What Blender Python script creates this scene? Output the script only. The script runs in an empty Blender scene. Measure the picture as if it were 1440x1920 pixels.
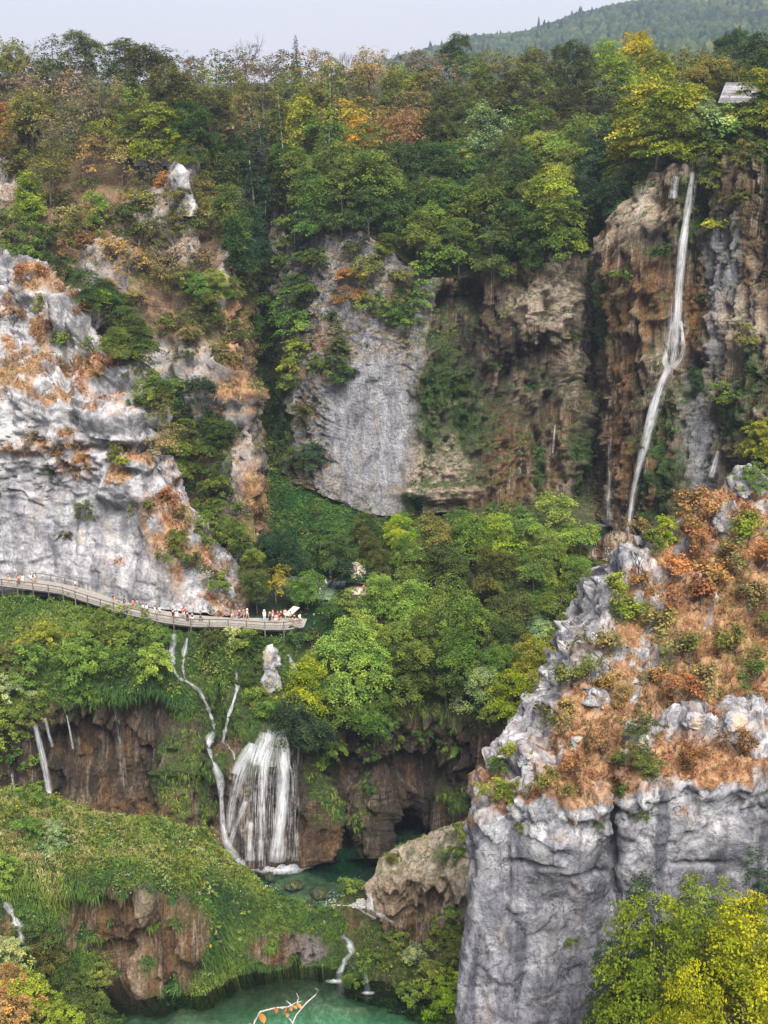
import bpy, math, random
import numpy as np
from mathutils import Vector
from mathutils.bvhtree import BVHTree

random.seed(11)
RNG = np.random.default_rng(11)
SC = bpy.context.scene
COL = SC.collection

# ------------------------------------------------------------------ camera
HAZE = 0.00014
F = 2400.0                      # focal length in photo pixels (photo 1440 x 1920)
PITCH = math.atan(830 / 2400)
CP, SP = math.cos(PITCH), math.sin(PITCH)
CZ = 110.0                      # height of the viewpoint above the lowest pool
cam = bpy.data.cameras.new('camera')
cam.sensor_fit = 'VERTICAL'; cam.sensor_height = 36.0; cam.lens = 36.0 * F / 1920.0
cam.clip_start = 0.3; cam.clip_end = 8000
cam_o = bpy.data.objects.new('camera', cam)
cam_o.location = (0, 0, CZ); cam_o.rotation_euler = (math.pi / 2 - PITCH, 0, 0)
COL.objects.link(cam_o); SC.camera = cam_o

# ------------------------------------------------------------------ sky, sun, exposure
SUN_EL, SUN_ROT = math.radians(54), math.radians(168)     # soft light from behind the camera
w = bpy.data.worlds.new('World'); SC.world = w; w.use_nodes = True
nt = w.node_tree; nt.nodes.clear()
sky = nt.nodes.new('ShaderNodeTexSky'); sky.sky_type = 'NISHITA'; sky.sun_disc = False
sky.sun_elevation = SUN_EL; sky.sun_rotation = SUN_ROT; sky.altitude = 550
sky.air_density = 1.0; sky.dust_density = 2.0
tc = nt.nodes.new('ShaderNodeTexCoord')
cn = nt.nodes.new('ShaderNodeTexNoise'); cn.inputs['Scale'].default_value = 2.2; cn.inputs['Detail'].default_value = 5
cr = nt.nodes.new('ShaderNodeValToRGB')                     # even cover of high cloud
cr.color_ramp.elements[0].position = 0.3; cr.color_ramp.elements[0].color = (2.7, 2.7, 3.08, 1)
cr.color_ramp.elements[1].position = 0.75; cr.color_ramp.elements[1].color = (2.95, 2.93, 3.25, 1)
mx = nt.nodes.new('ShaderNodeMix'); mx.data_type = 'RGBA'; mx.inputs[0].default_value = 0.93
bg = nt.nodes.new('ShaderNodeBackground'); bg.inputs[1].default_value = 0.1
wo = nt.nodes.new('ShaderNodeOutputWorld')
nt.links.new(tc.outputs['Generated'], cn.inputs['Vector'])
nt.links.new(cn.outputs['Fac'], cr.inputs[0])
nt.links.new(sky.outputs[0], mx.inputs[6]); nt.links.new(cr.outputs[0], mx.inputs[7])
nt.links.new(mx.outputs[2], bg.inputs[0]); nt.links.new(bg.outputs[0], wo.inputs[0])

sun = bpy.data.lights.new('sun', 'SUN'); sun.energy = 3.8; sun.angle = math.radians(35)
sun.color = (1.0, 0.95, 0.88)
sun_o = bpy.data.objects.new('sun', sun); COL.objects.link(sun_o)
# sky rotation measured from +Y towards +X: direction to the sun
sd = Vector((math.sin(SUN_ROT) * math.cos(SUN_EL), math.cos(SUN_ROT) * math.cos(SUN_EL), math.sin(SUN_EL)))
sun_o.rotation_euler = sd.to_track_quat('Z', 'Y').to_euler()
SC.view_settings.view_transform = 'Standard'; SC.view_settings.look = 'None'
SC.view_settings.exposure = 1.46; SC.view_settings.gamma = 1.0
SC.view_settings.use_curve_mapping = False
SC.render.engine = 'CYCLES'
SC.cycles.max_bounces = 6; SC.cycles.diffuse_bounces = 3; SC.cycles.glossy_bounces = 2
SC.cycles.transmission_bounces = 3; SC.cycles.transparent_max_bounces = 12; SC.cycles.volume_bounces = 0
SC.cycles.use_denoising = True
SC.cycles.caustics_reflective = False; SC.cycles.caustics_refractive = False

# ------------------------------------------------------------------ pixel <-> place
def ray(px, py):
    u, v = (px - 720) / F, (960 - py) / F
    return np.array([u, CP + v * SP, -SP + v * CP])
def P(px, py, Y):                       # the point seen at a pixel, Y metres ahead
    d = ray(px, py); return d * (Y / d[1]) + np.array([0, 0, CZ])
def PZ(px, py, z):                      # the point seen at a pixel, at height z
    d = ray(px, py); return d * ((z - CZ) / d[2]) + np.array([0, 0, CZ])
def proj(V):
    V = np.asarray(V, float); q = V - np.array([0, 0, CZ])
    dep = q[..., 1] * CP - q[..., 2] * SP
    up = q[..., 1] * SP + q[..., 2] * CP
    return 720 + F * q[..., 0] / dep, 960 - F * up / dep, dep

# ------------------------------------------------------------------ noise
def _hash(ix, iy, iz, k):
    h = (ix * 374761393 + iy * 668265263 + iz * 2147483647 + k * 1274126177) & 0xffffffff
    h = ((h ^ (h >> 13)) * 1274126177) & 0xffffffff
    h = ((h ^ (h >> 15)) * 2246822519) & 0xffffffff
    return ((h ^ (h >> 16)) & 0xffffff).astype(np.float64) / 0xffffff
def vnoise(p, seed=0):                  # smooth value noise, -1..1
    i = np.floor(p).astype(np.int64); f = p - i; f = f * f * f * (f * (f * 6 - 15) + 10)
    r = 0
    for dx in (0, 1):
        wx = f[:, 0] if dx else 1 - f[:, 0]
        for dy in (0, 1):
            wy = f[:, 1] if dy else 1 - f[:, 1]
            for dz in (0, 1):
                wz = f[:, 2] if dz else 1 - f[:, 2]
                r = r + wx * wy * wz * _hash(i[:, 0] + dx, i[:, 1] + dy, i[:, 2] + dz, seed)
    return r * 2 - 1
def fbm(p, oct=4, seed=0, gain=0.5, ridged=False):
    a, s, t = 1.0, 0, 0
    for o in range(oct):
        n = vnoise(p * (2.03 ** o) + 17.3 * o, seed + o)
        s = s + a * ((1 - np.abs(n) * 2) if ridged else n); t += a; a *= gain
    return s / t
def worley(p, seed=0):                  # F1, F2, value of the nearest cell
    i = np.floor(p).astype(np.int64)
    f1 = np.full(len(p), 9.0); f2 = np.full(len(p), 9.0); val = np.zeros(len(p))
    for dx in (-1, 0, 1):
        for dy in (-1, 0, 1):
            for dz in (-1, 0, 1):
                c = i + np.array([dx, dy, dz])
                q = np.stack([c[:, k] + _hash(c[:, 0], c[:, 1], c[:, 2], seed + k) for k in range(3)], 1)
                d = np.sqrt(((q - p) ** 2).sum(1))
                v = _hash(c[:, 0], c[:, 1], c[:, 2], seed + 7)
                m = d < f1
                f2 = np.where(m, f1, np.minimum(f2, d)); val = np.where(m, v, val); f1 = np.where(m, d, f1)
    return f1, f2, val
def facets(p, seed=0, tilt=1.0):         # blocks with tilted flat faces
    i = np.floor(p).astype(np.int64); f1 = np.full(len(p), 9.0); out = np.zeros(len(p))
    for dx in (-1, 0, 1):
        for dy in (-1, 0, 1):
            for dz in (-1, 0, 1):
                c = i + np.array([dx, dy, dz]); h = [_hash(c[:, 0], c[:, 1], c[:, 2], seed + k) for k in range(7)]
                o = p - c - np.stack(h[:3], 1); d = (o ** 2).sum(1); m = d < f1
                v = (h[3] - 0.5) + tilt * (o[:, 0] * (h[4] - .5) + o[:, 1] * (h[5] - .5) + o[:, 2] * (h[6] - .5)) * 2
                out = np.where(m, v, out); f1 = np.where(m, d, f1)
    return out
def sstep(a, b, x):
    t = np.clip((x - a) / (b - a), 0, 1); return t * t * (3 - 2 * t)

# ------------------------------------------------------------------ mesh helpers
def np_mesh(name, V, quads=None, tris=None, attrs=None, smooth=True):
    V = np.asarray(V, np.float32)
    me = bpy.data.meshes.new(name)
    nq = 0 if quads is None else len(quads); n3 = 0 if tris is None else len(tris)
    loops = []; starts = []
    if nq: loops.append(np.asarray(quads, np.int32).ravel()); starts.append(np.arange(nq, dtype=np.int32) * 4)
    if n3: loops.append(np.asarray(tris, np.int32).ravel()); starts.append(nq * 4 + np.arange(n3, dtype=np.int32) * 3)
    loops = np.concatenate(loops); starts = np.concatenate(starts)
    me.vertices.add(len(V)); me.vertices.foreach_set('co', V.ravel())
    me.loops.add(len(loops)); me.loops.foreach_set('vertex_index', loops)
    me.polygons.add(nq + n3); me.polygons.foreach_set('loop_start', starts)
    if smooth: me.polygons.foreach_set('use_smooth', np.ones(nq + n3, bool))
    for k, a in (attrs or {}).items():
        a = np.asarray(a, np.float32)
        if a.ndim == 1:
            at = me.attributes.new(k, 'FLOAT', 'POINT'); at.data.foreach_set('value', a)
        else:
            at = me.attributes.new(k, 'FLOAT_COLOR', 'POINT')
            at.data.foreach_set('color', np.concatenate([a, np.ones((len(a), 1), np.float32)], 1).ravel())
    me.update(calc_edges=True); me.validate()
    return me
def link(name, me, mat=None, parent=None, kind=None, label=None, cat=None, group=None):
    o = bpy.data.objects.new(name, me); COL.objects.link(o)
    if mat is not None and me is not None and len(me.materials) == 0: me.materials.append(mat)
    if parent is not None: o.parent = parent
    tag(o, label, cat, group, kind)
    return o
def tag(o, label=None, cat=None, group=None, kind=None):
    if kind: o['kind'] = kind
    if label: o['label'] = label
    if cat: o['category'] = cat
    if group: o['group'] = group
    return o
class MB:                               # collects simple solids into one mesh
    def __init__(s): s.v = []; s.f = []
    def box(s, c, size, rz=0, axes=None):
        c = np.asarray(c, float); h = np.asarray(size, float) / 2
        if axes is None:
            ca, sa = math.cos(rz), math.sin(rz); axes = np.array([[ca, sa, 0], [-sa, ca, 0], [0, 0, 1]])
        b = len(s.v)
        for i in (-1, 1):
            for j in (-1, 1):
                for k in (-1, 1): s.v.append(c + i * h[0] * axes[0] + j * h[1] * axes[1] + k * h[2] * axes[2])
        for q in ((0, 1, 3, 2), (4, 6, 7, 5), (0, 4, 5, 1), (2, 3, 7, 6), (0, 2, 6, 4), (1, 5, 7, 3)):
            s.f.append([b + x for x in q])
        return s
    def beam(s, a, b, wd, ht):
        a = np.asarray(a, float); b = np.asarray(b, float); d = b - a; L = np.linalg.norm(d); d /= L
        side = np.cross(d, [0, 0, 1.0]); n = np.linalg.norm(side); side = side / n if n > 1e-4 else np.array([1.0, 0, 0])
        up = np.cross(side, d)
        return s.box((a + b) / 2, (L, wd, ht), axes=np.array([d, side, up]))
    def tube(s, pts, rad, n=6, cap=True):
        pts = np.asarray(pts, float); m = len(pts)
        rad = np.broadcast_to(rad, (m,)); b = len(s.v)
        for i in range(m):
            t = pts[min(i + 1, m - 1)] - pts[max(i - 1, 0)]; t = t / (np.linalg.norm(t) + 1e-9)
            a = np.cross(t, [0.3, 0.9, 0.31]); a /= np.linalg.norm(a) + 1e-9; c = np.cross(t, a)
            for k in range(n):
                an = 2 * math.pi * k / n; s.v.append(pts[i] + rad[i] * (math.cos(an) * a + math.sin(an) * c))
        for i in range(m - 1):
            for k in range(n):
                s.f.append([b + i * n + k, b + i * n + (k + 1) % n, b + (i + 1) * n + (k + 1) % n, b + (i + 1) * n + k])
        if cap:
            s.f.append([b + k for k in range(n)][::-1]); s.f.append([b + (m - 1) * n + k for k in range(n)])
        return s
    def mesh(s, name, smooth=False):
        me = bpy.data.meshes.new(name); me.from_pydata([tuple(x) for x in s.v], [], s.f); me.update()
        if smooth: me.polygons.foreach_set('use_smooth', np.ones(len(me.polygons), bool))
        return me

# ------------------------------------------------------------------ materials
def nodes(name):
    m = bpy.data.materials.new(name); m.use_nodes = True
    n = m.node_tree; n.nodes.clear(); return m, n
class NG:                               # small node-graph helper
    def __init__(s, name):
        s.m, s.t = nodes(name); s.out = s.t.nodes.new('ShaderNodeOutputMaterial')
    def n(s, kind, **kw):
        x = s.t.nodes.new(kind)
        for k, v in kw.items(): setattr(x, k, v)
        return x
    def l(s, a, b): s.t.links.new(a, b)
    def obj(s, scale=(1, 1, 1)):
        c = s.n('ShaderNodeTexCoord'); mp = s.n('ShaderNodeMapping'); mp.inputs['Scale'].default_value = scale
        s.l(c.outputs['Object'], mp.inputs['Vector']); return mp.outputs[0]
    def noise(s, vec, scale, detail=5, rough=0.55, dist=0.0):
        x = s.n('ShaderNodeTexNoise'); x.inputs['Scale'].default_value = scale; x.inputs['Detail'].default_value = detail
        x.inputs['Roughness'].default_value = rough; x.inputs['Distortion'].default_value = dist
        s.l(vec, x.inputs['Vector']); return x.outputs['Fac']
    def ramp(s, fac, stops, interp='LINEAR'):
        r = s.n('ShaderNodeValToRGB'); cr = r.color_ramp; cr.interpolation = interp
        while len(cr.elements) < len(stops): cr.elements.new(0.5)
        for e, (p, c) in zip(cr.elements, stops):
            e.position = p; e.color = (c, c, c, 1) if isinstance(c, (int, float)) else (*c, 1)
        s.l(fac, r.inputs[0]); return r.outputs[0]
    def mix(s, fac, a, b, mode='MIX'):
        x = s.n('ShaderNodeMix', data_type='RGBA', blend_type=mode)
        for sock, val in ((x.inputs[0], fac), (x.inputs[6], a), (x.inputs[7], b)):
            if isinstance(val, (int, float)): sock.default_value = val
            elif isinstance(val, tuple): sock.default_value = (*val, 1)
            else: s.l(val, sock)
        return x.outputs[2]
    def math(s, op, a, b=None, clamp=False):
        x = s.n('ShaderNodeMath', operation=op, use_clamp=clamp)
        for sock, val in ((x.inputs[0], a), (x.inputs[1], b)):
            if val is None: continue
            if isinstance(val, (int, float)): sock.default_value = val
            else: s.l(val, sock)
        return x.outputs[0]
    def attr(s, name, out='Fac'):
        a = s.n('ShaderNodeAttribute'); a.attribute_name = name; return a.outputs[out]
    def bump(s, h, strength=0.5, dist=0.2, normal=None):
        b = s.n('ShaderNodeBump'); b.inputs['Strength'].default_value = strength; b.inputs['Distance'].default_value = dist
        s.l(h, b.inputs['Height'])
        if normal is not None: s.l(normal, b.inputs['Normal'])
        return b.outputs[0]
    def bsdf(s, color, rough=0.9, normal=None, spec=0.2, **kw):
        b = s.n('ShaderNodeBsdfPrincipled')
        for nm, val in (('Base Color', color), ('Roughness', rough), ('Specular IOR Level', spec)):
            if isinstance(val, tuple): b.inputs[nm].default_value = (*val, 1)
            elif isinstance(val, (int, float)): b.inputs[nm].default_value = val
            else: s.l(val, b.inputs[nm])
        if normal is not None: s.l(normal, b.inputs['Normal'])
        for k, v in kw.items(): b.inputs[k].default_value = v
        return b.outputs[0]
    def done(s, shader, vol=None):
        s.l(shader, s.out.inputs['Surface'])
        if vol is not None: s.l(vol, s.out.inputs['Volume'])
        return s.m

def rock_material(name, pale, mid, dark, warm, streak=0.5, crack=1.0):
    """limestone: patches, vertical stains, cracks; attributes veg / moss / tan / soil carry what grows on it"""
    g = NG(name); o = g.obj(); big = g.noise(o, 0.09, 6, 0.6); med = g.noise(o, 0.45, 6, 0.65, 0.6)
    c = g.ramp(med, [(0.30, dark), (0.46, mid), (0.62, pale), (0.8, tuple(min(1, x * 1.12) for x in pale))])
    c = g.mix(g.ramp(big, [(0.35, 0.0), (0.7, 0.65)]), c, mid)
    st = g.noise(g.obj((0.55, 0.55, 0.06)), 1.0, 6, 0.6, 0.5)
    c = g.mix(g.math('MULTIPLY', g.ramp(st, [(0.48, 0.0), (0.62, 1.0)]), streak), c, dark)
    st2 = g.noise(g.obj((0.4, 0.4, 0.05)), 1.7, 4, 0.6, 0.3)
    c = g.mix(g.math('MULTIPLY', g.ramp(st2, [(0.56, 0.0), (0.68, 1.0)]), 0.55), c, warm)
    rn = g.noise(g.obj((1, 1, 0.55)), 0.55, 5, 0.6, 1.2)                      # fractures: thin lines where the noise crosses its middle
    ck = g.ramp(g.math('ABSOLUTE', g.math('SUBTRACT', rn, 0.5)), [(0.0, 1.0), (0.012, 0.0)])
    ck = g.math('MULTIPLY', ck, g.ramp(big, [(0.42, 0.0), (0.55, 1.0)]))
    c = g.mix(g.math('MULTIPLY', ck, 0.6 * crack), c, tuple(x * 0.35 for x in dark))
    fine = g.noise(o, 2.6, 5, 0.72)
    c = g.mix(0.55, c, g.ramp(fine, [(0.3, 0.25), (0.5, 1.0), (0.7, 1.4)]), 'MULTIPLY')
    c = g.mix(0.8, c, g.ramp(g.noise(g.obj((1, 1, 0.5)), 0.16, 4, 0.6, 1.0), [(0.34, 0.5), (0.5, 0.92), (0.66, 1.08)]), 'MULTIPLY')
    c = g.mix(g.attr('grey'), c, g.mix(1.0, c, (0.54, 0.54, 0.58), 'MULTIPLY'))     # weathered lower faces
    # what grows or lies on it
    tn = g.ramp(g.noise(o, 0.9, 5), [(0.3, (0.30, 0.17, 0.07)), (0.5, (0.46, 0.35, 0.22)), (0.7, (0.52, 0.43, 0.30))])
    c = g.mix(g.attr('tan'), c, tn)
    so = g.ramp(fine, [(0.3, (0.05, 0.035, 0.025)), (0.6, (0.13, 0.09, 0.06)), (0.8, (0.2, 0.15, 0.10))])
    c = g.mix(g.attr('soil'), c, so)
    vg = g.ramp(g.noise(o, 1.1, 5, 0.7), [(0.3, (0.13, 0.06, 0.035)), (0.46, (0.24, 0.12, 0.06)), (0.6, (0.34, 0.22, 0.115)), (0.78, (0.25, 0.2, 0.09))])
    c = g.mix(g.attr('veg'), c, vg)
    ms = g.ramp(g.noise(o, 1.3, 5, 0.7), [(0.3, (0.02, 0.035, 0.012)), (0.52, (0.05, 0.085, 0.02)), (0.72, (0.10, 0.14, 0.03))])
    c = g.mix(g.attr('moss'), c, ms)
    h = g.math('ADD', fine, g.math('MULTIPLY', med, 1.5)); h = g.math('SUBTRACT', h, g.math('MULTIPLY', ck, 0.8))
    nr = g.bump(h, 0.7, 0.4)
    return g.done(g.bsdf(c, 0.92, nr, 0.15))

def tufa_material(name, dark_zone=0.35):
    """brown travertine: dark hollows, rust and cream streaks"""
    g = NG(name); o = g.obj()
    a = g.noise(g.obj((1.1, 1.1, 0.16)), 0.8, 6, 0.7, 0.7)
    c = g.ramp(a, [(0.32, (0.016, 0.013, 0.011)), (0.44, (0.07, 0.047, 0.032)), (0.52, (0.135, 0.093, 0.062)), (0.60, (0.23, 0.17, 0.12)), (0.72, (0.42, 0.35, 0.27))])
    s1 = g.noise(g.obj((0.85, 0.16, 0.03)), 1.0, 4, 0.6, 0.3)              # long drip marks, every colour beside every other
    sc1 = g.ramp(s1, [(0.30, (0.012, 0.010, 0.009)), (0.38, (0.05, 0.035, 0.025)), (0.43, (0.22, 0.125, 0.05)), (0.47, (0.07, 0.045, 0.03)), (0.51, (0.40, 0.32, 0.23)), (0.55, (0.03, 0.022, 0.018)), (0.60, (0.25, 0.18, 0.12)), (0.66, (0.02, 0.016, 0.013)), (0.74, (0.36, 0.29, 0.22))])
    c = g.mix(0.85, c, sc1)
    b = g.noise(g.obj((0.6, 0.14, 0.05)), 0.9, 5, 0.6, 0.5)
    c = g.mix(g.math('MULTIPLY', g.ramp(b, [(0.5, 0.0), (0.64, 1.0)]), 0.8), c, g.ramp(a, [(0.35, (0.045, 0.025, 0.012)), (0.6, (0.22, 0.115, 0.045))]))
    d = g.noise(g.obj((1.1, 0.25, 0.06)), 0.55, 5, 0.62, 0.5)
    c = g.mix(g.math('MULTIPLY', g.ramp(d, [(0.52, 0.0), (0.6, 1.0)]), 0.85), c, (0.022, 0.019, 0.017))
    fine = g.noise(o, 2.2, 5, 0.74)
    c = g.mix(0.6, c, g.ramp(fine, [(0.32, 0.25), (0.5, 1.0), (0.68, 1.5)]), 'MULTIPLY')
    cre = g.ramp(fine, [(0.3, (0.22, 0.16, 0.11)), (0.5, (0.5, 0.41, 0.31)), (0.68, (0.68, 0.58, 0.46))])
    c = g.mix(g.attr('tan'), c, cre)
    gr = g.ramp(g.noise(g.obj((1, 1, 0.45)), 0.5, 6, 0.7, 0.8), [(0.3, (0.10, 0.10, 0.115)), (0.47, (0.25, 0.25, 0.275)), (0.6, (0.36, 0.36, 0.385)), (0.72, (0.5, 0.49, 0.5))])
    lines = g.math('ABSOLUTE', g.math('SUBTRACT', g.noise(g.obj((1, 1, 0.35)), 0.33, 5, 0.6, 1.5), 0.5))
    gr = g.mix(g.ramp(lines, [(0.0, 0.75), (0.012, 0.0)]), gr, (0.06, 0.06, 0.065))
    gr = g.mix(g.math('MULTIPLY', g.ramp(b, [(0.55, 0.0), (0.66, 1.0)]), 0.5), gr, (0.33, 0.27, 0.2))
    gr = g.mix(0.6, gr, g.ramp(fine, [(0.3, 0.4), (0.5, 1.0), (0.7, 1.35)]), 'MULTIPLY')
    c = g.mix(g.attr('grey'), c, gr)
    c = g.mix(g.attr('rust'), c, g.ramp(fine, [(0.3, (0.03, 0.016, 0.01)), (0.5, (0.19, 0.095, 0.035)), (0.68, (0.38, 0.22, 0.085))]))
    c = g.mix(g.attr('dark_zone'), c, g.ramp(fine, [(0.3, (0.010, 0.009, 0.008)), (0.55, (0.035, 0.028, 0.022)), (0.75, (0.10, 0.075, 0.055))]))      # near-black brown over the masked dark zones
    vg = g.ramp(fine, [(0.35, (0.16, 0.08, 0.03)), (0.65, (0.38, 0.24, 0.1))])
    c = g.mix(g.attr('veg'), c, vg)
    ms = g.ramp(g.noise(o, 1.3, 5, 0.7), [(0.3, (0.014, 0.026, 0.008)), (0.52, (0.045, 0.075, 0.016)), (0.72, (0.10, 0.15, 0.03))])
    c = g.mix(g.attr('moss'), c, ms)
    h = g.math('ADD', g.math('MULTIPLY', fine, 0.8), g.math('MULTIPLY', a, 1.6))
    return g.done(g.bsdf(c, g.ramp(d, [(0.45, 0.85), (0.65, 0.85 - dark_zone)]), g.bump(h, 1.0, 1.0), 0.25))

M = {}
M['limestone'] = rock_material('limestone', (0.50, 0.49, 0.49), (0.325, 0.32, 0.335), (0.14, 0.14, 0.16), (0.42, 0.35, 0.26), 0.65)
M['limestone_blue'] = rock_material('limestone_blue', (0.54, 0.53, 0.525), (0.265, 0.265, 0.285), (0.10, 0.102, 0.12), (0.36, 0.31, 0.26), 0.85)
M['tufa'] = tufa_material('tufa')
def soil_material(name, cols):
    g = NG(name); o = g.obj(); f = g.noise(o, 1.4, 7, 0.7)
    c = g.ramp(f, [(0.3, cols[0]), (0.5, cols[1]), (0.7, cols[2])])
    c = g.mix(g.ramp(g.noise(o, 0.12, 4), [(0.4, 0.0), (0.65, 0.7)]), c, cols[0])
    return g.done(g.bsdf(c, 0.95, g.bump(f, 0.8, 0.5), 0.1))
M['forest_floor'] = soil_material('forest_floor', [(0.02, 0.022, 0.012), (0.05, 0.05, 0.025), (0.09, 0.075, 0.04)])
M['grass_soil'] = soil_material('grass_soil', [(0.025, 0.035, 0.012), (0.06, 0.085, 0.022), (0.12, 0.13, 0.04)])
M['ivy_soil'] = soil_material('ivy_soil', [(0.015, 0.035, 0.012), (0.03, 0.07, 0.02), (0.06, 0.11, 0.03)])
M['algae_bed'] = soil_material('algae_bed', [(0.03, 0.035, 0.016), (0.10, 0.095, 0.045), (0.2, 0.18, 0.10)])
M['bed'] = soil_material('bed', [(0.10, 0.105, 0.05), (0.24, 0.24, 0.13), (0.42, 0.40, 0.26)])
# ================================================================== terrain
TERR = []          # (verts, quads) of everything solid, for finding where things stand
def resample(A, n, axis):
    A = np.moveaxis(A, axis, 0)
    seg = np.sqrt(((A[1:] - A[:-1]) ** 2).sum(-1)); seg = seg.reshape(len(seg), -1).mean(1); seg = np.minimum(seg, 2.5 * np.median(seg))
    t = np.concatenate([[0], np.cumsum(seg)]); s = np.linspace(0, t[-1], n)
    i = np.clip(np.searchsorted(t, s, 'right') - 1, 0, len(t) - 2); f = ((s - t[i]) / (t[i + 1] - t[i])).reshape((-1,) + (1,) * (A.ndim - 1))
    # cubic hermite with limited tangents keeps the control points without overshoot
    m = np.gradient(A, axis=0) * 0.8
    h = f
    R = (2 * h**3 - 3 * h**2 + 1) * A[i] + (h**3 - 2 * h**2 + h) * m[i] + (-2 * h**3 + 3 * h**2) * A[i + 1] + (h**3 - h**2) * m[i + 1]
    return np.moveaxis(R, 0, axis)
def grid_normals(G):
    du = np.gradient(G, axis=0); dv = np.gradient(G, axis=1)
    n = np.cross(du, dv); n /= np.linalg.norm(n, axis=-1, keepdims=True) + 1e-9
    return n
def grid_quads(nu, nv):
    i, j = np.meshgrid(np.arange(nu - 1), np.arange(nv - 1), indexing='ij')
    a = (i * nv + j).ravel(); return np.stack([a, a + nv, a + nv + 1, a + 1], 1)
def loft(cols, nu, nv, world=False):
    A = np.array([[(p if world else P(*p)) for p in c] for c in cols], float)
    G = resample(A, nu, 0); G = resample(G, nv, 1)
    n = grid_normals(G)
    c = np.array([0, 0, CZ]) - G                        # normals look towards the open side
    if (n * c).sum(-1).mean() < 0: n = -n
    return G, n
def terrain(name, G, quads_mat, attrs, label=None, kind='structure', cat=None, n=None, smooth=True):
    nu, nv = G.shape[:2]; V = G.reshape(-1, 3); Q = grid_quads(nu, nv)
    nn = grid_normals(G)
    if (nn * (np.array([0, 0, CZ]) - G)).sum(-1).mean() < 0: Q = Q[:, ::-1]
    base = {k: np.zeros(len(V)) for k in ('veg', 'moss', 'tan', 'soil', 'grey', 'rust', 'dark_zone')}
    base.update(attrs)
    me = np_mesh(name, V, quads=Q, attrs=base, smooth=smooth)
    o = link(name, me, quads_mat, kind=kind, label=label, cat=cat)
    TERR.append((name, V, Q, base))
    return o
def blob(px, py, cx, cy, rx, ry, soft=0.5):
    d = np.sqrt(((px - cx) / rx) ** 2 + ((py - cy) / ry) ** 2)
    return 1 - sstep(1 - soft, 1 + soft, d)
def blur2(a, k):                                         # box blur on the grid
    for ax in (0, 1):
        p = np.concatenate([np.repeat(a.take([0], ax), k, ax), a, np.repeat(a.take([-1], ax), k, ax)], ax); c = np.cumsum(p, ax); c = np.concatenate([np.zeros_like(c.take([0], ax)), c], ax)
        n_ = a.shape[ax]; a = (c.take(range(2 * k + 1, 2 * k + 1 + n_), ax) - c.take(range(0, n_), ax)) / (2 * k + 1)
    return a
def wob(V, s=0.12, seed=5):                              # shared edge wobble for masks
    return fbm(V * s, 4, seed)

# ---------- limestone relief: broad bulges, blocks with joints between, fine grain
def limestone_relief(G, n, big=2.0, blk=0.9, crack=0.8, fine=0.28, seed=0, cell=4.5, fade=None):
    V = G.reshape(-1, 3)
    d = big * fbm(V / 14.0, 3, seed)
    wv = V + 2.6 * np.stack([fbm(V / 5, 4, seed + 31 + k) for k in range(3)], 1)
    where = sstep(-0.15, 0.35, fbm(V / 7, 3, seed + 60))                      # joints open only here and there
    f1, f2, val = worley(wv / np.array([cell, cell, cell * 0.8]), seed + 3)
    d += -crack * where * np.exp(-(f2 - f1) / 0.05)
    wk = V + 0.8 * np.stack([fbm(V / 3, 3, seed + 131 + k) for k in range(3)], 1)
    d += 1.15 * blk * facets(wk / np.array([cell, cell, cell * 0.9]), seed + 81) + 0.5 * blk * facets(wk / np.array([1.9, 1.9, 1.5]), seed + 82) + 0.16 * blk * facets(V / 0.75, seed + 83)
    # bedding: uneven ledges, and ribs that run down the face
    b = V[:, 2] / 3.1 + 0.9 * fbm(V / 8, 3, seed + 63); fr = b - np.floor(b)
    d += 0.45 * blk * (sstep(0.0, 0.25, fr) - fr) * sstep(-0.2, 0.3, fbm(V / 9, 2, seed + 66))
    d += 0.55 * blk * fbm(wv / np.array([1.8, 1.8, 6.0]), 4, seed + 68, ridged=True)
    d += fine * fbm(V / 1.1, 4, seed + 20, gain=0.6) + 0.35 * blk * fbm(V / np.array([3, 3, 2.0]), 3, seed + 22, ridged=True)
    if fade is not None: d = d * fade.ravel()
    return G + n * d.reshape(G.shape[:2] + (1,)), d
# ---------- tufa relief: hanging flutes, curtains, hollows
def tufa_relief(G, n, flute=1.1, big=2.0, hollow=1.6, seed=0, fine=0.35, fade=None):
    V = G.reshape(-1, 3)
    wv = V + 1.5 * np.stack([fbm(V / 6, 3, seed + 41 + k) for k in range(3)], 1)
    d = big * fbm(V / np.array([10, 10, 16.0]), 3, seed)
    d += flute * fbm(wv / np.array([2.2, 2.2, 16.0]), 4, seed + 4, ridged=True)
    d += 0.75 * flute * fbm(wv / np.array([0.9, 0.9, 8.0]), 4, seed + 5, ridged=True)
    hh = fbm(wv / np.array([1.8, 1.8, 9.0]), 3, seed + 8)
    d -= hollow * sstep(0.12, 0.4, hh)
    d += fine * fbm(V / np.array([0.8, 0.8, 3.0]), 3, seed + 12)
    if fade is not None: d = d * fade.ravel()
    return G + n * d.reshape(G.shape[:2] + (1,)), d
def back_row(cols, dy=9, dz=-4):                         # a cliff has a back: one more row behind its top edge
    out = []
    for c in cols:
        p = P(*c[0]); q = p + np.array([p[0] / p[1] * dy, dy, dz]); out.append([q] + [P(*x) for x in c])
    return out

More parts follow.
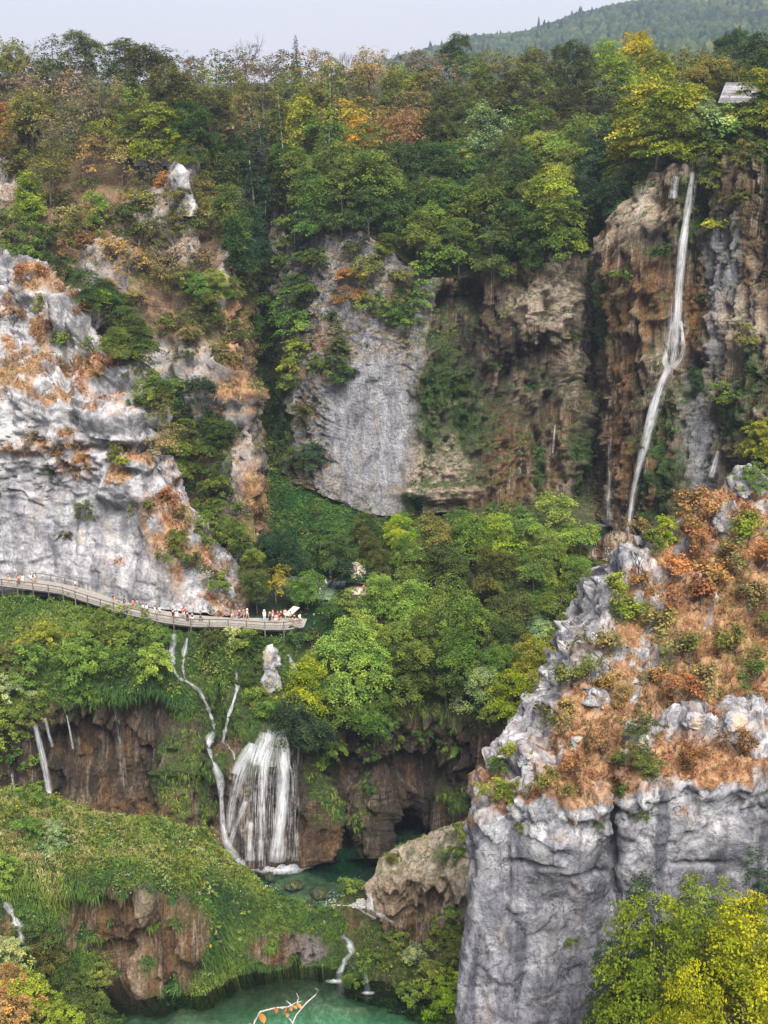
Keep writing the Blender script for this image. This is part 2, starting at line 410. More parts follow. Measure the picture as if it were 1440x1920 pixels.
# ---------- 1 back cliff round the great waterfall
BC = [
 [(330,330,300),(330,500,286),(330,650,275),(330,780,262),(330,900,250)],
 [(430,330,285),(430,500,272),(430,650,262),(430,780,250),(430,900,240)],
 [(500,360,280),(500,520,268),(500,660,258),(500,790,246),(500,880,236)],
 [(545,450,245),(545,560,243),(545,680,238),(545,800,232),(550,905,226)],
 [(600,440,236),(600,540,232),(600,660,229),(600,790,226),(600,925,221)],
 [(680,435,232),(680,540,228),(690,680,224),(690,820,221),(690,962,216.5)],
 [(760,490,230),(760,580,226),(765,690,222),(765,830,219),(765,968,214.5)],
 [(810,520,229),(810,600,226),(815,700,221),(820,830,217),(820,962,212.5)],
 [(870,520,230),(870,610,229),(880,700,223),(890,830,217),(900,960,212)],
 [(950,500,229),(950,600,226),(950,700,224),(960,830,219),(970,962,212)],
 [(1030,480,228),(1030,590,224),(1030,680,224.5),(1035,820,219),(1040,970,211)],
 [(1085,480,228),(1090,600,226),(1090,700,224.5),(1090,820,218),(1090,978,210.5)],
 [(1120,490,229),(1125,600,228),(1125,720,226),(1125,850,221),(1125,982,213)],
 [(1150,470,221),(1148,600,218),(1148,720,215),(1148,850,212),(1148,990,207)],
 [(1190,390,217),(1180,540,214),(1175,680,211),(1170,830,208),(1165,1005,204)],
 [(1225,330,215),(1230,470,211),(1230,640,208),(1215,800,205),(1200,1015,202)],
 [(1290,305,213),(1290,440,210),(1275,620,208),(1255,790,203),(1240,1025,198)],
 [(1345,290,210),(1345,430,207),(1345,600,203),(1340,780,198),(1330,1025,192)],
 [(1420,300,204),(1420,420,201),(1420,580,197),(1420,760,191),(1420,1010,184)],
 [(1560,300,194),(1560,420,191),(1560,580,187),(1560,760,180),(1560,1010,172)],
 [(2010,300,169),(2010,420,166),(2010,580,162),(2010,760,155),(2010,1010,147)],
]
G, n = loft(BC, 440, 290)
px, py, _ = proj(G); V0 = G.reshape(-1, 3)
wb = wob(V0).reshape(px.shape)
tuf = sstep(765, 800, px + 30 * wb + (py - 900) * 0.06)          # tufa from here on to the right
tuf = tuf * (1 - 0.0 * px)
g1, d1 = limestone_relief(G, n, 2.0, 0.8, 0.7, 0.25, 3)
g2, d2 = tufa_relief(G, n, 1.9, 1.2, 1.7, 7, 0.35)
G2 = G + n * ((d1.reshape(px.shape) * (1 - tuf) + d2.reshape(px.shape) * tuf)[..., None])
# smooth grey slab, hollows under the lip, orange fan at the foot
slab = blob(px, py, 700, 810, 85, 150, 0.35)
G2 = G2 * (1 - 0.72 * slab[..., None]) + (G + n * 0.6) * (0.72 * slab[..., None])
for (cx, cy, rx, ry, dep) in ((885, 560, 22, 32, 5), (835, 570, 18, 28, 4), (930, 730, 45, 60, 3), (860, 620, 10, 40, 2.5), (1110, 880, 16, 110, 4),
                              (1080, 930, 22, 60, 3.5), (1310, 385, 22, 35, 3), (1235, 455, 22, 20, 3), (1372, 900, 14, 40, 3.5), (1000, 690, 60, 40, 2.5), (1300, 690, 14, 40, 2.5), (1395, 690, 20, 30, 2.5)):
    G2 -= n * (dep * blob(px, py, cx, cy, rx, ry, 0.6))[..., None]
for (cx, cy, rx, ry, dep) in ((1085, 860, 34, 90, 3.0), (1065, 720, 22, 60, 2.5), (940, 880, 70, 60, 2.0), (1270, 850, 50, 110, 2.5), (1195, 440, 30, 60, 2.0),
                              (1165, 520, 22, 60, 2.5), (1235, 690, 30, 30, 2.0), (830, 925, 70, 16, 3.0)):
    G2 += n * (dep * blob(px, py, cx, cy, rx, ry, 0.7))[..., None]
nz2 = grid_normals(G2)[..., 2]; nz2 = np.where((grid_normals(G2) * n).sum(-1) < 0, -nz2, nz2)
w2 = wob(V0, 0.35, 12).reshape(px.shape); w3 = fbm(V0 / np.array([1.5, 1.5, 8]), 4, 71).reshape(px.shape)
grey = np.clip(1 - tuf + 0, 0, 1)
for b in ((1350, 560, 22, 150), (1320, 830, 28, 110), (1385, 500, 18, 90), (1300, 700, 12, 60)): grey = np.maximum(grey, blob(px + 10 * w2, py, *b, 0.5))
rd = fbm((V0 + 1.5 * np.stack([fbm(V0 / 6, 3, 48 + k) for k in range(3)], 1)) / np.array([1.0, 1.0, 11.0]), 4, 171, ridged=True).reshape(px.shape)
G2 += n * (tuf * 1.6 * (rd - .2))[..., None]
tan = tuf * 0.42 * sstep(.34, .64, rd) * sstep(-.25, .2, wob(V0, .09, 61).reshape(px.shape))
for b in ((1035, 570, 70, 45), (1060, 500, 55, 22), (1215, 380, 26, 60), (1070, 690, 22, 70), (850, 850, 45, 95), (790, 900, 28, 90), (800, 640, 10, 22),
          (820, 925, 90, 20), (1400, 620, 45, 60), (1285, 278, 35, 20), (900, 740, 14, 40), (1360, 930, 20, 60)):
    tan = np.maximum(tan, blob(px + 14 * w2, py, *b, 0.6) * (0.55 + 0.45 * sstep(-0.3, 0.2, w3)))
rust = np.zeros_like(px)
for b in ((960, 870, 90, 90), (1160, 790, 26, 130), (1180, 640, 30, 110), (1045, 810, 30, 50), (1330, 370, 12, 50), (1225, 560, 30, 70), (1180, 900, 30, 110), (905, 930, 70, 40), (1300, 620, 40, 80), (1130, 800, 12, 90)):
    rust = np.maximum(rust, blob(px + 16 * w2, py, *b, 0.7) * sstep(-0.35, 0.3, w3))
rust *= (1 - 0.7 * tan)
moss = np.zeros_like(px)
for b in ((820, 720, 45, 90), (870, 780, 45, 70), (800, 800, 30, 60), (1150, 560, 18, 90), (1260, 870, 45, 120), (1230, 930, 30, 70), (1200, 330, 20, 40),
          (1300, 400, 26, 60), (1340, 330, 20, 60), (1420, 700, 30, 60), (1090, 880, 20, 60), (1390, 780, 34, 50), (1010, 880, 14, 50), (785, 945, 30, 30)):
    moss = np.maximum(moss, blob(px + 16 * w2, py + 12 * wb, *b, 0.6) * sstep(-0.3, 0.15, w2 + 0.2))
moss = np.maximum(moss, sstep(0.55, 0.8, nz2 + 0.3 * w2) * 0.8)
veg = sstep(0.35, 0.65, nz2 + 0.35 * w2) * (px < 780) * 0.8
for b in ((640, 640, 60, 40), (590, 700, 50, 60), (575, 760, 30, 60), (620, 900, 50, 60), (740, 560, 30, 60)):
    veg = np.maximum(veg, blob(px, py, *b, 0.6) * sstep(-0.1, 0.3, w2) * 0.7)
moss *= (1 - 0.85 * slab)
dark_zone = np.zeros_like(px)  # near-black tone painted over the caves, the corner and the carved hollows
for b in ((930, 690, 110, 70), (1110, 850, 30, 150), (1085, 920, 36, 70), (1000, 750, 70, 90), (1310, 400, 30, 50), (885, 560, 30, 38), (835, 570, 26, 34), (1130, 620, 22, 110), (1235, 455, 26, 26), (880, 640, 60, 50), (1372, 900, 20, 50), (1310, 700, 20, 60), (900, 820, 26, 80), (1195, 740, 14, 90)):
    dark_zone = np.maximum(dark_zone, blob(px + 14 * w2, py, *b, 0.6) * (0.35 + 0.6 * sstep(-.3, .15, w3)))
dark_zone *= (1 - 0.6 * rust)
ivy = blob(px, py, 500, 800, 50, 200, 0.4); moss = np.maximum(moss, ivy)
terrain('back_cliff', G2, M['tufa'], dict(dark_zone=dark_zone.ravel(), grey=(grey * (1 - tan) * (1 - rust)).ravel(), tan=tan.ravel(), rust=rust.ravel(), moss=moss.ravel(), veg=(veg * (1 - slab)).ravel()), smooth=False)

# ---------- 2 wooded slope above that cliff, up to the plateau
rows = []
for c in BC:
    p = P(*c[0]); r = []
    for t, dz in ((0.0, 0), (0.12, 0.5), (0.35, 0), (0.65, 0), (1.0, 0)):
        Y = p[1] + (345 - p[1]) * t; z = p[2] + (CZ - 5 - p[2]) * (t ** 0.85) + dz
        r.append(np.array([p[0] / p[1] * Y, Y, z]))
    for Y, z in ((470, CZ - 9), (800, CZ - 14), (1500, CZ - 15)): r.append(np.array([p[0] / p[1] * Y, Y, z]))
    rows.append(r[::-1])
rows = [[q * np.array([1, 1, 1]) + np.array([-120 - (q[1] - 230) * 0.8, 0, 0]) for q in rows[0]]] + rows + [[q + np.array([120 + (q[1] - 190) * 0.8, 0, 0]) for q in rows[-1]]]
G, n = loft(rows, 160, 140, world=True)
V0 = G.reshape(-1, 3); d = (1.6 * fbm(V0 / 12, 4, 5) + 0.5 * fbm(V0 / 2.5, 3, 6)).reshape(G.shape[:2]); d[:, -3:] = 0
terrain('forest_slope', G + n * d[..., None], M['forest_floor'], {})

# ---------- 3 left spur behind
LS = [
 [(-670,150,334),(-670,300,274),(-670,420,249),(-670,560,229),(-670,700,219),(-670,900,214)],
 [(-220,150,330),(-220,300,270),(-220,420,245),(-220,560,225),(-220,700,215),(-220,900,210)],
 [(0,150,330),(0,300,268),(0,420,240),(0,540,222),(0,700,214),(0,900,208)],
 [(150,165,325),(150,300,262),(150,420,238),(150,560,218),(150,720,210),(150,900,205)],
 [(270,180,320),(280,285,258),(290,420,236),(300,580,216),(300,740,208),(320,940,200)],
 [(330,195,315),(340,310,252),(360,430,232),(370,600,213),(370,760,205),(380,980,198)],
 [(375,210,312),(385,350,250),(415,470,230),(425,620,212),(440,775,203.5),(435,1000,197)],
 [(400,215,312),(405,370,252),(430,480,232),(452,640,213),(478,785,204),(476,1015,197)],
 [(405,220,325),(405,380,272),(424,500,255),(440,660,240),(462,800,232),(466,960,225)],
]
G, n = loft(LS, 200, 240)
px, py, _ = proj(G); V0 = G.reshape(-1, 3)
low = sstep(250, 450, py)
G2, d = limestone_relief(G, n, 2.5, 1.3, 1.0, 0.4, 21, 6.0, fade=0.4 + 0.8 * low)
for (cx, cy, rx, ry, dep) in ((205, 510, 50, 40, 3), (370, 700, 45, 60, 2.5), (345, 355, 14, 32, 3.5), (440, 745, 40, 14, 2.0), (15, 370, 30, 60, 3), (415, 520, 16, 60, 2)):
    G2 += n * (dep * blob(px, py, cx, cy, rx, ry, 0.35))[..., None]
N2 = grid_normals(G2); s = np.sign((N2 * n).sum(-1)); nz2 = N2[..., 2] * s
w2 = wob(V0, 0.3, 14).reshape(px.shape)
rocky = np.zeros_like(px)
for b in ((205, 510, 70, 50), (370, 700, 60, 70), (345, 355, 18, 38), (15, 370, 34, 65), (440, 860, 45, 120), (415, 520, 20, 70), (300, 400, 60, 50), (300, 690, 40, 50), (330, 470, 50, 60), (300, 270, 30, 14)):
    rocky = np.maximum(rocky, blob(px + 14 * w2, py + 10 * w2, *b, 0.4))
soil = np.clip(1.35 - rocky - 0.45 * sstep(0.25, 0.5, w2) * low, 0, 1) * sstep(-0.6, -0.15, nz2 + 0.2 * w2 + (1 - low) * 0.6)
veg = np.maximum(blob(px, py, 440, 730, 40, 22, 0.5), blob(px, py, 468, 940, 14, 70, 0.5)) ; veg = np.maximum(veg, blob(px, py, 440, 600, 16, 90, 0.5) * 0.8)
veg = np.maximum(veg, sstep(0.4, 0.7, nz2 + 0.3 * w2) * 0.5 * low)
terrain('left_spur', G2, M['limestone'], dict(soil=soil.ravel(), veg=veg.ravel(), moss=(0.6 * soil * sstep(0.0, 0.4, wob(V0, 0.2, 33).reshape(px.shape))).ravel()), smooth=False)

# ---------- 4 left cliff above the boardwalk
LC = [
 [(-650,465,218),(-650,620,208),(-650,780,200),(-650,930,197),(-650,1085,197)],
 [(-200,465,214),(-200,620,204),(-200,780,196),(-200,930,193),(-200,1085,193)],
 [(0,488,208),(0,620,202),(0,790,192),(0,920,190.5),(0,1092,188.5)],
 [(60,500,207),(60,630,200),(60,790,190),(65,930,189.5),(70,1097,186)],
 [(128,560,204),(130,660,198),(130,800,188.5),(135,930,188),(140,1106,184)],
 [(180,635,200),(185,710,195),(190,810,187),(195,940,185.5),(200,1118,181.5)],
 [(242,705,196),(245,760,191),(245,830,185),(250,950,182.5),(265,1135,178)],
 [(286,770,191),(290,820,187),(295,880,185.5),(305,980,180.5),(320,1143,175.5)],
 [(328,905,189),(335,940,186),(345,990,182),(355,1050,178.5),(370,1150,174)],
 [(388,985,187),(395,1020,184),(400,1060,180.5),(410,1100,177.5),(420,1154,173.5)],
 [(446,1100,187),(450,1115,184),(452,1128,181),(454,1140,178),(458,1156,175.5)],
]
lc = back_row(LC, 10, -5)
q = lc[-1]; lc.append([p + np.array([1.5, 14, 0.5]) for p in q])
G, n = loft(lc, 260, 300, world=True)
px, py, _ = proj(G); V0 = G.reshape(-1, 3)
smoothm = sstep(860, 960, py + 25 * wob(V0).reshape(px.shape)) * (px < 380)          # lower face is smooth and overhung
G2, d = limestone_relief(G, n, 1.7, 1.25, 1.1, 0.35, 51, 4.2, fade=1 - 0.68 * smoothm)
for (cx, cy, rx, ry, dep) in ((215, 700, 75, 35, 2.2), (230, 790, 70, 22, 2.6), (120, 610, 30, 30, 2.0), (60, 540, 50, 30, 1.5), (100, 730, 70, 40, 1.2), (120, 600, 14, 30, 2.5), (150, 620, 14, 24, 2.2), (230, 920, 40, 30, 1.5), (200, 770, 90, 14, 0.8)):
    G2 += n * (dep * blob(px, py, cx, cy, rx, ry, 0.35))[..., None]
for (cx, cy, rx, ry, dep) in ((130, 720, 9, 90, 2.0), (90, 845, 60, 10, 0.9), (240, 850, 80, 12, 2.2), (40, 800, 40, 14, 1.5), (130, 980, 10, 60, 1.0), (225, 1000, 40, 60, 1.5), (60, 890, 40, 40, 1.2), (160, 685, 14, 60, 1.5)):
    G2 -= n * (dep * blob(px + 18 * wob(V0, .2, 44).reshape(px.shape), py + 26 * wob(V0, .15, 45).reshape(px.shape), cx, cy, rx, ry, 0.5))[..., None]
N2 = grid_normals(G2); nz2 = N2[..., 2] * np.sign((N2 * n).sum(-1)); w2 = wob(V0, 0.35, 15).reshape(px.shape); nz2 = blur2(nz2, 4)
veg = sstep(0.36, 0.52, nz2 + 0.3 * w2 - 0.2 * smoothm) * 0.95
for b in ((70, 610, 75, 60), (60, 840, 60, 16), (150, 860, 34, 34), (250, 880, 60, 26), (320, 980, 50, 70), (370, 1070, 45, 60), (420, 1120, 30, 30), (180, 690, 40, 20), (10, 650, 20, 60)):
    veg = np.maximum(veg, blob(px + 12 * w2, py + 10 * w2, *b, 0.5) * sstep(-0.28, 0.08, w2))
veg *= sstep(-.35, .0, wob(V0, 0.16, 46).reshape(px.shape))
terrain('left_cliff', G2, M['limestone'], dict(grey=(0.45 * smoothm * sstep(-.2, .25, wob(V0, .1, 47).reshape(px.shape))).ravel(), veg=veg.ravel(), soil=(0.5 * veg * sstep(0.1, 0.4, wob(V0, 0.5, 77).reshape(px.shape))).ravel()), smooth=False)

# ---------- 5 the travertine step: marsh behind the boardwalk, hanging gardens, brown walls of the lower pool
LW = [
 [(-650,1120,180),(-650,1180,170),(-650,1250,161),(-650,1330,158),(-650,1430,156),(-650,1600,153)],
 [(-200,1120,182),(-200,1180,172),(-200,1250,163),(-200,1330,160),(-200,1430,158),(-200,1600,155)],
 [(0,1122,182),(0,1180,172),(0,1250,162),(0,1330,158),(0,1440,157),(0,1600,153)],
 [(100,1132,181),(100,1190,170),(100,1255,161),(105,1320,157),(110,1430,158),(110,1600,152)],
 [(190,1150,177),(200,1200,168),(200,1255,160),(205,1305,156.5),(205,1420,158),(205,1600,152)],
 [(270,1174,173),(280,1210,166),(290,1250,160.5),(295,1300,156.5),(300,1410,157.5),(300,1600,151)],
 [(320,1184,170.5),(330,1220,166),(335,1265,162),(340,1315,156.5),(335,1400,155.5),(335,1605,150.5)],
 [(385,1190,168.5),(390,1240,166),(395,1290,163),(400,1340,160),(400,1420,156.5),(405,1610,151)],
 [(440,1192,168.3),(440,1240,166.3),(440,1290,163),(440,1340,159),(435,1430,155),(435,1625,149.5)],
 [(500,1194,167.6),(500,1240,165),(500,1290,161.5),(500,1350,156),(490,1440,153.5),(490,1635,148.5)],
 [(560,1194,168),(560,1240,165),(560,1300,161),(555,1370,156.5),(555,1450,154.5),(560,1628,149)],
 [(600,1200,168),(600,1260,164),(600,1320,160),(600,1390,157),(600,1460,154.5),(600,1615,149.8)],
 [(650,1210,167),(650,1270,163),(650,1330,158.5),(650,1400,158.5),(650,1480,158),(645,1612,155.5)],
 [(720,1210,167),(720,1270,163),(720,1335,158),(720,1400,158),(720,1480,156),(720,1605,152)],
 [(790,1220,166),(790,1270,162),(790,1335,157),(790,1410,159),(790,1480,159),(790,1610,158.5)],
 [(860,1230,164),(860,1280,160),(860,1340,155),(860,1410,157),(860,1490,156),(860,1610,154)],
 [(950,1230,162),(950,1280,158),(950,1340,152),(950,1410,151),(950,1490,149),(950,1620,146)],
 [(1060,1240,158),(1060,1290,152),(1060,1345,146),(1060,1420,144),(1060,1490,142),(1060,1630,138)],
]
G, n = loft(LW, 460, 270)
px, py, _ = proj(G); V0 = G.reshape(-1, 3)
face = sstep(1280, 1350, py + 20 * wob(V0).reshape(px.shape)); face = np.where((px > 380) & (px < 470), sstep(1190, 1230, py), face)
G2, d = tufa_relief(G, n, 1.4, 1.5, 2.0, 91, 0.5, fade=0.3 + 0.7 * face)
for (cx, cy, rx, ry, dep) in ((640, 1560, 22, 40, 6), (765, 1565, 30, 40, 6), (855, 1570, 22, 25, 4), (770, 1440, 60, 30, 3), (660, 1440, 40, 25, 2.5), (230, 1420, 30, 80, 2.0),
                              (150, 1400, 60, 40, 2.0), (370, 1500, 12, 55, 2.5), (300, 1330, 70, 30, 2.5), (265, 1490, 14, 60, 2.0), (410, 1320, 12, 70, 2.0), (372, 1260, 12, 40, 1.5)):
    G2 -= n * (dep * blob(px, py, cx, cy, rx, ry, 0.4))[..., None]
for (cx, cy, rx, ry, dep) in ((350, 1480, 36, 95, 3.4), (498, 1480, 50, 130, 2.4), (590, 1560, 26, 70, 1.2), (700, 1500, 30, 110, 1.2), (425, 1435, 26, 30, 3.0), (450, 1300, 20, 60, 2.0),
                              (425, 1255, 16, 40, 2.2), (360, 1235, 14, 40, 2.0), (400, 1250, 12, 50, 1.5), (215, 1520, 60, 40, 3.0), (160, 1240, 60, 40, 1.5), (260, 1270, 60, 30, 1.5), (400, 1575, 30, 20, 4.5), (350, 1310, 40, 30, 2.0)):
    G2 += n * (dep * blob(px, py, cx, cy, rx, ry, 0.6))[..., None]
N2 = grid_normals(G2); nz2 = N2[..., 2] * np.sign((N2 * n).sum(-1)); w2 = wob(V0, 0.35, 16).reshape(px.shape)
w3 = fbm(V0 / np.array([1.2, 1.2, 6]), 4, 73).reshape(px.shape)
moss = 1 - sstep(1275, 1345, py - 30 * sstep(540, 620, px) + 34 * w2 - 20 * blob(px, py, 240, 1300, 300, 100))
moss = np.where((px > 372) & (px < 520), np.maximum(moss, (1 - sstep(1370, 1410, py + 20 * w2)) * sstep(-0.5, 0.0, w3 + 0.15)), moss)
for b in ((350, 1450, 44, 90), (350, 1420, 40, 50), (395, 1500, 16, 90), (430, 1430, 30, 30), (690, 1500, 14, 60), (600, 1500, 20, 40), (480, 1400, 40, 40), (860, 1490, 30, 30), (600, 1440, 30, 30)):
    moss = np.maximum(moss, blob(px + 12 * w2, py, *b, 0.6) * sstep(-0.4, 0.15, w3) * 0.9)
rust = sstep(0.0, 0.4, w3) * 0.35 * face
for b in ((250, 1530, 80, 40), (590, 1570, 25, 50), (400, 1580, 30, 25)): rust = np.maximum(rust, blob(px, py, *b, 0.6) * 0.8)
dark_zone = face * (0.25 + 0.5 * sstep(-.2, .2, w3)) + 0.45 * blob(px, py, 740, 1480, 200, 110, .5) * sstep(-.4, .1, w2)  # same near-black tone down the face, strongest round the hollows at right
terrain('travertine_step', G2, M['tufa'], dict(dark_zone=np.clip(dark_zone, 0, .9).ravel(), moss=np.clip(moss, 0, 1).ravel(), rust=(rust * (1 - np.clip(moss, 0, 1))).ravel()), smooth=False)

# ---------- 6 floor of the valley between the boardwalk and the great cliff
xs = np.linspace(-90, 120, 110); ys = np.linspace(167.5, 250, 70); X, Y = np.meshgrid(xs, ys, indexing='ij')
lake = CZ - 77.2
Z = lake - 0.8 + 6.2 * sstep(172, 205, Y) * sstep(3, 16, X) - 2.2 * (1 - sstep(167.5, 171, Y))
Z += 0.9 * fbm(np.stack([X, Y, Y * 0], -1).reshape(-1, 3) / 9, 4, 8).reshape(X.shape)
ppx, ppy, _ = proj(np.stack([X, Y, Z], -1))
Z -= 5.0 * blob(ppx, ppy, 1125, 985, 70, 30, 0.3)
Z -= 2.0 * (1 - sstep(-40, -30, X)) - 0.0
G = np.stack([X, Y, Z], -1)
terrain('valley_floor', G, M['forest_floor'], {})
IV = [
 [(455,850,238),(455,940,224),(455,1020,206),(455,1085,192)],
 [(500,850,238),(500,940,223),(500,1020,206),(500,1085,191)],
 [(560,890,230),(560,950,219),(570,1020,203),(570,1085,190)],
 [(640,945,221),(640,980,212),(640,1030,200),(640,1090,187)],
 [(740,968,216),(740,995,210),(740,1040,198),(740,1095,187)],
 [(830,975,213),(830,1000,207),(830,1040,198),(830,1095,187)],
]
G, n = loft(IV, 120, 110); V0 = G.reshape(-1, 3)
d = (1.0 * fbm(V0 / 7, 4, 61) + 0.4 * fbm(V0 / 1.6, 3, 62)).reshape(G.shape[:2])
terrain('ivy_slope', G + n * d[..., None], M['ivy_soil'], {})

# ---------- 7 grassy travertine spur in front of the lower pool
FS = [
 [(-650,1480,143),(-650,1560,134),(-650,1640,128),(-650,1760,125),(-650,1900,120)],
 [(-200,1480,147),(-200,1560,138),(-200,1640,132),(-200,1760,129),(-200,1900,124)],
 [(0,1490,146),(0,1560,138),(0,1640,132),(0,1750,129.5),(0,1890,125.5)],
 [(100,1510,145),(100,1570,138),(110,1650,131.5),(115,1760,132),(120,1882,128)],
 [(200,1540,144),(200,1590,138),(205,1665,131),(205,1750,133.5),(200,1876,130)],
 [(300,1552,143.5),(290,1600,138),(285,1660,131),(280,1750,132.5),(270,1876,129)],
 [(370,1565,143),(360,1610,138.5),(350,1660,133),(345,1760,130),(345,1862,129.5)],
 [(440,1610,141),(430,1650,138),(425,1690,135),(425,1770,132.5),(420,1845,131.5)],
 [(500,1652,140),(495,1690,137.5),(490,1720,135.5),(490,1770,134.3),(490,1822,133.6)],
 [(560,1672,139),(560,1700,137.5),(560,1730,136),(560,1770,135.5),(560,1820,134.2)],
 [(620,1690,138.5),(620,1715,137.5),(620,1740,136),(620,1775,135.3),(625,1826,134)],
 [(652,1704,138),(652,1727,137),(652,1752,136),(652,1787,135),(650,1838,133)],
]
sh = lambda x: float(np.interp(x, [330, 440, 520, 660], [0, 20, 28, 22]))
FS = [[(x, y + sh(x) * (1, 1, .8, .35, 0)[k], Y) for k, (x, y, Y) in enumerate(c)] for c in FS]
fs = back_row(FS, 7, -4)
fs = [c + [c[-1] + np.array([0, -0.6, -5])] for c in fs]
G, n = loft(fs, 300, 200, world=True)
px, py, _ = proj(G); V0 = G.reshape(-1, 3); w2 = wob(V0, 0.35, 17).reshape(px.shape)
face = blob(px, py, 250, 1770, 130, 105, 0.4); face = np.maximum(face, blob(px, py, 540, 1780, 75, 30, 0.5)); face = np.maximum(face, blob(px, py, 20, 1780, 30, 60, 0.4))
G2, d = tufa_relief(G, n, 0.7, 0.9, 1.6, 131, 0.3, fade=0.45 + 0.7 * face)
G2 = G2 + n * ((1 - face) * (0.9 * fbm(V0 / 2.6, 3, 137) + 0.5 * fbm(V0 / 1.1, 2, 138)).reshape(px.shape) * (1 - .6 * sstep(400, 520, px)))[..., None]
for (cx, cy, rx, ry, dep) in ((215, 1780, 40, 16, 3.0), (150, 1700, 60, 20, 2.0), (310, 1650, 25, 20, 2.0), (180, 1830, 60, 40, 1.5)):
    G2 -= n * (dep * blob(px, py, cx, cy, rx, ry, 0.5))[..., None]
for (cx, cy, rx, ry, dep) in ((265, 1810, 18, 60, 1.8), (270, 1690, 22, 30, 1.5), (360, 1740, 40, 60, 1.5)):
    G2 += n * (dep * blob(px, py, cx, cy, rx, ry, 0.5))[..., None]
moss = np.clip(1 - face * 1.25 * sstep(-0.5, -0.1, w2), 0, 1)
tan = blob(px, py, 270, 1690, 18, 40, 0.6) * 0.6; tan = np.maximum(tan, blob(px, py, 265, 1810, 18, 60, 0.6) * 0.35)
terrain('grassy_spur', G2, M['tufa'], dict(moss=moss.ravel(), tan=tan.ravel(), grey=(blob(px, py, 580, 1780, 40, 30, 0.6) * 0.7).ravel(), rust=(0.3 * face).ravel()))

# ---------- 8 low banks between the two pools
BK = [
 [(636,1690,140.5),(642,1740,137.6),(648,1790,135.3),(645,1842,132.6)],
 [(670,1660,142.6),(670,1735,137.7),(672,1790,134.8),(670,1860,131.3)],
 [(720,1690,141),(720,1745,137.3),(725,1800,133.8),(725,1866,130.7)],
 [(770,1735,138.6),(770,1775,135.6),(775,1822,132.2),(775,1885,128.6)],
 [(830,1735,137.6),(830,1785,133.6),(830,1842,129.6),(830,1935,124)],
 [(900,1710,136),(900,1775,131),(900,1850,126),(900,1960,118)],
 [(980,1710,132),(980,1775,126),(980,1850,120),(980,1960,112)],
]
bk = back_row(BK, 5, -3); bk = [[p + np.array([-2.0, 0, -3]) for p in bk[0]]] + bk
bk = [c + [c[-1] + np.array([0, -1.5, -5])] for c in bk]
G, n = loft(bk, 150, 120, world=True); V0 = G.reshape(-1, 3)
d = (0.7 * fbm(V0 / 3.5, 4, 161) + 0.3 * fbm(V0 / 1.0, 3, 162)).reshape(G.shape[:2])
px, py, _ = proj(G)
for (cx, cy, rx, ry, dep) in ((700, 1815, 34, 26, 1.4), (665, 1855, 24, 16, 1.0), (640, 1720, 40, 14, 0.3), (750, 1840, 30, 20, 1.0)):
    d = d + dep * blob(px, py, cx, cy, rx, ry, 0.5)
terrain('low_bank', G + n * d[..., None], M['tufa'], dict(moss=np.clip(0.75 + wob(V0, 0.5, 19), 0, 1), rust=np.full(len(V0), 0.2)))

# ---------- 9 cream travertine mound with hanging curtains
MD = [
 [(712,1640,141),(708,1650,140.5),(706,1670,140),(708,1700,140),(712,1725,140)],
 [(720,1612,140.5),(712,1635,139),(708,1660,138),(712,1700,138),(718,1730,138.2)],
 [(755,1590,140.5),(745,1615,138),(736,1650,136),(740,1695,137),(745,1738,137)],
 [(795,1575,140),(785,1610,137),(775,1645,135),(775,1690,136.5),(778,1742,136)],
 [(840,1556,139),(832,1595,136),(826,1640,134),(826,1690,136),(826,1745,135.5)],
 [(900,1540,137),(900,1590,134),(900,1640,132),(900,1690,133.5),(900,1745,133)],
 [(960,1540,132),(960,1590,129),(960,1640,127),(960,1690,128),(960,1745,128)],
]
md = back_row(MD, 6, -4); md = [c + [c[-1] + np.array([0, 0, -3])] for c in md]
G, n = loft(md, 150, 120, world=True); px, py, _ = proj(G); V0 = G.reshape(-1, 3)
under = sstep(1640, 1665, py)
G2, d = tufa_relief(G, n, 0.8, 0.6, 0.7, 171, 0.35, fade=0.6 + 0.9 * under)
for (cx, cy, rx, ry, dep) in ((815, 1690, 14, 30, 2.2), (765, 1715, 30, 14, 1.2), (790, 1700, 6, 30, 1.0)): G2 -= n * (dep * blob(px, py, cx, cy, rx, ry, 0.4))[..., None]
w2 = wob(V0, 0.6, 18).reshape(px.shape)
tan = np.clip(1.0 * (1 - sstep(1695, 1735, py + 10 * w2)) * sstep(-0.7, -0.25, w2), 0, 1)
terrain('travertine_mound', G2, M['tufa'], dict(tan=tan.ravel(), rust=(0.55 * blob(px, py, 765, 1685, 80, 40, 0.6)).ravel(), moss=(0.6 * (py < 1640) * sstep(0.1, 0.35, w2)).ravel()))

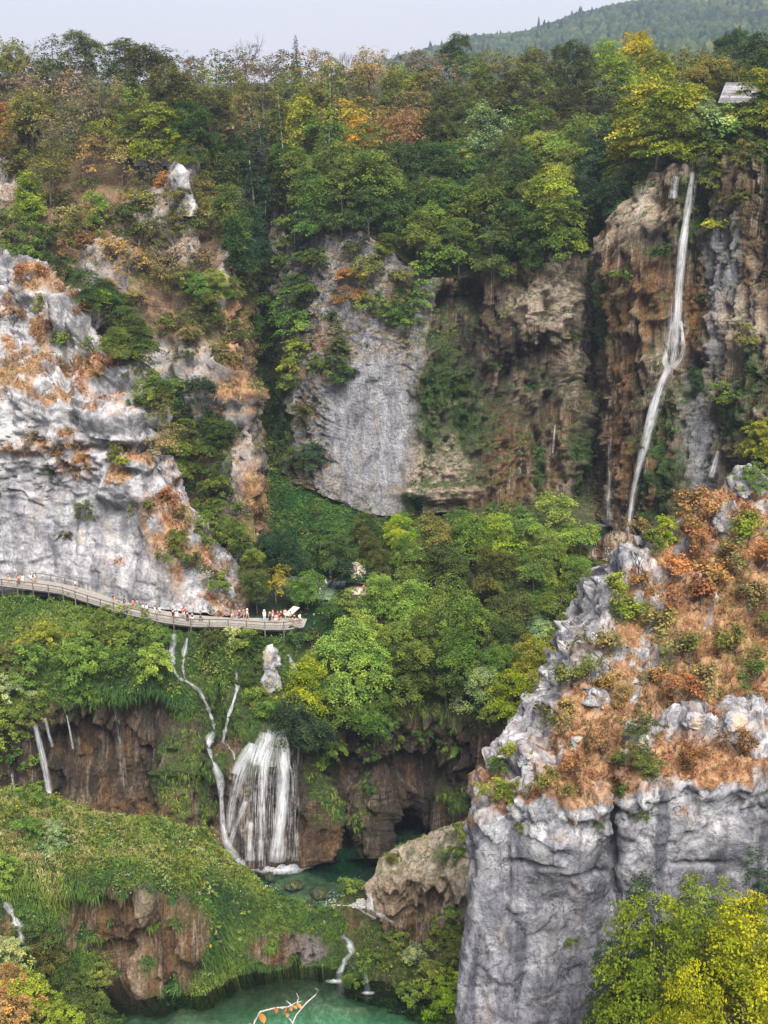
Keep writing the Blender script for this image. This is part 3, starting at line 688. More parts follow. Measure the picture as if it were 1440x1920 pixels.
# ---------- 10 near cliff on the right with its dry slope
RC = [
 [(1178,1050,124),(1022,1345,112),(925,1503,103),(900,1560,101),(876,1750,99),(852,1945,97)],
 [(1210,1035,123),(1060,1340,110),(970,1490,100),(955,1560,98.7),(930,1750,97.4),(920,1945,96)],
 [(1240,1010,124),(1100,1340,109),(1040,1490,98.5),(1040,1570,97),(1030,1750,97),(1025,1945,95.5)],
 [(1280,975,126),(1170,1330,109),(1130,1480,98),(1130,1560,97),(1125,1740,98),(1120,1945,96.5)],
 [(1300,960,127),(1190,1330,109.3),(1153,1480,99.2),(1153,1560,98.6),(1150,1650,98.6),(1150,1945,97.2)],
 [(1320,950,127.5),(1215,1330,109),(1178,1470,98),(1178,1550,97.3),(1180,1740,97.5),(1180,1945,96.5)],
 [(1360,932,128),(1300,1300,110),(1270,1450,98.5),(1270,1530,97.2),(1270,1740,97),(1270,1945,96)],
 [(1440,900,130),(1400,1250,112),(1400,1430,99),(1400,1510,97.7),(1400,1740,96.5),(1400,1945,95.5)],
 [(1640,860,133),(1620,1220,114),(1620,1420,99),(1620,1510,97),(1620,1740,95.5),(1620,1945,94.5)],
 [(2340,860,133),(2320,1220,114),(2320,1420,99),(2320,1510,97),(2320,1740,95.5),(2320,1945,94.5)],
]
rc = back_row(RC, 9, -7)
rc = [[p + np.array([1.0 + 0.06 * i, 13 - i, -1.5]) for i, p in enumerate(rc[0])]] + rc
rc = [c + [c[-1] + np.array([0, -2, -26])] for c in rc]
G, n = loft(rc, 330, 420, world=True)
px, py, _ = proj(G); V0 = G.reshape(-1, 3); wb = wob(V0, 0.2).reshape(px.shape)
rim = np.interp(px, [840, 890, 1000, 1150, 1200, 1300, 1440, 1640], [1505, 1500, 1480, 1440, 1440, 1440, 1420, 1410])
face = sstep(20, 130, py - rim + 40 * wb)
G2, d = limestone_relief(G, n, 1.1, 0.9, 0.8, 0.22, 201, 3.0, fade=1.0 - 0.72 * face)
for (cx, cy, rx, ry, dep) in ((1150, 1525, 5, 110, 1.6), (1100, 1640, 40, 8, 1.0), (1130, 1600, 22, 30, 0.8), (1000, 1620, 50, 6, 0.7), (1320, 1620, 60, 5, 0.6), (950, 1680, 8, 120, 0.6), (1050, 1700, 30, 20, 0.5)):
    G2 -= n * (dep * blob(px + 8 * wb, py + 8 * wb, cx, cy, rx, ry, 0.6))[..., None]
for (cx, cy, rx, ry, dep) in ((1060, 1600, 70, 40, 1.0), (1080, 1500, 60, 30, 0.8), (910, 1560, 24, 50, 0.5), (1400, 1350, 40, 30, 1.2), (1290, 1365, 40, 16, 1.0), (1200, 1390, 22, 26, 1.0), (1120, 1250, 22, 22, 1.0), (1080, 1210, 22, 30, 1.0), (1140, 1120, 24, 40, 1.2),
                              (1000, 1430, 30, 20, 0.9), (1130, 1310, 14, 14, 0.8), (1200, 1230, 24, 14, 0.7), (1350, 1380, 30, 14, 0.9), (1180, 1055, 30, 20, 1.0), (1350, 975, 22, 22, 1.4), (1400, 915, 40, 14, 1.0), (1270, 1350, 30, 20, 0.7)):
    G2 += n * (dep * blob(px + 8 * wb, py + 8 * wb, cx, cy, rx, ry, 0.5))[..., None]
w2 = wob(V0, 0.5, 19).reshape(px.shape)
N2 = grid_normals(G2); nz2 = blur2(N2[..., 2] * np.sign((N2 * n).sum(-1)), 4)
veg = sstep(0.40, 0.56, nz2 + 0.45 * w2 + 0.22 * (1 - face)) * (1 - 0.7 * face)
rockm = np.zeros_like(px)
for b in ((1290, 1365, 50, 20), (1400, 1350, 45, 34), (1200, 1390, 24, 28), (1140, 1120, 30, 50), (1080, 1210, 26, 36), (1020, 1420, 40, 26), (1180, 1055, 34, 22), (1350, 975, 24, 24), (1405, 915, 45, 16), (1120, 1255, 26, 26), (1200, 1230, 26, 14), (1040, 1310, 20, 26), (1350, 1385, 40, 16), (1130, 1310, 14, 14), (1270, 1350, 34, 22), (1430, 1400, 30, 26), (960, 1440, 16, 20), (1060, 1260, 24, 40), (1110, 1160, 20, 50), (1160, 1080, 24, 30), (1010, 1370, 24, 30), (975, 1450, 26, 26), (1230, 1360, 20, 16), (1160, 1230, 16, 16), (1320, 1330, 20, 12)):
    rockm = np.maximum(rockm, blob(px + 10 * w2, py + 8 * w2, *b, 0.35))
xl = np.interp(py, [900, 1045, 1345, 1503, 1600], [1290, 1165, 1000, 885, 870]); rockm = np.maximum(rockm, (1 - sstep(10, 70, px - xl + 70 * w2)) * 0.95)
rockm = np.maximum(rockm, sstep(.14, .3, wob(V0, 0.28, 99).reshape(px.shape)) * sstep(1300, 1440, py) * .8)
rockm = np.maximum(rockm, sstep(.24, .36, wob(V0, 0.3, 98).reshape(px.shape)) * .75)
veg = np.clip(veg * (1 - rockm * 0.95), 0, 1)
for b in ((940, 1480, 40, 22), (990, 1400, 20, 20), (1080, 1410, 60, 40), (1000, 1550, 20, 12), (1100, 1535, 30, 10)): veg = np.maximum(veg, blob(px, py, *b, 0.6) * sstep(-0.2, 0.1, w2) * 0.9)
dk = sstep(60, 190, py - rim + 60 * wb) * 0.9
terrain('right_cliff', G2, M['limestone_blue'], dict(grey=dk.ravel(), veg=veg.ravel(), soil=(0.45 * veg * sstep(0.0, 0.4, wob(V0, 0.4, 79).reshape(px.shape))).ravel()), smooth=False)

# ---------- 11 near banks below the frame's lower corners
NB = [[(-200,1770,125),(-200,1860,117),(-200,1980,106)],[(0,1800,123),(0,1870,118),(0,1980,109)],[(100,1845,122.5),(100,1895,118.5),(100,1990,111)],[(170,1890,121),(175,1930,118),(175,2000,114)],[(215,1935,119),(215,1960,117),(215,2010,114)]]
nb = [[P(*(p[0] - 400, p[1], p[2])) for p in NB[0]]] + [[P(*p) for p in c] for c in NB]; nb.append([p + np.array([2, 0, -5]) for p in nb[-1]])
G, n = loft(nb, 70, 60, world=True); V0 = G.reshape(-1, 3)
terrain('near_bank', G + n * (0.6 * fbm(V0 / 3, 4, 181)).reshape(G.shape[:2])[..., None], M['grass_soil'], {})
xs = np.linspace(8, 70, 50); ys = np.linspace(55, 97, 40); X, Y = np.meshgrid(xs, ys, indexing='ij')
Z = CZ - 99 + 22 * sstep(13, 25, X) + 0.05 * X + 0.12 * (Y - 80) + fbm(np.stack([X, Y, Y * 0], -1).reshape(-1, 3) / 6, 4, 9).reshape(X.shape)
terrain('scree_slope', np.stack([X, Y, Z], -1), M['forest_floor'], {})

# ---------- 12 pool beds and the wide ground
xs = np.linspace(-45, 45, 180); ys = np.linspace(108, 166, 120); X, Y = np.meshgrid(xs, ys, indexing='ij')
p3 = np.stack([X, Y, 0 * X], -1).reshape(-1, 3)
Z = np.where(Y > 139.5, CZ - 102.0, CZ - 107.3)
ppx, ppy, _ = proj(np.stack([X, Y, Z], -1))
nz = fbm(p3 / 4, 4, 301).reshape(X.shape); nf = fbm(p3 / 1.2, 3, 302).reshape(X.shape)
deep1 = blob(ppx + 20 * nz, ppy + 8 * nz, 690, 1600, 95, 30, 0.45)
bed1 = CZ - 102.0 - 1.5 - 0.8 * nz - 0.4 * nf - 4.0 * deep1
shelf = blob(ppx + 60 * nz, ppy + 25 * nz, 520, 1835, 140, 34, 0.7); shelf = np.maximum(shelf, blob(ppx + 40 * nz, ppy + 10 * nz, 640, 1868, 50, 9, 0.7)); shelf = np.maximum(shelf, 0.8 * blob(ppx + 60 * nz, ppy + 20 * nz, 360, 1890, 100, 26, 0.8))
bed2 = CZ - 107.3 - 3.0 + 1.7 * shelf + 0.45 * nz + 0.35 * nf
k = int(np.argmax(ys > 139.5))
terrain('lower_pool_bed', np.stack([X, Y, bed1 + 0.15 * nf], -1)[:, k:], M['algae_bed'], {})
terrain('bottom_pool_bed', np.stack([X, Y, bed2 + 0.15 * nf], -1)[:, :k + 1], M['bed'], {})
s = 2600
me = np_mesh('ground', [(-s, -300, CZ - 130), (s, -300, CZ - 130), (s, s, CZ - 130), (-s, s, CZ - 130)], quads=[(0, 1, 2, 3)])
link('ground', me, M['forest_floor'], kind='structure')

# ---------- 13 far wooded hill
rd = [(560,170),(700,126),(800,98),(890,74),(970,68),(1040,48),(1100,30),(1180,14),(1270,4),(1360,2),(1440,-4),(1700,-20),(2100,30)]
FH = []
for x, y in rd: FH.append([(x, y + 14, 2250), (x, y, 2000), (x, y + 32, 1700), (x, y + 70, 1400), (x, y + 150, 950)])
G, n = loft(FH, 220, 90); V0 = G.reshape(-1, 3)
px, py, _ = proj(G)
d = (14 * fbm(V0 / 160, 4, 401)).reshape(G.shape[:2]); d[:, :30] *= 0.35
terrain('far_hill', G + np.array([0, 0, 1.0]) * d[..., None], M['forest_floor'], {})

# ---------- where does a pixel meet the ground?
def build_bvh(names=None):
    V, Q, off = [], [], 0
    for nm, v, q, _ in TERR:
        if names is not None and nm not in names: continue
        V.append(v); Q.append(q + off); off += len(v)
    V = np.concatenate(V); Q = np.concatenate(Q)
    return BVHTree.FromPolygons(V.tolist(), Q.tolist())
BVH = build_bvh()
def hit(px, py, bvh=None):
    d = Vector(ray(px, py)).normalized()
    r = (bvh or BVH).ray_cast(Vector((0, 0, CZ)), d)
    return (None, None) if r[0] is None else (np.array(r[0]), np.array(r[1]))
def drop(x, y, ztop=CZ + 80, bvh=None):
    r = (bvh or BVH).ray_cast(Vector((x, y, ztop)), Vector((0, 0, -1)))
    return None if r[0] is None else np.array(r[0])
# ================================================================== plants
def foliage_material(name, transl=0.3, hue=1.0):
    g = NG(name); oi = g.n('ShaderNodeObjectInfo'); t = g.attr('tint')
    c = g.mix(1.0, oi.outputs['Color'], g.ramp(t, [(0.0, (0.45, 0.52, 0.5)), (0.5, (1.2, 1.18, 1.05)), (1.0, (2.3 * hue, 2.1, 1.2))]), 'MULTIPLY')
    nz = g.noise(g.obj(), 0.35, 2)
    c = g.mix(0.8, c, g.ramp(nz, [(0.32, (0.66, 0.8, 0.85)), (0.5, (1, 1, 1)), (0.68, (1.45, 1.2, 0.85))]), 'MULTIPLY')
    d = g.n('ShaderNodeBsdfDiffuse'); tr = g.n('ShaderNodeBsdfTranslucent'); mx = g.n('ShaderNodeMixShader'); mx.inputs[0].default_value = transl
    g.l(c, d.inputs[0]); g.l(c, tr.inputs[0]); g.l(d.outputs[0], mx.inputs[1]); g.l(tr.outputs[0], mx.inputs[2])
    return g.done(mx.outputs[0])
M['leaf'] = foliage_material('leaf')
def bark_material(name, a, b):
    g = NG(name); f = g.noise(g.obj((3, 3, 0.6)), 2.0, 5, 0.7)
    return g.done(g.bsdf(g.ramp(f, [(0.3, a), (0.7, b)]), 0.95, g.bump(f, 0.6, 0.1), 0.1))
M['bark'] = bark_material('bark', (0.05, 0.04, 0.032), (0.17, 0.145, 0.12))
M['bark_pale'] = bark_material('bark_pale', (0.16, 0.14, 0.12), (0.36, 0.33, 0.30))
M['bark_dark'] = bark_material('bark_dark', (0.025, 0.018, 0.014), (0.08, 0.06, 0.05))

def rnd_unit(r, n):
    v = r.normal(size=(n, 3)); return v / np.linalg.norm(v, axis=1, keepdims=True)
def leaf_quads(c, nrm, size, r, asp=0.62):
    n = len(c); a = np.cross(nrm, rnd_unit(r, n)); a /= np.linalg.norm(a, axis=1, keepdims=True) + 1e-9
    b = np.cross(nrm, a); s = (size * r.uniform(0.65, 1.3, n))[:, None] * 0.5
    V = np.stack([c - a * s, c + b * s * asp, c + a * s, c - b * s * asp], 1).reshape(-1, 3)
    return V, np.arange(4 * n).reshape(-1, 4)
def sprays(cent, rad, nl, r, out_c, leaf, droop=0.3, flat=0.25, updir=0.8):
    """flat sprays of leaves, each drooping at its rim"""
    C, N, T = [], [], []
    for k in range(len(cent)):
        m = max(3, int(nl * (rad[k] / rad.mean()) ** 2))
        an = r.uniform(0, 2 * np.pi, m); q = np.sqrt(r.uniform(0, 1, m))
        rr = rad[k] * q * (0.75 + 0.25 * np.cos(an * 3 + r.uniform(0, 6)))
        out = cent[k] - out_c; out = out / (np.linalg.norm(out) + 1e-6)
        tilt = np.array([out[0], out[1], 0]) * 0.45
        p = np.stack([np.cos(an) * rr, np.sin(an) * rr, r.normal(0, flat * rad[k] * 0.5, m) - droop * q**2 * rad[k]], 1)
        p[:, 2] -= p[:, 0] * tilt[0] + p[:, 1] * tilt[1]
        C.append(cent[k] + p)
        nn = np.array([0, 0, updir]) + 0.5 * out + r.normal(0, 0.45, (m, 3)); N.append(nn / np.linalg.norm(nn, axis=1, keepdims=True))
        T.append(np.clip(r.normal(0.42, 0.2) + r.normal(0, 0.15, m) + 0.15 * q, 0, 1))
    C = np.concatenate(C); N = np.concatenate(N); T = np.concatenate(T)
    V, Q = leaf_quads(C, N, np.full(len(C), leaf), r)
    return V, Q, np.repeat(T, 4)
LIB = {}
def add_lib(kind, crown_me, trunk_me): LIB.setdefault(kind, []).append((crown_me, trunk_me))
def limb_mesh(name, H, tops, r0, r, zbase=0.0, lean=0.0, n=6):
    mb = MB(); k = 7
    sp = np.array([[lean * (t ** 1.5) * H + 0.02 * H * math.sin(4 * t + lean * 9), 0.015 * H * math.sin(5 * t + 1), zbase + (H - zbase) * t] for t in np.linspace(0, 1, k)])
    sp[0, 2] -= 0.05 * H
    mb.tube(sp, r0 * np.linspace(1.15, 0.15, k), n)
    for q in tops:
        t0 = np.clip((q[2] / H) * r.uniform(0.45, 0.75), 0.1, 0.9); b = np.array([np.interp(t0, np.linspace(0, 1, k), sp[:, i]) for i in range(3)])
        m1 = b + (q - b) * 0.5 + np.array([0, 0, 0.06 * H]) * r.uniform(0, 1); mb.tube([b, m1, q], [r0 * 0.42 * (1.1 - t0), r0 * 0.24 * (1.1 - t0), r0 * 0.06], 4, cap=False)
    return mb.mesh(name, True)
def broad(seed, H=10.0, rx=3.6, z0=0.28, nsp=150, nl=48, leaf=0.30, spr=0.95, kind='broad', taper=0.0, droop=0.3, trunk_r=0.17, gaps=0.0, ry=None, flat=0.25):
    r = np.random.default_rng(seed); zc = H * (z0 + 1) / 2; rz = H * (1 - z0) / 2
    nlobe = 7; lob = np.stack([r.uniform(-.55, .55, nlobe) * rx, r.uniform(-.55, .55, nlobe) * rx, zc + r.uniform(-.75, .72, nlobe) * rz], 1)
    lr = r.uniform(0.42, 0.68, nlobe)
    lob[0] = [0, 0, zc + 0.45 * rz]; lob[1] = [0, 0, zc - .1 * rz]; lr[1] = 0.75
    c = []
    while len(c) < nsp:
        i = r.integers(nlobe); d = rnd_unit(r, 1)[0]; d[2] = abs(d[2]) * 0.9 - 0.35 * (r.random() < 0.5)
        q = lob[i] + d * np.array([rx * lr[i], rx * lr[i], rz * lr[i] * 0.85]) * r.uniform(0.72, 1.05)
        tz = (q[2] - (zc - rz)) / (2 * rz)
        if tz > 1.0 or tz < 0.0: continue
        lim = rx * (1.0 - taper * max(0, tz - 0.2)) * 1.08
        if np.hypot(q[0], q[1]) > lim: continue
        if gaps and vnoise(q[None] * 0.45 + seed, seed)[0] > 0.9 - gaps: continue
        c.append(q)
    c = np.array(c); rad = spr * r.uniform(0.6, 1.35, nsp) * (H / 10)
    V, Q, T = sprays(c, rad, nl, r, np.array([0, 0, zc - 0.2 * rz]), leaf, droop, flat)
    me = np_mesh('crown', V, quads=Q, attrs={'tint': T}, smooth=False); me.materials.append(M['leaf'])
    tops = c[r.choice(nsp, 14, replace=False)] * np.array([0.8, 0.8, 0.97])
    tm = limb_mesh('trunk', H * 0.86, tops, trunk_r * H / 10, r, lean=r.uniform(-.06, .06)); tm.materials.append(M['bark'])
    add_lib(kind, me, tm)
def conifer(seed, H=14.0, rx=2.4, kind='conifer', dens=1.0, ragged=0.2):
    r = np.random.default_rng(seed); C, N, T = [], [], []; tops = []
    for z in np.arange(0.12 * H, 0.985 * H, 0.36):
        f = 1 - (z / H); R = rx * (f ** 0.75) * 1.05 + 0.15
        for k in range(int(6 + 4 * f)):
            an = r.uniform(0, 2 * np.pi); L = R * r.uniform(1 - 2.2 * ragged, 1 + ragged)
            m = max(3, int(L * 15 * dens)); t = np.sqrt(r.uniform(0.02, 1, m)); wd = 0.22 * L * (1 - 0.5 * t)
            side = r.uniform(-1, 1, m) * wd; d = np.array([math.cos(an), math.sin(an)]); e = np.array([-d[1], d[0]])
            p = np.stack([d[0] * t * L + e[0] * side, d[1] * t * L + e[1] * side, z - 0.28 * t * L + 0.10 * L * t**2 - 0.1 * np.abs(side) - r.uniform(0, .22, m)], 1)
            C.append(p); nn = np.array([d[0] * .3, d[1] * .3, 0.9]) + r.normal(0, .35, (m, 3)); N.append(nn / np.linalg.norm(nn, axis=1, keepdims=True)); T.append(np.clip(0.2 + 0.45 * t + r.normal(0, .1, m), 0, 1))
    C = np.concatenate(C); N = np.concatenate(N); T = np.concatenate(T)
    V, Q = leaf_quads(C, N, np.full(len(C), 0.36), r, 0.42)
    me = np_mesh('crown', V, quads=Q, attrs={'tint': np.repeat(T, 4)}, smooth=False); me.materials.append(M['leaf'])
    tm = limb_mesh('trunk', H, [], 0.2, r); tm.materials.append(M['bark_pale']); add_lib(kind, me, tm)
def branchy(name, seed, H=9.0, spread=0.5, depth=5, r0=0.11, mat='bark', n0=3, up=0.25):
    r = np.random.default_rng(seed); mb = MB(); tips = []
    def grow(p, d, L, rad, lev):
        q1 = p + d * L * 0.5 + r.normal(0, 0.03, 3) * L; q = p + d * L
        mb.tube([p, q1, q], [rad, rad * .85, rad * .66], 5 if lev < 2 else 3, cap=False)
        if lev >= depth: tips.append(q); return
        for k in range(r.integers(2, 4) if lev else n0):
            nd = d + r.normal(0, spread, 3) + np.array([0, 0, up]); nd /= np.linalg.norm(nd)
            grow(q if r.random() < .7 else q1, nd, L * r.uniform(.6, .85), rad * .62, lev + 1)
    grow(np.array([0, 0, -0.3]), np.array([0.03, 0.02, 1.0]), H * 0.30, r0, 0)
    me = mb.mesh(name, True); me.materials.append(M[mat]); return me, np.array(tips)
def wispy(seed, H=3.0, kind='wisp', leaf=0.16, nl=15, spread=0.55, depth=4):
    tm, tips = branchy('stem', seed, H, spread, depth, 0.05, 'bark', 4, 0.2)
    r = np.random.default_rng(seed + 5)
    c = tips[r.random(len(tips)) < 0.95]; rad = np.full(len(c), 0.32) * r.uniform(.6, 1.4, len(c))
    V, Q, T = sprays(c, rad, nl, r, np.array([0, 0, H * 0.4]), leaf, 0.15, 0.5, 0.6)
    me = np_mesh('foliage', V, quads=Q, attrs={'tint': T}, smooth=False); me.materials.append(M['leaf']); add_lib(kind, me, tm)

for s in range(5): broad(100 + s, nsp=300, nl=40, leaf=0.245, spr=0.70, flat=0.45, rx=3.7 + 0.3 * (s % 3), z0=0.06)
for s in range(3): broad(120 + s, rx=2.9, nsp=260, nl=38, leaf=0.245, spr=0.68, flat=0.45, taper=0.55, z0=0.12, kind='tall', H=11)
for s in range(3): broad(140 + s, H=10, rx=4.3, nsp=120, nl=70, leaf=0.27, spr=1.15, droop=0.18, flat=0.12, kind='layer', z0=0.06, gaps=0.25)
for s in range(2): broad(160 + s, H=10, rx=4.2, nsp=400, nl=44, leaf=0.17, spr=0.72, droop=0.12, flat=0.06, kind='near', z0=0.05, taper=0.45, gaps=0.4)
for s in range(4): broad(180 + s, H=3.0, rx=1.9, nsp=46, nl=40, leaf=0.21, spr=1.5, kind='bush', z0=0.0, trunk_r=0.15)
for s in range(3): broad(190 + s, H=3.0, rx=1.9, nsp=120, nl=34, leaf=0.125, spr=0.85, kind='bigbush', z0=0.0, trunk_r=0.15, flat=0.35)
for s in range(3): broad(200 + s, H=9, rx=3.3, nsp=70, nl=30, leaf=0.25, spr=1.0, kind='thin', z0=0.25, gaps=0.35)
for s in range(3): wispy(220 + s)
for s in range(2): wispy(230 + s, H=9.0, kind='wisptree', leaf=0.24, nl=7, spread=0.42, depth=5)
conifer(240); conifer(241, ragged=0.35); conifer(242, H=11, rx=3.0, kind='fir', ragged=0.3)
BARE = [branchy('branches', 250 + s, 10.0, 0.34, 6, 0.13, 'bark', 4, 0.3)[0] for s in range(2)]
SNAG = [branchy('branches', 260 + s, 6.0, 0.5, 3, 0.10, 'bark_dark', 2, 0.15)[0] for s in range(3)]
PALEB = [branchy('branches', 270 + s, 4.0, 0.6, 4, 0.05, 'bark_pale', 3, -0.1)[0] for s in range(2)]

PAL = {
 'db': ((.026, .050, .032), 'dark bluish-green'), 'dk': ((.040, .068, .024), 'dark green'), 'md': ((.076, .118, .030), 'mid-green'),
 'lt': ((.125, .180, .042), 'light green'), 'br': ((.16, .225, .022), 'bright green'), 'pa': ((.17, .22, .115), 'pale grey-green'),
 'yg': ((.15, .18, .028), 'yellow-green'), 'ye': ((.29, .27, .022), 'yellow'), 'ol': ((.10, .11, .034), 'olive'), 'do': ((.058, .068, .026), 'dark olive'),
 'ta': ((.18, .145, .065), 'straw-brown'), 'or': ((.25, .13, .06), 'orange'), 'ru': ((.18, .09, .05), 'rust-red'), 'gb': ((.125, .105, .075), 'grey-brown'),
 'go': ((.25, .18, .03), 'golden'), 'b1': ((.098, .142, .018), 'yellow-green'), 'b2': ((.165, .178, .012), 'yellow'),
}
USED = {}
def plant(name, pos, H, code, kind, label, cat='tree', group=None, sx=1.0, seed=None, parts=('crown', 'trunk'), jit=0.18):
    r = random.Random(seed if seed is not None else hash((round(float(pos[0]), 2), round(float(pos[1]), 2))) & 0xffff)
    lib = LIB[kind]; cm, tm = lib[r.randrange(len(lib))]
    base = {'broad': 10, 'tall': 11, 'layer': 10, 'near': 10, 'bush': 3, 'bigbush': 3, 'thin': 9, 'wisp': 3, 'wisptree': 9, 'conifer': 14, 'fir': 11}[kind]
    s = H / base
    e = bpy.data.objects.new(name, None); COL.objects.link(e)
    e.location = tuple(float(x) for x in pos); e.rotation_euler = (r.uniform(-.05, .05), r.uniform(-.05, .05), r.uniform(0, 6.28)); e.scale = (s * sx, s * sx, s)
    col = PAL[code][0]; j = [1 + r.uniform(-jit, jit) for _ in range(2)]
    c = bpy.data.objects.new(parts[0], cm); COL.objects.link(c); c.parent = e
    c.color = (col[0] * j[0] * j[1], col[1] * j[1], col[2] * j[1] * (1 + r.uniform(-.1, .1)), 1)
    t = bpy.data.objects.new(parts[1], tm); COL.objects.link(t); t.parent = e
    tag(e, label, cat, group)
    USED.setdefault(label, []).append(e)
    return e
def bare(name, me, pos, s, label, cat='tree', rot=None, tilt=(0, 0), group=None):
    o = link(name, me, None, label=label, cat=cat, group=group); o.location = tuple(float(x) for x in pos); o.scale = (s, s, s)
    o.rotation_euler = (tilt[0], tilt[1], rot if rot is not None else random.uniform(0, 6)); USED.setdefault(label, []).append(o); return o
GROUND = build_bvh([t[0] for t in TERR if t[0] not in ('far_hill', 'lower_pool_bed', 'bottom_pool_bed')])
def stand(px, py, h, Ymin, Ymax, bvh=GROUND):
    """the ground point whose spot h metres above it shows at that pixel"""
    best = None
    for Y in np.arange(Ymin, Ymax, 1.0):
        q = P(px, py, Y); g = drop(q[0], q[1], CZ + 60, bvh)
        if g is None: continue
        dlt = q[2] - h - g[2]
        if best is None or abs(dlt) < best[0]: best = (abs(dlt), g)
        if abs(dlt) < 0.4: break
    return None if best is None else best[1]
WORDS = {'broad': 'round-crowned', 'tall': 'tall narrow', 'layer': 'layered', 'thin': 'thin-crowned', 'wisptree': 'sparse twiggy', 'conifer': 'conifer', 'fir': 'fir', 'bush': 'bushy', 'bigbush': 'bushy', 'wisp': 'wispy', 'near': 'beech'}

# ---------- forest on the back slope: crowns seen in the photo, (x, y, radius px, colour, kind)
FOREST = [
 (420,330,50,'dk','tall'),(435,390,50,'md','tall'),(440,460,50,'dk','tall'),(455,530,50,'dk','broad'),(440,300,45,'dk','tall'),(500,560,45,'md','broad'),(395,290,40,'dk','broad'),(470,600,45,'dk','broad'),
 (25,110,45,'ol','broad'),(100,105,45,'do','thin'),(160,100,50,'ol','broad'),(235,110,50,'do','layer'),(285,130,55,'do','broad'),(60,215,60,'ol','broad'),(30,165,40,'gb','wisptree'),
 (130,170,50,'gb','wisptree'),(185,190,50,'gb','thin'),(222,190,32,'md','broad'),(120,240,50,'gb','wisptree'),(340,180,60,'do','broad'),(300,235,55,'yg','layer'),(255,250,45,'ol','broad'),
 (385,165,45,'ol','thin'),(365,250,45,'dk','broad'),(400,215,50,'do','broad'),(420,270,45,'dk','broad'),(90,300,45,'ol','thin'),(20,250,30,'ru','layer'),(410,140,40,'ol','wisptree'),(350,120,35,'gb','wisptree'),
 (445,180,45,'ol','thin'),(495,185,45,'ol','thin'),(440,215,40,'ta','thin'),(540,170,40,'ol','thin'),(590,190,45,'ol','broad'),(630,150,40,'ol','thin'),(690,125,45,'ta','thin'),(530,230,45,'ol','tall'),
 (570,240,55,'yg','tall'),(605,260,60,'md','layer'),(655,230,36,'go','broad'),(690,275,55,'ol','layer'),(640,320,60,'md','layer'),(720,240,38,'ta','thin'),(735,180,45,'ol','broad'),(745,150,40,'yg','broad'),
 (560,320,50,'md','tall'),(520,330,45,'dk','tall'),(700,340,60,'md','broad'),(750,300,55,'dk','broad'),(745,390,55,'dk','broad'),(690,400,45,'dk','broad'),(640,400,45,'dk','layer'),(590,370,40,'md','thin'),
 (480,290,55,'db','conifer'),(470,360,60,'db','conifer'),(490,430,60,'db','conifer'),(455,420,50,'db','broad'),(480,500,55,'db','broad'),(465,250,45,'dk','conifer'),
 (790,170,50,'ol','broad'),(845,190,55,'do','broad'),(900,165,50,'ol','broad'),(955,170,55,'do','broad'),(1010,165,50,'ol','broad'),(860,90,50,'dk','broad'),(770,210,45,'ta','broad'),(815,235,50,'do','broad'),
 (880,225,50,'do','broad'),(760,250,45,'ru','thin'),(800,295,50,'dk','broad'),(865,280,38,'lt','layer'),(850,330,55,'dk','broad'),(905,250,55,'pa','tall'),(940,290,50,'do','broad'),(1000,245,50,'md','broad'),
 (1050,210,55,'do','broad'),(1085,125,60,'dk','broad'),(1140,95,45,'br','broad'),(1200,100,50,'ye','broad'),(1170,150,50,'yg','broad'),(1130,190,60,'do','layer'),(1090,260,55,'md','layer'),(1010,280,45,'lt','broad'),
 (1075,300,45,'lt','broad'),(1125,290,55,'db','tall'),(1150,370,60,'db','broad'),(1100,400,55,'db','broad'),(1160,440,50,'db','broad'),(1030,370,70,'yg','layer'),(1055,420,60,'md','layer'),(970,330,55,'dk','broad'),
 (915,380,60,'md','broad'),(960,410,60,'dk','layer'),(830,390,55,'md','broad'),(785,440,55,'md','broad'),(860,450,55,'md','layer'),(925,460,55,'dk','layer'),(800,490,45,'md','bush'),(890,510,40,'md','bush'),(990,440,55,'dk','broad'),
 (1240,140,55,'yg','broad'),(1300,130,45,'ol','thin'),(1280,200,55,'yg','layer'),(1220,200,55,'yg','layer'),(1190,250,60,'yg','layer'),(1230,280,55,'md','layer'),(1180,300,40,'yg','layer'),(1360,90,50,'dk','broad'),(1420,110,60,'dk','broad'),
 (1390,150,45,'do','broad'),(1330,150,45,'ol','broad'),(1440,180,45,'md','broad'),(1330,225,40,'pa','bush'),(1420,240,50,'yg','layer'),(1370,250,45,'md','bush'),(1330,275,38,'md','bush'),(1410,310,50,'md','layer'),(1380,360,40,'ol','bush'),(1440,350,40,'ol','bush'),
 (1000,110,40,'ol','broad'),(1050,115,40,'do','broad'),(940,125,40,'ol','thin'),(800,120,38,'gb','wisptree'),(760,110,38,'gb','wisptree'),(710,100,34,'ta','wisptree'),(600,120,38,'ta','thin'),(500,130,35,'gb','wisptree'),(460,140,40,'gb','wisptree'),
]
cnt = 0
def zone(px, py):
    if px < 430: return 'on the ridge above the left cliff' if py < 160 else 'on the wooded slope above the left spur'
    if px < 520 and py > 220: return 'in the gully by the grey slab'
    if px < 760: return 'on the skyline left of the far hill' if py < 170 else 'on the rim above the grey slab'
    if px < 1160: return 'below the far hill on the plateau edge' if py < 200 else ('right above the cave cliff' if py > 340 else 'on the middle of the wooded slope')
    return 'beside the wooden roof' if py > 160 else 'on the plateau above the great waterfall'
def side_word(px, lo, hi):
    return ''
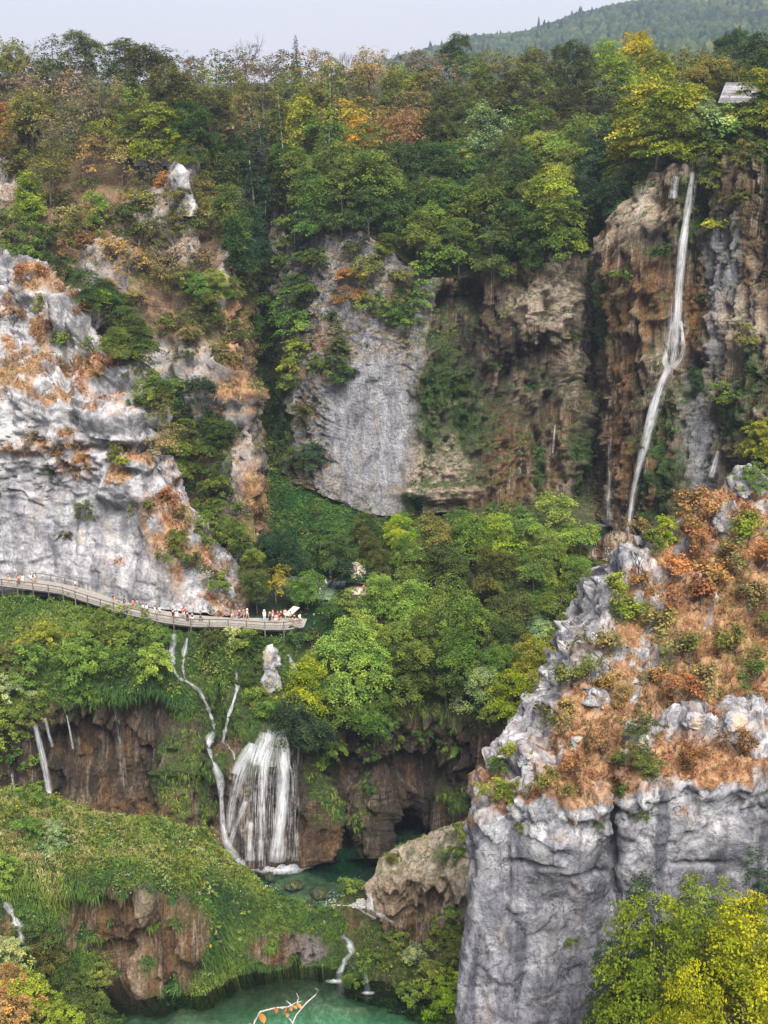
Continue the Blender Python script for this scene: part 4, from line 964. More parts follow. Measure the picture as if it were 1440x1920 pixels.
for (x, y, rp, code, kind) in FOREST:
    dep = 262 - (y - 300) * 0.28
    rm = rp * dep / F; H = rm * (2.15 if kind in ('broad', 'layer') else 2.7 if kind in ('tall', 'thin', 'wisptree', 'conifer') else 1.6)
    H = max(H, 4.0); hc = H * 0.6
    g = stand(x, y, hc, 214, 352)
    if g is None: continue
    size = 'large ' if rp >= 55 else 'small ' if rp <= 40 else ''
    plant('broadleaf_tree' if kind != 'bush' else 'shrub', g, H, code, kind, f"{size}{PAL[code][1]} {WORDS[kind]} {'tree' if kind != 'bush' else 'shrub'} {zone(x, y)}", 'tree' if kind != 'bush' else 'shrub', 'trees of the back forest', sx=1.5 if kind == 'conifer' else 1.05)
# ---------- the rest of that forest, filled in between with the colour of the nearest of them
FA = np.array([(x, y) for x, y, *_ in FOREST], float)
r = random.Random(5); pts = []
for i in range(9000):
    Y = r.uniform(222, 352); X = r.uniform(-0.40 * Y, 0.40 * Y)
    if all((X - a) ** 2 + (Y - b) ** 2 > (5.4 + 0.012 * (Y - 220)) ** 2 for a, b in pts): pts.append((X, Y))
MASS = {'V': [], 'C': [], 'T': []}
def mass_plant(store, pos, H, code, seed, rel=0.36, nsp=34, nl=20, leaf=0.55, jit=0.28):
    """one crown of an uncountable mass"""
    q = np.random.default_rng(seed); zc = 0.58 * H; c = rnd_unit(q, nsp) * np.array([rel * H, rel * H, .40 * H]) * q.uniform(.7, 1.05, (nsp, 1)) + np.array([0, 0, zc])
    V, Q, T = sprays(c, np.full(nsp, .13 * H) * q.uniform(.7, 1.3, nsp), nl, q, np.array([0, 0, zc]), leaf, .25, .25)
    col = np.array(PAL[code][0]) * (1 + q.uniform(-jit, jit)) * np.array([1 + q.uniform(-jit, jit), 1, 1])
    store['V'].append(V + pos); store['T'].append(T); store['C'].append(np.tile(col, (len(V), 1)))
def mass_object(name, store):
    V = np.concatenate(store['V']); Q = np.arange(len(V)).reshape(-1, 4)
    return link(name, np_mesh(name, V, quads=Q, attrs={'tint': np.concatenate(store['T']), 'col': np.concatenate(store['C'])}, smooth=False), M['mass_leaf'], kind='stuff')
g = NG('mass_leaf'); c = g.mix(1.0, g.attr('col', 'Color'), g.ramp(g.attr('tint'), [(0.0, (0.5, 0.55, 0.55)), (0.5, (1.0, 1.0, 0.9)), (1.0, (1.75, 1.6, 1.0))]), 'MULTIPLY')
d_ = g.n('ShaderNodeBsdfDiffuse'); t_ = g.n('ShaderNodeBsdfTranslucent'); m_ = g.n('ShaderNodeMixShader'); m_.inputs[0].default_value = .3
g.l(c, d_.inputs[0]); g.l(c, t_.inputs[0]); g.l(d_.outputs[0], m_.inputs[1]); g.l(t_.outputs[0], m_.inputs[2]); M['mass_leaf'] = g.done(m_.outputs[0])
fill = []
for X, Y in pts:
    g = drop(X, Y, CZ + 60, GROUND)
    if g is None: continue
    H = r.uniform(7.5, 11.5) if Y > 235 else r.uniform(5, 7)
    qx, qy, _ = proj(g + np.array([0, 0, 0.62 * H]))
    if qx < -220 or qx > 1680 or qy > 520: continue
    if qx < 440 and qy > 250: continue
    if 1180 < qx and qy > 300: continue
    if 1320 < qx < 1440 and 160 < qy < 225: continue
    k = int(np.argmin(((FA - (qx, qy)) ** 2 * (1, 1.6)).sum(1))); code = FOREST[k][3]; kind = FOREST[k][4]
    if kind == 'bush': kind = 'broad'
    if r.random() < 0.25: kind = r.choice(['broad', 'layer', 'tall'])
    fill.append((Y, g, H, code, kind, qx, qy))
NEARF = []
fill.sort(key=lambda f: f[0])
for i, (Y, g, H, code, kind, qx, qy) in enumerate(fill):
    if i < 130 and -60 < qx < 1500 and len(NEARF) < 100: NEARF.append(1); plant('broadleaf_tree', g, H, code, kind, f"{PAL[code][1]} {WORDS[kind]} tree crowded {zone(qx, qy)}", 'tree', 'trees of the back forest', jit=0.28)
    else: mass_plant(MASS, g, H, code, i)
mass_object('forest_mass', MASS)
def base_at(px, py_base, Y0, Y1):
    return stand(px, py_base, 0.0, Y0, Y1)
# skyline specials
g = stand(460, 130, 0, 300, 352)
bare('bare_tree', BARE[0], g, 1.35, 'leafless round bare tree standing out on the skyline left of the small conifer')
g = stand(650, 130, 0, 300, 352); bare('bare_tree', BARE[1], g, 1.0, 'leafless twiggy tree on the skyline above the rusty crowns', rot=1)
g = stand(770, 115, 0, 310, 352); bare('bare_tree', BARE[0], g, 0.95, 'leafless pale tree on the skyline at the foot of the far hill', rot=2)
for x, lab in ((40, 'leafless grey tree at the left end of the skyline'), (240, 'leafless thin tree poking above the left ridge'), (365, 'leafless tree at the right end of the left ridge')):
    bare('bare_tree', BARE[x % 2], stand(x, 110, 0, 300, 352), 0.95, lab, rot=x)
plant('conifer_tree', stand(557, 160, 0, 300, 352), 13.5, 'db', 'conifer', 'small dark conifer with pointed top on the skyline', 'tree', sx=0.9)
plant('conifer_tree', stand(1385, 110, 0, 300, 352), 15, 'dk', 'conifer', 'dark conifer at the right end of the plateau skyline', 'tree')
plant('conifer_tree', stand(535, 395, 0, 225, 300), 22, 'dk', 'conifer', 'tall slender conifer with long pale trunk above the gully', 'tree', sx=0.7)
plant('conifer_tree', stand(622, 370, 0, 225, 300), 23, 'md', 'conifer', 'tall conifer with bare pale trunk above the grey slab', 'tree', sx=0.75)
mb = MB()
for (x, y0, y1, lab) in ((519, 445, 300, 'slender dead pale trunk above the dark gully'), (619, 345, 215, 'slender dead pale trunk among the crowns above the grey slab')):
    h_, _ = hit(x, y0); b = h_ if h_ is not None else P(x, y0, 236)
    b = P(x, y0, min(b[1], 245) - 4); t = P(x, y1, b[1]); b = stand(x, y0, 0, 225, 300); t = P(x, y1, b[1]); mb = MB(); mb.tube([b - np.array([0, 0, 3]), (b + t) / 2 + np.array([.15, 0, 0]), t], [0.16, 0.12, 0.04], 6)
    for k in range(9):
        q = b + (t - b) * (0.3 + 0.07 * k); a = random.uniform(0, 6.28); mb.tube([q, q + np.array([math.cos(a), math.sin(a), -0.15]) * random.uniform(.5, 1.3)], [0.05, 0.015], 4)
    link('dead_tree', mb.mesh('dead_tree', True), M['bark'], label=lab, cat='tree')

# ---------- trees on the valley floor, (x, y of crown centre, radius px, colour, kind, height factor)
VALLEY = [
 (1045,965,62,'lt','layer'),(985,1005,55,'lt','layer'),(1090,1020,60,'lt','layer'),(935,1000,50,'yg','layer'),(880,1000,60,'md','broad'),(820,1010,55,'ol','broad'),(738,1005,34,'br','broad'),(775,1045,50,'md','broad'),
 (845,1065,55,'dk','broad'),(925,1080,55,'do','broad'),(1000,1085,60,'md','layer'),(1095,1095,55,'md','broad'),(1050,1145,55,'md','layer'),(765,1130,60,'lt','broad'),(715,1120,50,'lt','broad'),(675,1180,55,'lt','broad'),
 (860,1160,65,'md','broad'),(800,1190,55,'md','broad'),(640,1235,65,'lt','broad'),(700,1260,60,'lt','broad'),(765,1265,60,'md','broad'),(870,1240,60,'md','broad'),(950,1190,50,'dk','broad'),(1020,1180,38,'pa','bush'),
 (1000,1240,45,'yg','layer'),(960,1295,45,'br','layer'),(900,1300,45,'pa','broad'),(835,1290,50,'dk','broad'),(580,1280,55,'br','broad'),(555,1345,60,'db','broad'),(625,1335,60,'md','broad'),(700,1335,55,'md','broad'),
 (775,1320,50,'dk','broad'),(915,1370,38,'md','bush'),(960,1350,38,'yg','bush'),(640,1070,36,'db','bush'),(575,1095,42,'md','broad'),(470,1062,42,'md','broad'),(500,1035,48,'db','broad'),(540,1045,48,'db','broad'),
 (450,1010,40,'md','thin'),(425,970,40,'md','broad'),(480,1105,40,'dk','broad'),(620,1155,40,'dk','broad'),(640,1125,34,'md','bush'),(690,1020,34,'do','bush'),(600,1020,45,'dk','bush'),(1150,1060,34,'md','broad'),(1110,1150,36,'ol','layer'),
 (900,1030,45,'md','broad'),(970,1140,45,'do','thin'),(1030,1040,50,'md','layer'),(740,1200,50,'md','broad'),(930,1250,42,'md','broad'),(820,1120,45,'md','thin'),(600,1290,45,'md','broad'),
]
def vzone(px, py):
    if px < 560: return 'behind the boardwalk'
    if py < 1060 and px > 900: return 'in front of the great waterfall pool'
    if py < 1060: return 'on the valley floor below the grey slab'
    if py > 1220: return 'overhanging the dark wall of the lower pool' if px < 840 else 'beside the dry slope of the right cliff'
    return 'in the middle of the valley wood'
for (x, y, rp, code, kind) in VALLEY:
    Y0, Y1 = (150, 214)
    rm = rp * 190 / F; H = rm * (2.3 if kind in ('broad', 'layer') else 2.7 if kind == 'thin' else 1.6); H = max(H, 3.0)
    g = stand(x, y, H * 0.58, Y0, Y1)
    if g is None: continue
    size = 'large ' if rp >= 60 else 'small ' if rp <= 40 else ''
    plant('broadleaf_tree' if kind != 'bush' else 'shrub', g, H, code, kind, f"{size}{PAL[code][1]} {WORDS[kind]} {'tree' if kind != 'bush' else 'shrub'} {vzone(x, y)}", 'tree' if kind != 'bush' else 'shrub', 'trees of the valley wood')
plant('broadleaf_tree', stand(518, 1095, 3.6, 150, 214), 7.0, 'go', 'thin', 'small golden-leaved tree behind the right end of the boardwalk', 'tree')
for i, (X, Y) in enumerate([(rx_, ry_) for rx_ in np.arange(-8, 34, 6.2) for ry_ in np.arange(163, 208, 6.4)]):
    X += r.uniform(-1.8, 1.8); Y += r.uniform(-1.8, 1.8); g = drop(X, Y, CZ, GROUND)
    if g is None: continue
    qx, qy, _ = proj(g + np.array([0, 0, 4]))
    if 585 < qx < 700 and 1050 < qy < 1140: continue
    if qx < 590 or qx > 1120 or qy < 970 or (qx > 1060 and qy < 1030): continue
    k = int(np.argmin([(qx - v[0]) ** 2 + (qy - v[1]) ** 2 for v in VALLEY])); code = VALLEY[k][3]
    plant('broadleaf_tree', g, r.uniform(5, 7.5), code, r.choice(['broad', 'layer']), f"{PAL[code][1]} tree crowded {vzone(qx, qy)}", 'tree', 'trees of the valley wood', jit=0.25)

# ---------- shrubs and small trees on the cliffs (x, y of the middle, radius px, colour, kind, where)
CL = 'on the upper left cliff'; SPU = 'on the left spur'; BKC = 'on the grey slab cliff'; GRT = 'on the great waterfall cliff'; DRY = 'on the dry slope of the right cliff'; HG = 'above the brown wall'
DKW = 'hanging over the dark wall of the lower pool'
SHRUBS = [
 (72,575,26,'yg','wisp',CL),(40,520,22,'ru','wisp',CL),(70,515,20,'or','wisp',CL),(130,645,34,'ol','wisp',CL),(160,590,20,'or','wisp',CL),(25,600,26,'ru','wisp',CL),(90,625,26,'ru','wisp',CL),(160,960,24,'do','bush',CL),(120,1010,14,'do','bush',CL),
 (98,885,12,'do','bush',CL),(125,855,24,'ru','wisp',CL),(220,855,24,'ol','wisp',CL),(230,865,14,'yg','bush',CL),(340,1030,34,'md','bush',CL),(280,960,26,'ol','wisp',CL),(320,940,26,'ru','wisp',CL),(370,1060,26,'dk','wisp',CL),(405,1100,24,'md','bush',CL),(345,970,22,'ta','wisp',CL),
 (70,830,22,'gb','wisp',CL),(30,845,24,'ru','wisp',CL),(190,700,20,'or','wisp',CL),
 (125,515,34,'dk','bush',SPU),(165,555,36,'dk','layer',SPU),(195,575,40,'dk','broad',SPU),(225,665,40,'md','broad',SPU),(255,655,40,'dk','layer',SPU),(285,735,36,'md','bush',SPU),(300,770,40,'dk','broad',SPU),(330,760,40,'md','layer',SPU),(345,870,40,'md','bush',SPU),(390,1000,36,'md','bush',SPU),(370,910,40,'dk','layer',SPU),(150,440,40,'ol','bush',SPU),(60,460,40,'md','bush',SPU),(110,300,40,'ol','thin',SPU),(330,390,34,'ol','bush',SPU),(290,440,36,'do','bush',SPU),(350,530,34,'ol','bush',SPU),(250,500,34,'ta','bush',SPU),(400,400,36,'ol','bush',SPU),(210,600,48,'dk','layer',SPU),(240,640,46,'dk','layer',SPU),(180,580,30,'yg','layer',SPU),(270,690,36,'dk','bush',SPU),(370,790,60,'db','broad',SPU),(410,860,50,'dk','broad',SPU),(350,840,40,'md','layer',SPU),(300,800,36,'ol','thin',SPU),(305,850,34,'ta','thin',SPU),(350,880,38,'lt','layer',SPU),
 (410,930,40,'md','bush',SPU),(430,980,36,'lt','bush',SPU),(395,960,34,'md','bush',SPU),(310,550,40,'ta','thin',SPU),(370,560,36,'md','layer',SPU),(390,600,36,'do','broad',SPU),(400,545,30,'lt','layer',SPU),(330,610,30,'ol','wisp',SPU),(370,625,24,'ta','wisp',SPU),(345,650,30,'do','bush',SPU),(415,665,22,'ol','bush',SPU),
 (60,400,45,'yg','tall',SPU),(30,450,50,'dk','bush',SPU),(100,470,44,'dk','bush',SPU),(190,410,34,'lt','broad',SPU),(235,420,34,'dk','bush',SPU),(140,410,36,'ta','wisp',SPU),(170,330,40,'ta','thin',SPU),(100,340,40,'ol','thin',SPU),(230,330,40,'ta','thin',SPU),(290,330,36,'gb','thin',SPU),
 (270,380,36,'ol','wisp',SPU),(310,350,24,'or','wisp',SPU),(380,370,34,'ol','thin',SPU),(350,290,34,'yg','layer',SPU),(400,430,36,'ta','thin',SPU),(430,440,28,'ta','thin',SPU),(370,440,30,'ol','wisp',SPU),(320,430,30,'gb','wisp',SPU),(260,450,34,'ol','wisp',SPU),(210,470,34,'ta','wisp',SPU),(160,470,34,'ru','wisp',SPU),
 (290,500,34,'gb','wisp',SPU),(340,500,34,'gb','wisp',SPU),(390,490,30,'gb','wisp',SPU),(50,330,40,'ol','wisp',SPU),(120,380,34,'ol','wisp',SPU),(20,300,34,'do','bush',SPU),(60,270,36,'ol','thin',SPU),(250,560,24,'ta','wisp',SPU),(200,540,20,'or','wisp',SPU),(440,550,22,'md','layer',SPU),(300,720,24,'yg','bush',SPU),(420,890,30,'dk','bush',SPU),(445,620,22,'do','bush',SPU),(150,270,40,'ol','thin',SPU),(200,290,40,'yg','thin',SPU),
 (520,630,62,'md','layer',BKC),(560,600,50,'md','layer',BKC),(490,600,52,'dk','layer',BKC),(500,660,45,'dk','broad',BKC),(560,680,34,'lt','layer',BKC),(640,660,50,'dk','fir',BKC),(655,550,38,'or','layer',BKC),(580,520,44,'dk','layer',BKC),(690,580,34,'md','bush',BKC),(740,600,36,'md','bush',BKC),(700,510,36,'ol','bush',BKC),(740,540,36,'ol','bush',BKC),
 (760,600,30,'dk','bush',BKC),(600,700,34,'md','bush',BKC),(640,710,24,'dk','bush',BKC),(590,880,38,'db','layer',BKC),(560,860,26,'dk','bush',BKC),(545,720,26,'md','bush',BKC),(540,440,34,'md','bush',BKC),(530,500,30,'md','bush',BKC),(605,490,24,'dk','bush',BKC),(780,560,34,'md','bush',BKC),(575,770,24,'do','wisp',BKC),(670,470,26,'do','wisp',BKC),(620,600,26,'dk','wisp',BKC),
(1170,520,18,'md','bush',GRT),(1290,390,20,'ol','bush',GRT),(1340,340,34,'md','bush',GRT),(1385,380,30,'ol','bush',GRT),(1275,300,20,'br','bush',GRT),(1305,735,22,'db','tall',GRT),(1300,700,18,'dk','bush',GRT),(1400,630,24,'ol','bush',GRT),(1350,740,26,'md','bush',GRT),(1345,430,22,'yg','bush',GRT),(1420,850,40,'yg','layer',GRT),(1410,900,34,'md','bush',GRT),(1430,810,30,'yg','bush',GRT),
 (1325,300,26,'md','bush',GRT),(1360,290,26,'md','bush',GRT),(1395,295,28,'ol','bush',GRT),(1430,292,28,'md','bush',GRT),(1210,300,24,'md','bush',GRT),(1390,430,20,'do','bush',GRT),(860,720,20,'dk','bush',GRT),(830,770,18,'dk','bush',GRT),(880,700,14,'dk','bush',GRT),(1080,640,18,'dk','bush',GRT),(930,690,12,'dk','bush',GRT),(1130,520,24,'dk','bush',GRT),(1245,470,16,'dk','bush',GRT),(1320,560,14,'md','bush',GRT),
 (1310,955,44,'or','wisp',DRY),(1290,1000,32,'or','wisp',DRY),(1250,1000,30,'br','bush',DRY),(1340,960,30,'or','wisp',DRY),(1200,1000,26,'ta','wisp',DRY),(1230,1020,28,'ol','wisp',DRY),(1410,1000,44,'yg','wisp',DRY),(1380,1040,34,'ta','wisp',DRY),(1190,1150,40,'yg','wisp',DRY),(1160,1110,34,'yg','wisp',DRY),(1120,1220,44,'ta','wisp',DRY),(1100,1260,34,'ol','wisp',DRY),
 (1050,1290,44,'ol','wisp',DRY),(1020,1340,40,'ol','wisp',DRY),(1060,1350,38,'ta','wisp',DRY),(1150,1300,34,'ta','wisp',DRY),(1250,1180,44,'ta','wisp',DRY),(1310,1130,44,'ru','wisp',DRY),(1350,1080,44,'or','wisp',DRY),(1400,1120,44,'ta','wisp',DRY),(1290,1230,44,'ol','wisp',DRY),(1380,1210,44,'ol','wisp',DRY),(1430,1180,36,'ol','wisp',DRY),(1330,1280,40,'ta','wisp',DRY),
 (1420,1270,34,'md','wisp',DRY),(1210,1370,36,'do','bush',DRY),(1190,1420,34,'do','bush',DRY),(1230,1440,30,'ol','wisp',DRY),(1030,1470,34,'ol','wisp',DRY),(980,1555,14,'do','bush',DRY),(1200,1525,20,'do','bush',DRY),(1120,1545,14,'do','bush',DRY),(930,1490,30,'yg','wisp',DRY),(950,1510,24,'yg','wisp',DRY),(970,1480,20,'ol','wisp',DRY),(1160,1430,24,'md','wisp',DRY),(1165,1480,16,'dk','bush',DRY),
 (1080,1440,34,'ru','wisp',DRY),(1130,1400,34,'ru','wisp',DRY),(1280,1300,34,'ru','wisp',DRY),(1380,1400,34,'ru','wisp',DRY),(1300,1420,30,'ru','wisp',DRY),(960,1420,26,'yg','wisp',DRY),(940,1440,24,'md','bush',DRY),(1240,1280,30,'or','wisp',DRY),(1210,1100,30,'or','wisp',DRY),(1260,1070,36,'or','wisp',DRY),(1430,1060,40,'or','wisp',DRY),(1320,1010,34,'ru','wisp',DRY),(1070,1770,14,'md','wisp',DRY),
 (190,1110,24,'dk','tall','in front of the middle of the boardwalk'),(205,1180,44,'md','bush',HG),(260,1190,44,'md','bush',HG),(310,1200,30,'md','bush',HG),(150,1230,50,'lt','bush',HG),(90,1200,40,'yg','bush',HG),(60,1250,44,'md','bush',HG),(230,1250,44,'md','bush',HG),(290,1240,40,'lt','bush',HG),(20,1300,44,'pa','bush',HG),(30,1360,50,'lt','bush',HG),(15,1430,44,'md','bush',HG),(20,1240,40,'ol','bush',HG),
 (75,1490,26,'md','bush',HG),(170,1290,30,'md','bush',HG),(60,1330,34,'md','bush',HG),(400,1195,24,'do','bush',HG),(450,1200,26,'md','bush',HG),(480,1230,30,'dk','bush',HG),(470,1270,30,'dk','bush',HG),(550,1200,24,'dk','bush',HG),(590,1210,34,'do','wisp',HG),(440,1195,22,'pa','bush',HG),(620,1400,30,'md','bush',DKW),(685,1395,30,'md','bush',DKW),(735,1400,26,'ol','bush',DKW),(800,1385,30,'dk','bush',DKW),(860,1400,28,'md','bush',DKW),(600,1430,20,'lt','bush',DKW),(690,1480,14,'dk','bush',DKW),(500,1330,24,'md','bush',HG),(480,1310,24,'md','bush',HG),
]
SM = 'by the low cascades'; NBK = 'in the lower left corner of the view'
SHRUBS += [
 (640,1650,24,'pa','bush',SM),(625,1665,18,'lt','bush',SM),(660,1665,20,'lt','bush',SM),(850,1610,22,'md','bush',SM),(870,1560,22,'lt','bush',SM),(740,1610,14,'ol','bush',SM),(845,1720,30,'lt','bush',SM),(820,1760,34,'md','bush',SM),(800,1830,34,'lt','bush',SM),(840,1860,34,'br','bush',SM),(780,1870,26,'lt','bush',SM),(700,1810,24,'md','bush',SM),(860,1800,30,'ol','bush',SM),(780,1790,24,'pa','bush',SM),(810,1905,26,'br','bush',SM),(665,1840,20,'md','bush',SM),(740,1760,20,'md','bush',SM),
 (60,1760,44,'do','bush',NBK),(90,1790,44,'do','bush',NBK),(180,1840,36,'md','bush',NBK),(130,1850,44,'dk','bush',NBK),(150,1890,40,'dk','bush',NBK),(60,1870,60,'yg','bush',NBK),(10,1850,50,'or','bush',NBK),(30,1910,50,'or','bush',NBK),(100,1910,44,'yg','bush',NBK),(180,1910,40,'dk','bush',NBK),(20,1790,40,'pa','bush',NBK),(50,1720,34,'md','bush',NBK),(10,1640,34,'lt','bush',NBK),(60,1560,34,'md','bush',NBK),(110,1570,30,'pa','bush',NBK),
]
ALLB = build_bvh([t[0] for t in TERR if 'pool_bed' not in t[0]])
for (x, y, rp, code, kind, where) in SHRUBS:
    treeish = kind in ('layer', 'broad', 'tall', 'thin', 'fir')
    if kind == 'bush' and rp >= 28: kind = 'bigbush'
    hp, hn = hit(x, y + rp * 0.55, ALLB)
    if hp is None: hp, hn = hit(x, y + rp, ALLB)
    if hp is None: continue
    dep = proj(hp)[2]; rm = rp * dep / F
    H = rm * (2.3 if treeish else 2.5 if kind == 'wisp' else 1.9)
    if kind in ('tall', 'thin'): H *= 1.2
    pos = hp - np.array([0, 0, 0.1 * H]) - (hn * 0.15 * rm if hn[2] < 0.4 else 0)
    size = 'large ' if rp >= 42 else 'small ' if rp <= 22 else ''
    nm = 'small_tree' if treeish else 'shrub'
    plant(nm, pos, H, code, kind, f"{size}{PAL[code][1]} {WORDS[kind]} {'tree' if treeish else 'shrub'} {where}", 'tree' if treeish else 'shrub', 'shrubs and small trees of the cliffs', sx=1.1)
# random low scrub on the left spur and the dry slope
def surface_samples(name, nmax, maskf, seed, margin=130):
    for nm, V, Q, A in TERR:
        if nm != name: continue
        r2 = np.random.default_rng(seed); a, b, c, d = (V[Q[:, k]] for k in range(4))
        nr = np.cross(c - a, d - b); ar = np.linalg.norm(nr, axis=1); nr = nr / (ar[:, None] + 1e-12)
        ctr = (a + b + c + d) / 4; nr = np.where(((np.array([0, 0, CZ]) - ctr) * nr).sum(1)[:, None] < 0, -nr, nr)
        qx, qy, dp = proj(ctr); att = {k: v[Q].mean(1) for k, v in A.items()}
        wgt = ar * maskf(qx, qy, nr, att, ctr) * ((qx > -margin) & (qx < 1440 + margin) & (qy > -margin) & (qy < 1920 + margin))
        if wgt.sum() <= 0: return np.zeros((0, 3)), np.zeros((0, 3))
        i = r2.choice(len(Q), nmax, p=wgt / wgt.sum()); u = r2.uniform(0, 1, (nmax, 2))
        p = a[i] * ((1 - u[:, :1]) * (1 - u[:, 1:])) + b[i] * (u[:, :1] * (1 - u[:, 1:])) + c[i] * (u[:, :1] * u[:, 1:]) + d[i] * ((1 - u[:, :1]) * u[:, 1:])
        return p, nr[i]
SCR = {'V': [], 'C': [], 'T': []}
p, nn = surface_samples('left_spur', 900, lambda x, y, n_, a, c: (a['soil'] > .3) * a['soil'] * (y < 1000) * (n_[:, 2] > 0.05), 3)
for i in range(len(p)):
    qx, qy, _ = proj(p[i]); code = random.choice(['ol', 'ta', 'do', 'gb', 'ol', 'md', 'gb', 'ta'] if qy > 260 else ['ol', 'gb', 'do'])
    mass_plant(SCR, p[i] - np.array([0, 0, .4]), random.uniform(2.0, 4.6), code, i, .5, 20, 12, .26)
p, nn = surface_samples('right_cliff', 260, lambda x, y, n_, a, c: (a['veg'] > .4) * a['veg'] * (y < 1440) * (fbm(c * .15, 3, 88) > -.1), 4)
for i in range(len(p)): mass_plant(SCR, p[i] - np.array([0, 0, .2]), random.uniform(.7, 1.7), random.choice(['or', 'ta', 'ru', 'ta', 'ol', 'or', 'gb']), 1000 + i, .55, 16, 9, .15)
p, nn = surface_samples('left_cliff', 90, lambda x, y, n_, a, c: (a['veg'] > .5) * a['veg'], 6)
for i in range(len(p)): mass_plant(SCR, p[i] - np.array([0, 0, .2]), random.uniform(.9, 2.2), random.choice(['ru', 'ta', 'ol', 'or', 'gb']), 2000 + i, .55, 14, 9, .2)
p, nn = surface_samples('back_cliff', 130, lambda x, y, n_, a, c: ((a['moss'] > .5) | (a['veg'] > .4)) * (x > 480) * 1.0, 8)
for i in range(len(p)): mass_plant(SCR, p[i] - np.array([0, 0, .4]), random.uniform(.9, 2.4), random.choice(['md', 'dk', 'ol', 'dk', 'do']), 3000 + i, .55, 14, 10, .26)
p, nn = surface_samples('forest_slope', 240, lambda x, y, n_, a, c: (((y > 330) & (x > 520) & (x < 1180) & (c[:, 1] < 252)) | ((x >= 1180) & (y > 262))) * 1.0, 9)
for i in range(len(p)): mass_plant(SCR, p[i] - np.array([0, 0, .8]), random.uniform(2.2, 4.2), random.choice(['md', 'dk', 'dk', 'db', 'md', 'do']), 4000 + i, .5, 20, 14, .34)
p, nn = surface_samples('valley_floor', 110, lambda x, y, n_, a, c: (x > 760) * (x < 1085) * (y < 1090) * (c[:, 1] > 196) * 1.0, 10)
for i in range(len(p)): mass_plant(SCR, p[i] - np.array([0, 0, .3]), random.uniform(1.8, 3.6), random.choice(['md', 'dk', 'lt', 'ol', 'md']), 5000 + i, .5, 20, 14, .3)
mass_object('scrub', SCR)
STREAMS = [[(327,1186),(322,1245),(345,1277),(372,1293),(398,1350),(403,1372),(394,1415),(413,1460),(418,1550),(443,1612)],[(443,1258),(446,1288),(428,1345),(418,1392),(440,1425)],[(351,1192),(343,1255)],[(541,1226),(552,1258)],[(690,1672),(700,1705),(738,1730)],[(668,1700),(705,1722)],[(640,1752),(660,1785),(638,1822),(630,1838)],[(684,1820),(690,1858)],[(8,1690),(42,1770)],[(808,1772),(816,1790)],[(470,1392),(522,1362)],[(500,1400),(530,1480)],[(440,1450),(500,1420)]]
SEG = np.array([(a[0], a[1], b[0], b[1]) for st in STREAMS for a, b in zip(st[:-1], st[1:])], float)
def stream_dist(p):
    qx, qy, _ = proj(np.atleast_2d(p)); d = np.full(len(qx), 1e9)
    for x0, y0, x1, y1 in SEG:
        t = np.clip(((qx - x0) * (x1 - x0) + (qy - y0) * (y1 - y0)) / ((x1 - x0) ** 2 + (y1 - y0) ** 2), 0, 1); d = np.minimum(d, np.hypot(qx - x0 - t * (x1 - x0), qy - y0 - t * (y1 - y0)))
    return d
def on_stream(p, w_=14): return bool(stream_dist(p + np.array([0, 0, .5]))[0] < w_ + 8)
HER = {'V': [], 'C': [], 'T': []}
for src, cnt, mf, lo, hi, cols in (('grassy_spur', 560, lambda x, y, n_, a, c: (a['moss'] > .5) * (x < 430), .6, 1.9, ['lt', 'md', 'yg', 'pa', 'md', 'lt', 'dk', 'ol']), ('grassy_spur', 140, lambda x, y, n_, a, c: (a['moss'] > .5) * (x >= 430), .35, .8, ['lt', 'md', 'yg', 'pa', 'md']), ('travertine_step', 230, lambda x, y, n_, a, c: (a['moss'] > .5) * (y < 1320) * (x < 620), .8, 2.0, ['lt', 'md', 'yg', 'md', 'br', 'dk', 'ol']), ('low_bank', 110, lambda x, y, n_, a, c: (a['moss'] > .4) * (x > 690), .4, 1.0, ['lt', 'md', 'yg', 'pa', 'br']), ('ivy_slope', 300, lambda x, y, n_, a, c: np.ones(len(x)), .8, 3.2, ['dk', 'md', 'db', 'md', 'ol', 'lt']), ('near_bank', 40, lambda x, y, n_, a, c: np.ones(len(x)), .8, 2.0, ['md', 'ol', 'yg'])):
    p, nn = surface_samples(src, cnt, mf, 12)
    for i in [k for k in range(len(p)) if not on_stream(p[k])]: mass_plant(HER, p[i] - np.array([0, 0, .1]), random.uniform(lo, hi), random.choice(cols), 6000 + i, .6, 14, 10, .2)
mass_object('herbs', HER)
# near beeches in the lower right corner, below the cliff
for (x, y, rp, code, lab, Y) in ((1230,1800,125,'b1','broad yellow-green beech crown in the lower right corner, leftmost',80),(1380,1850,140,'b2','bright yellow beech crown in the lower right corner, nearest the frame',76),(1330,1730,80,'b1','yellow-green beech top with pale twigs before the grey cliff face',84),(1195,1680,52,'db','dark green tree between the grey cliff and the yellow beeches',90),(1430,1640,48,'db','dark green tree against the cliff at the right edge of the view',92),(1150,1800,60,'dk','dark green tree left of the yellow-green beech crown',88),(1420,1740,80,'b2','yellow beech top at the right edge of the view',80),(1290,1900,90,'b2','yellow beech bough at the bottom edge of the view',74),(1300,1660,34,'do','small thin olive tree against the grey cliff above the beeches',92)):
    c = P(x, y, Y); rm = rp * proj(c)[2] / F; H = rm * 2.5
    top = c[2] + 0.48 * H; gz = drop(c[0], c[1], c[2], GROUND); gz = min(gz[2], c[2] - 0.52 * H) if gz is not None else c[2] - 0.52 * H
    plant('beech_tree', np.array([c[0], c[1], gz]), top - gz, code, 'near', lab, 'tree', sx=H / (top - gz), jit=.06)
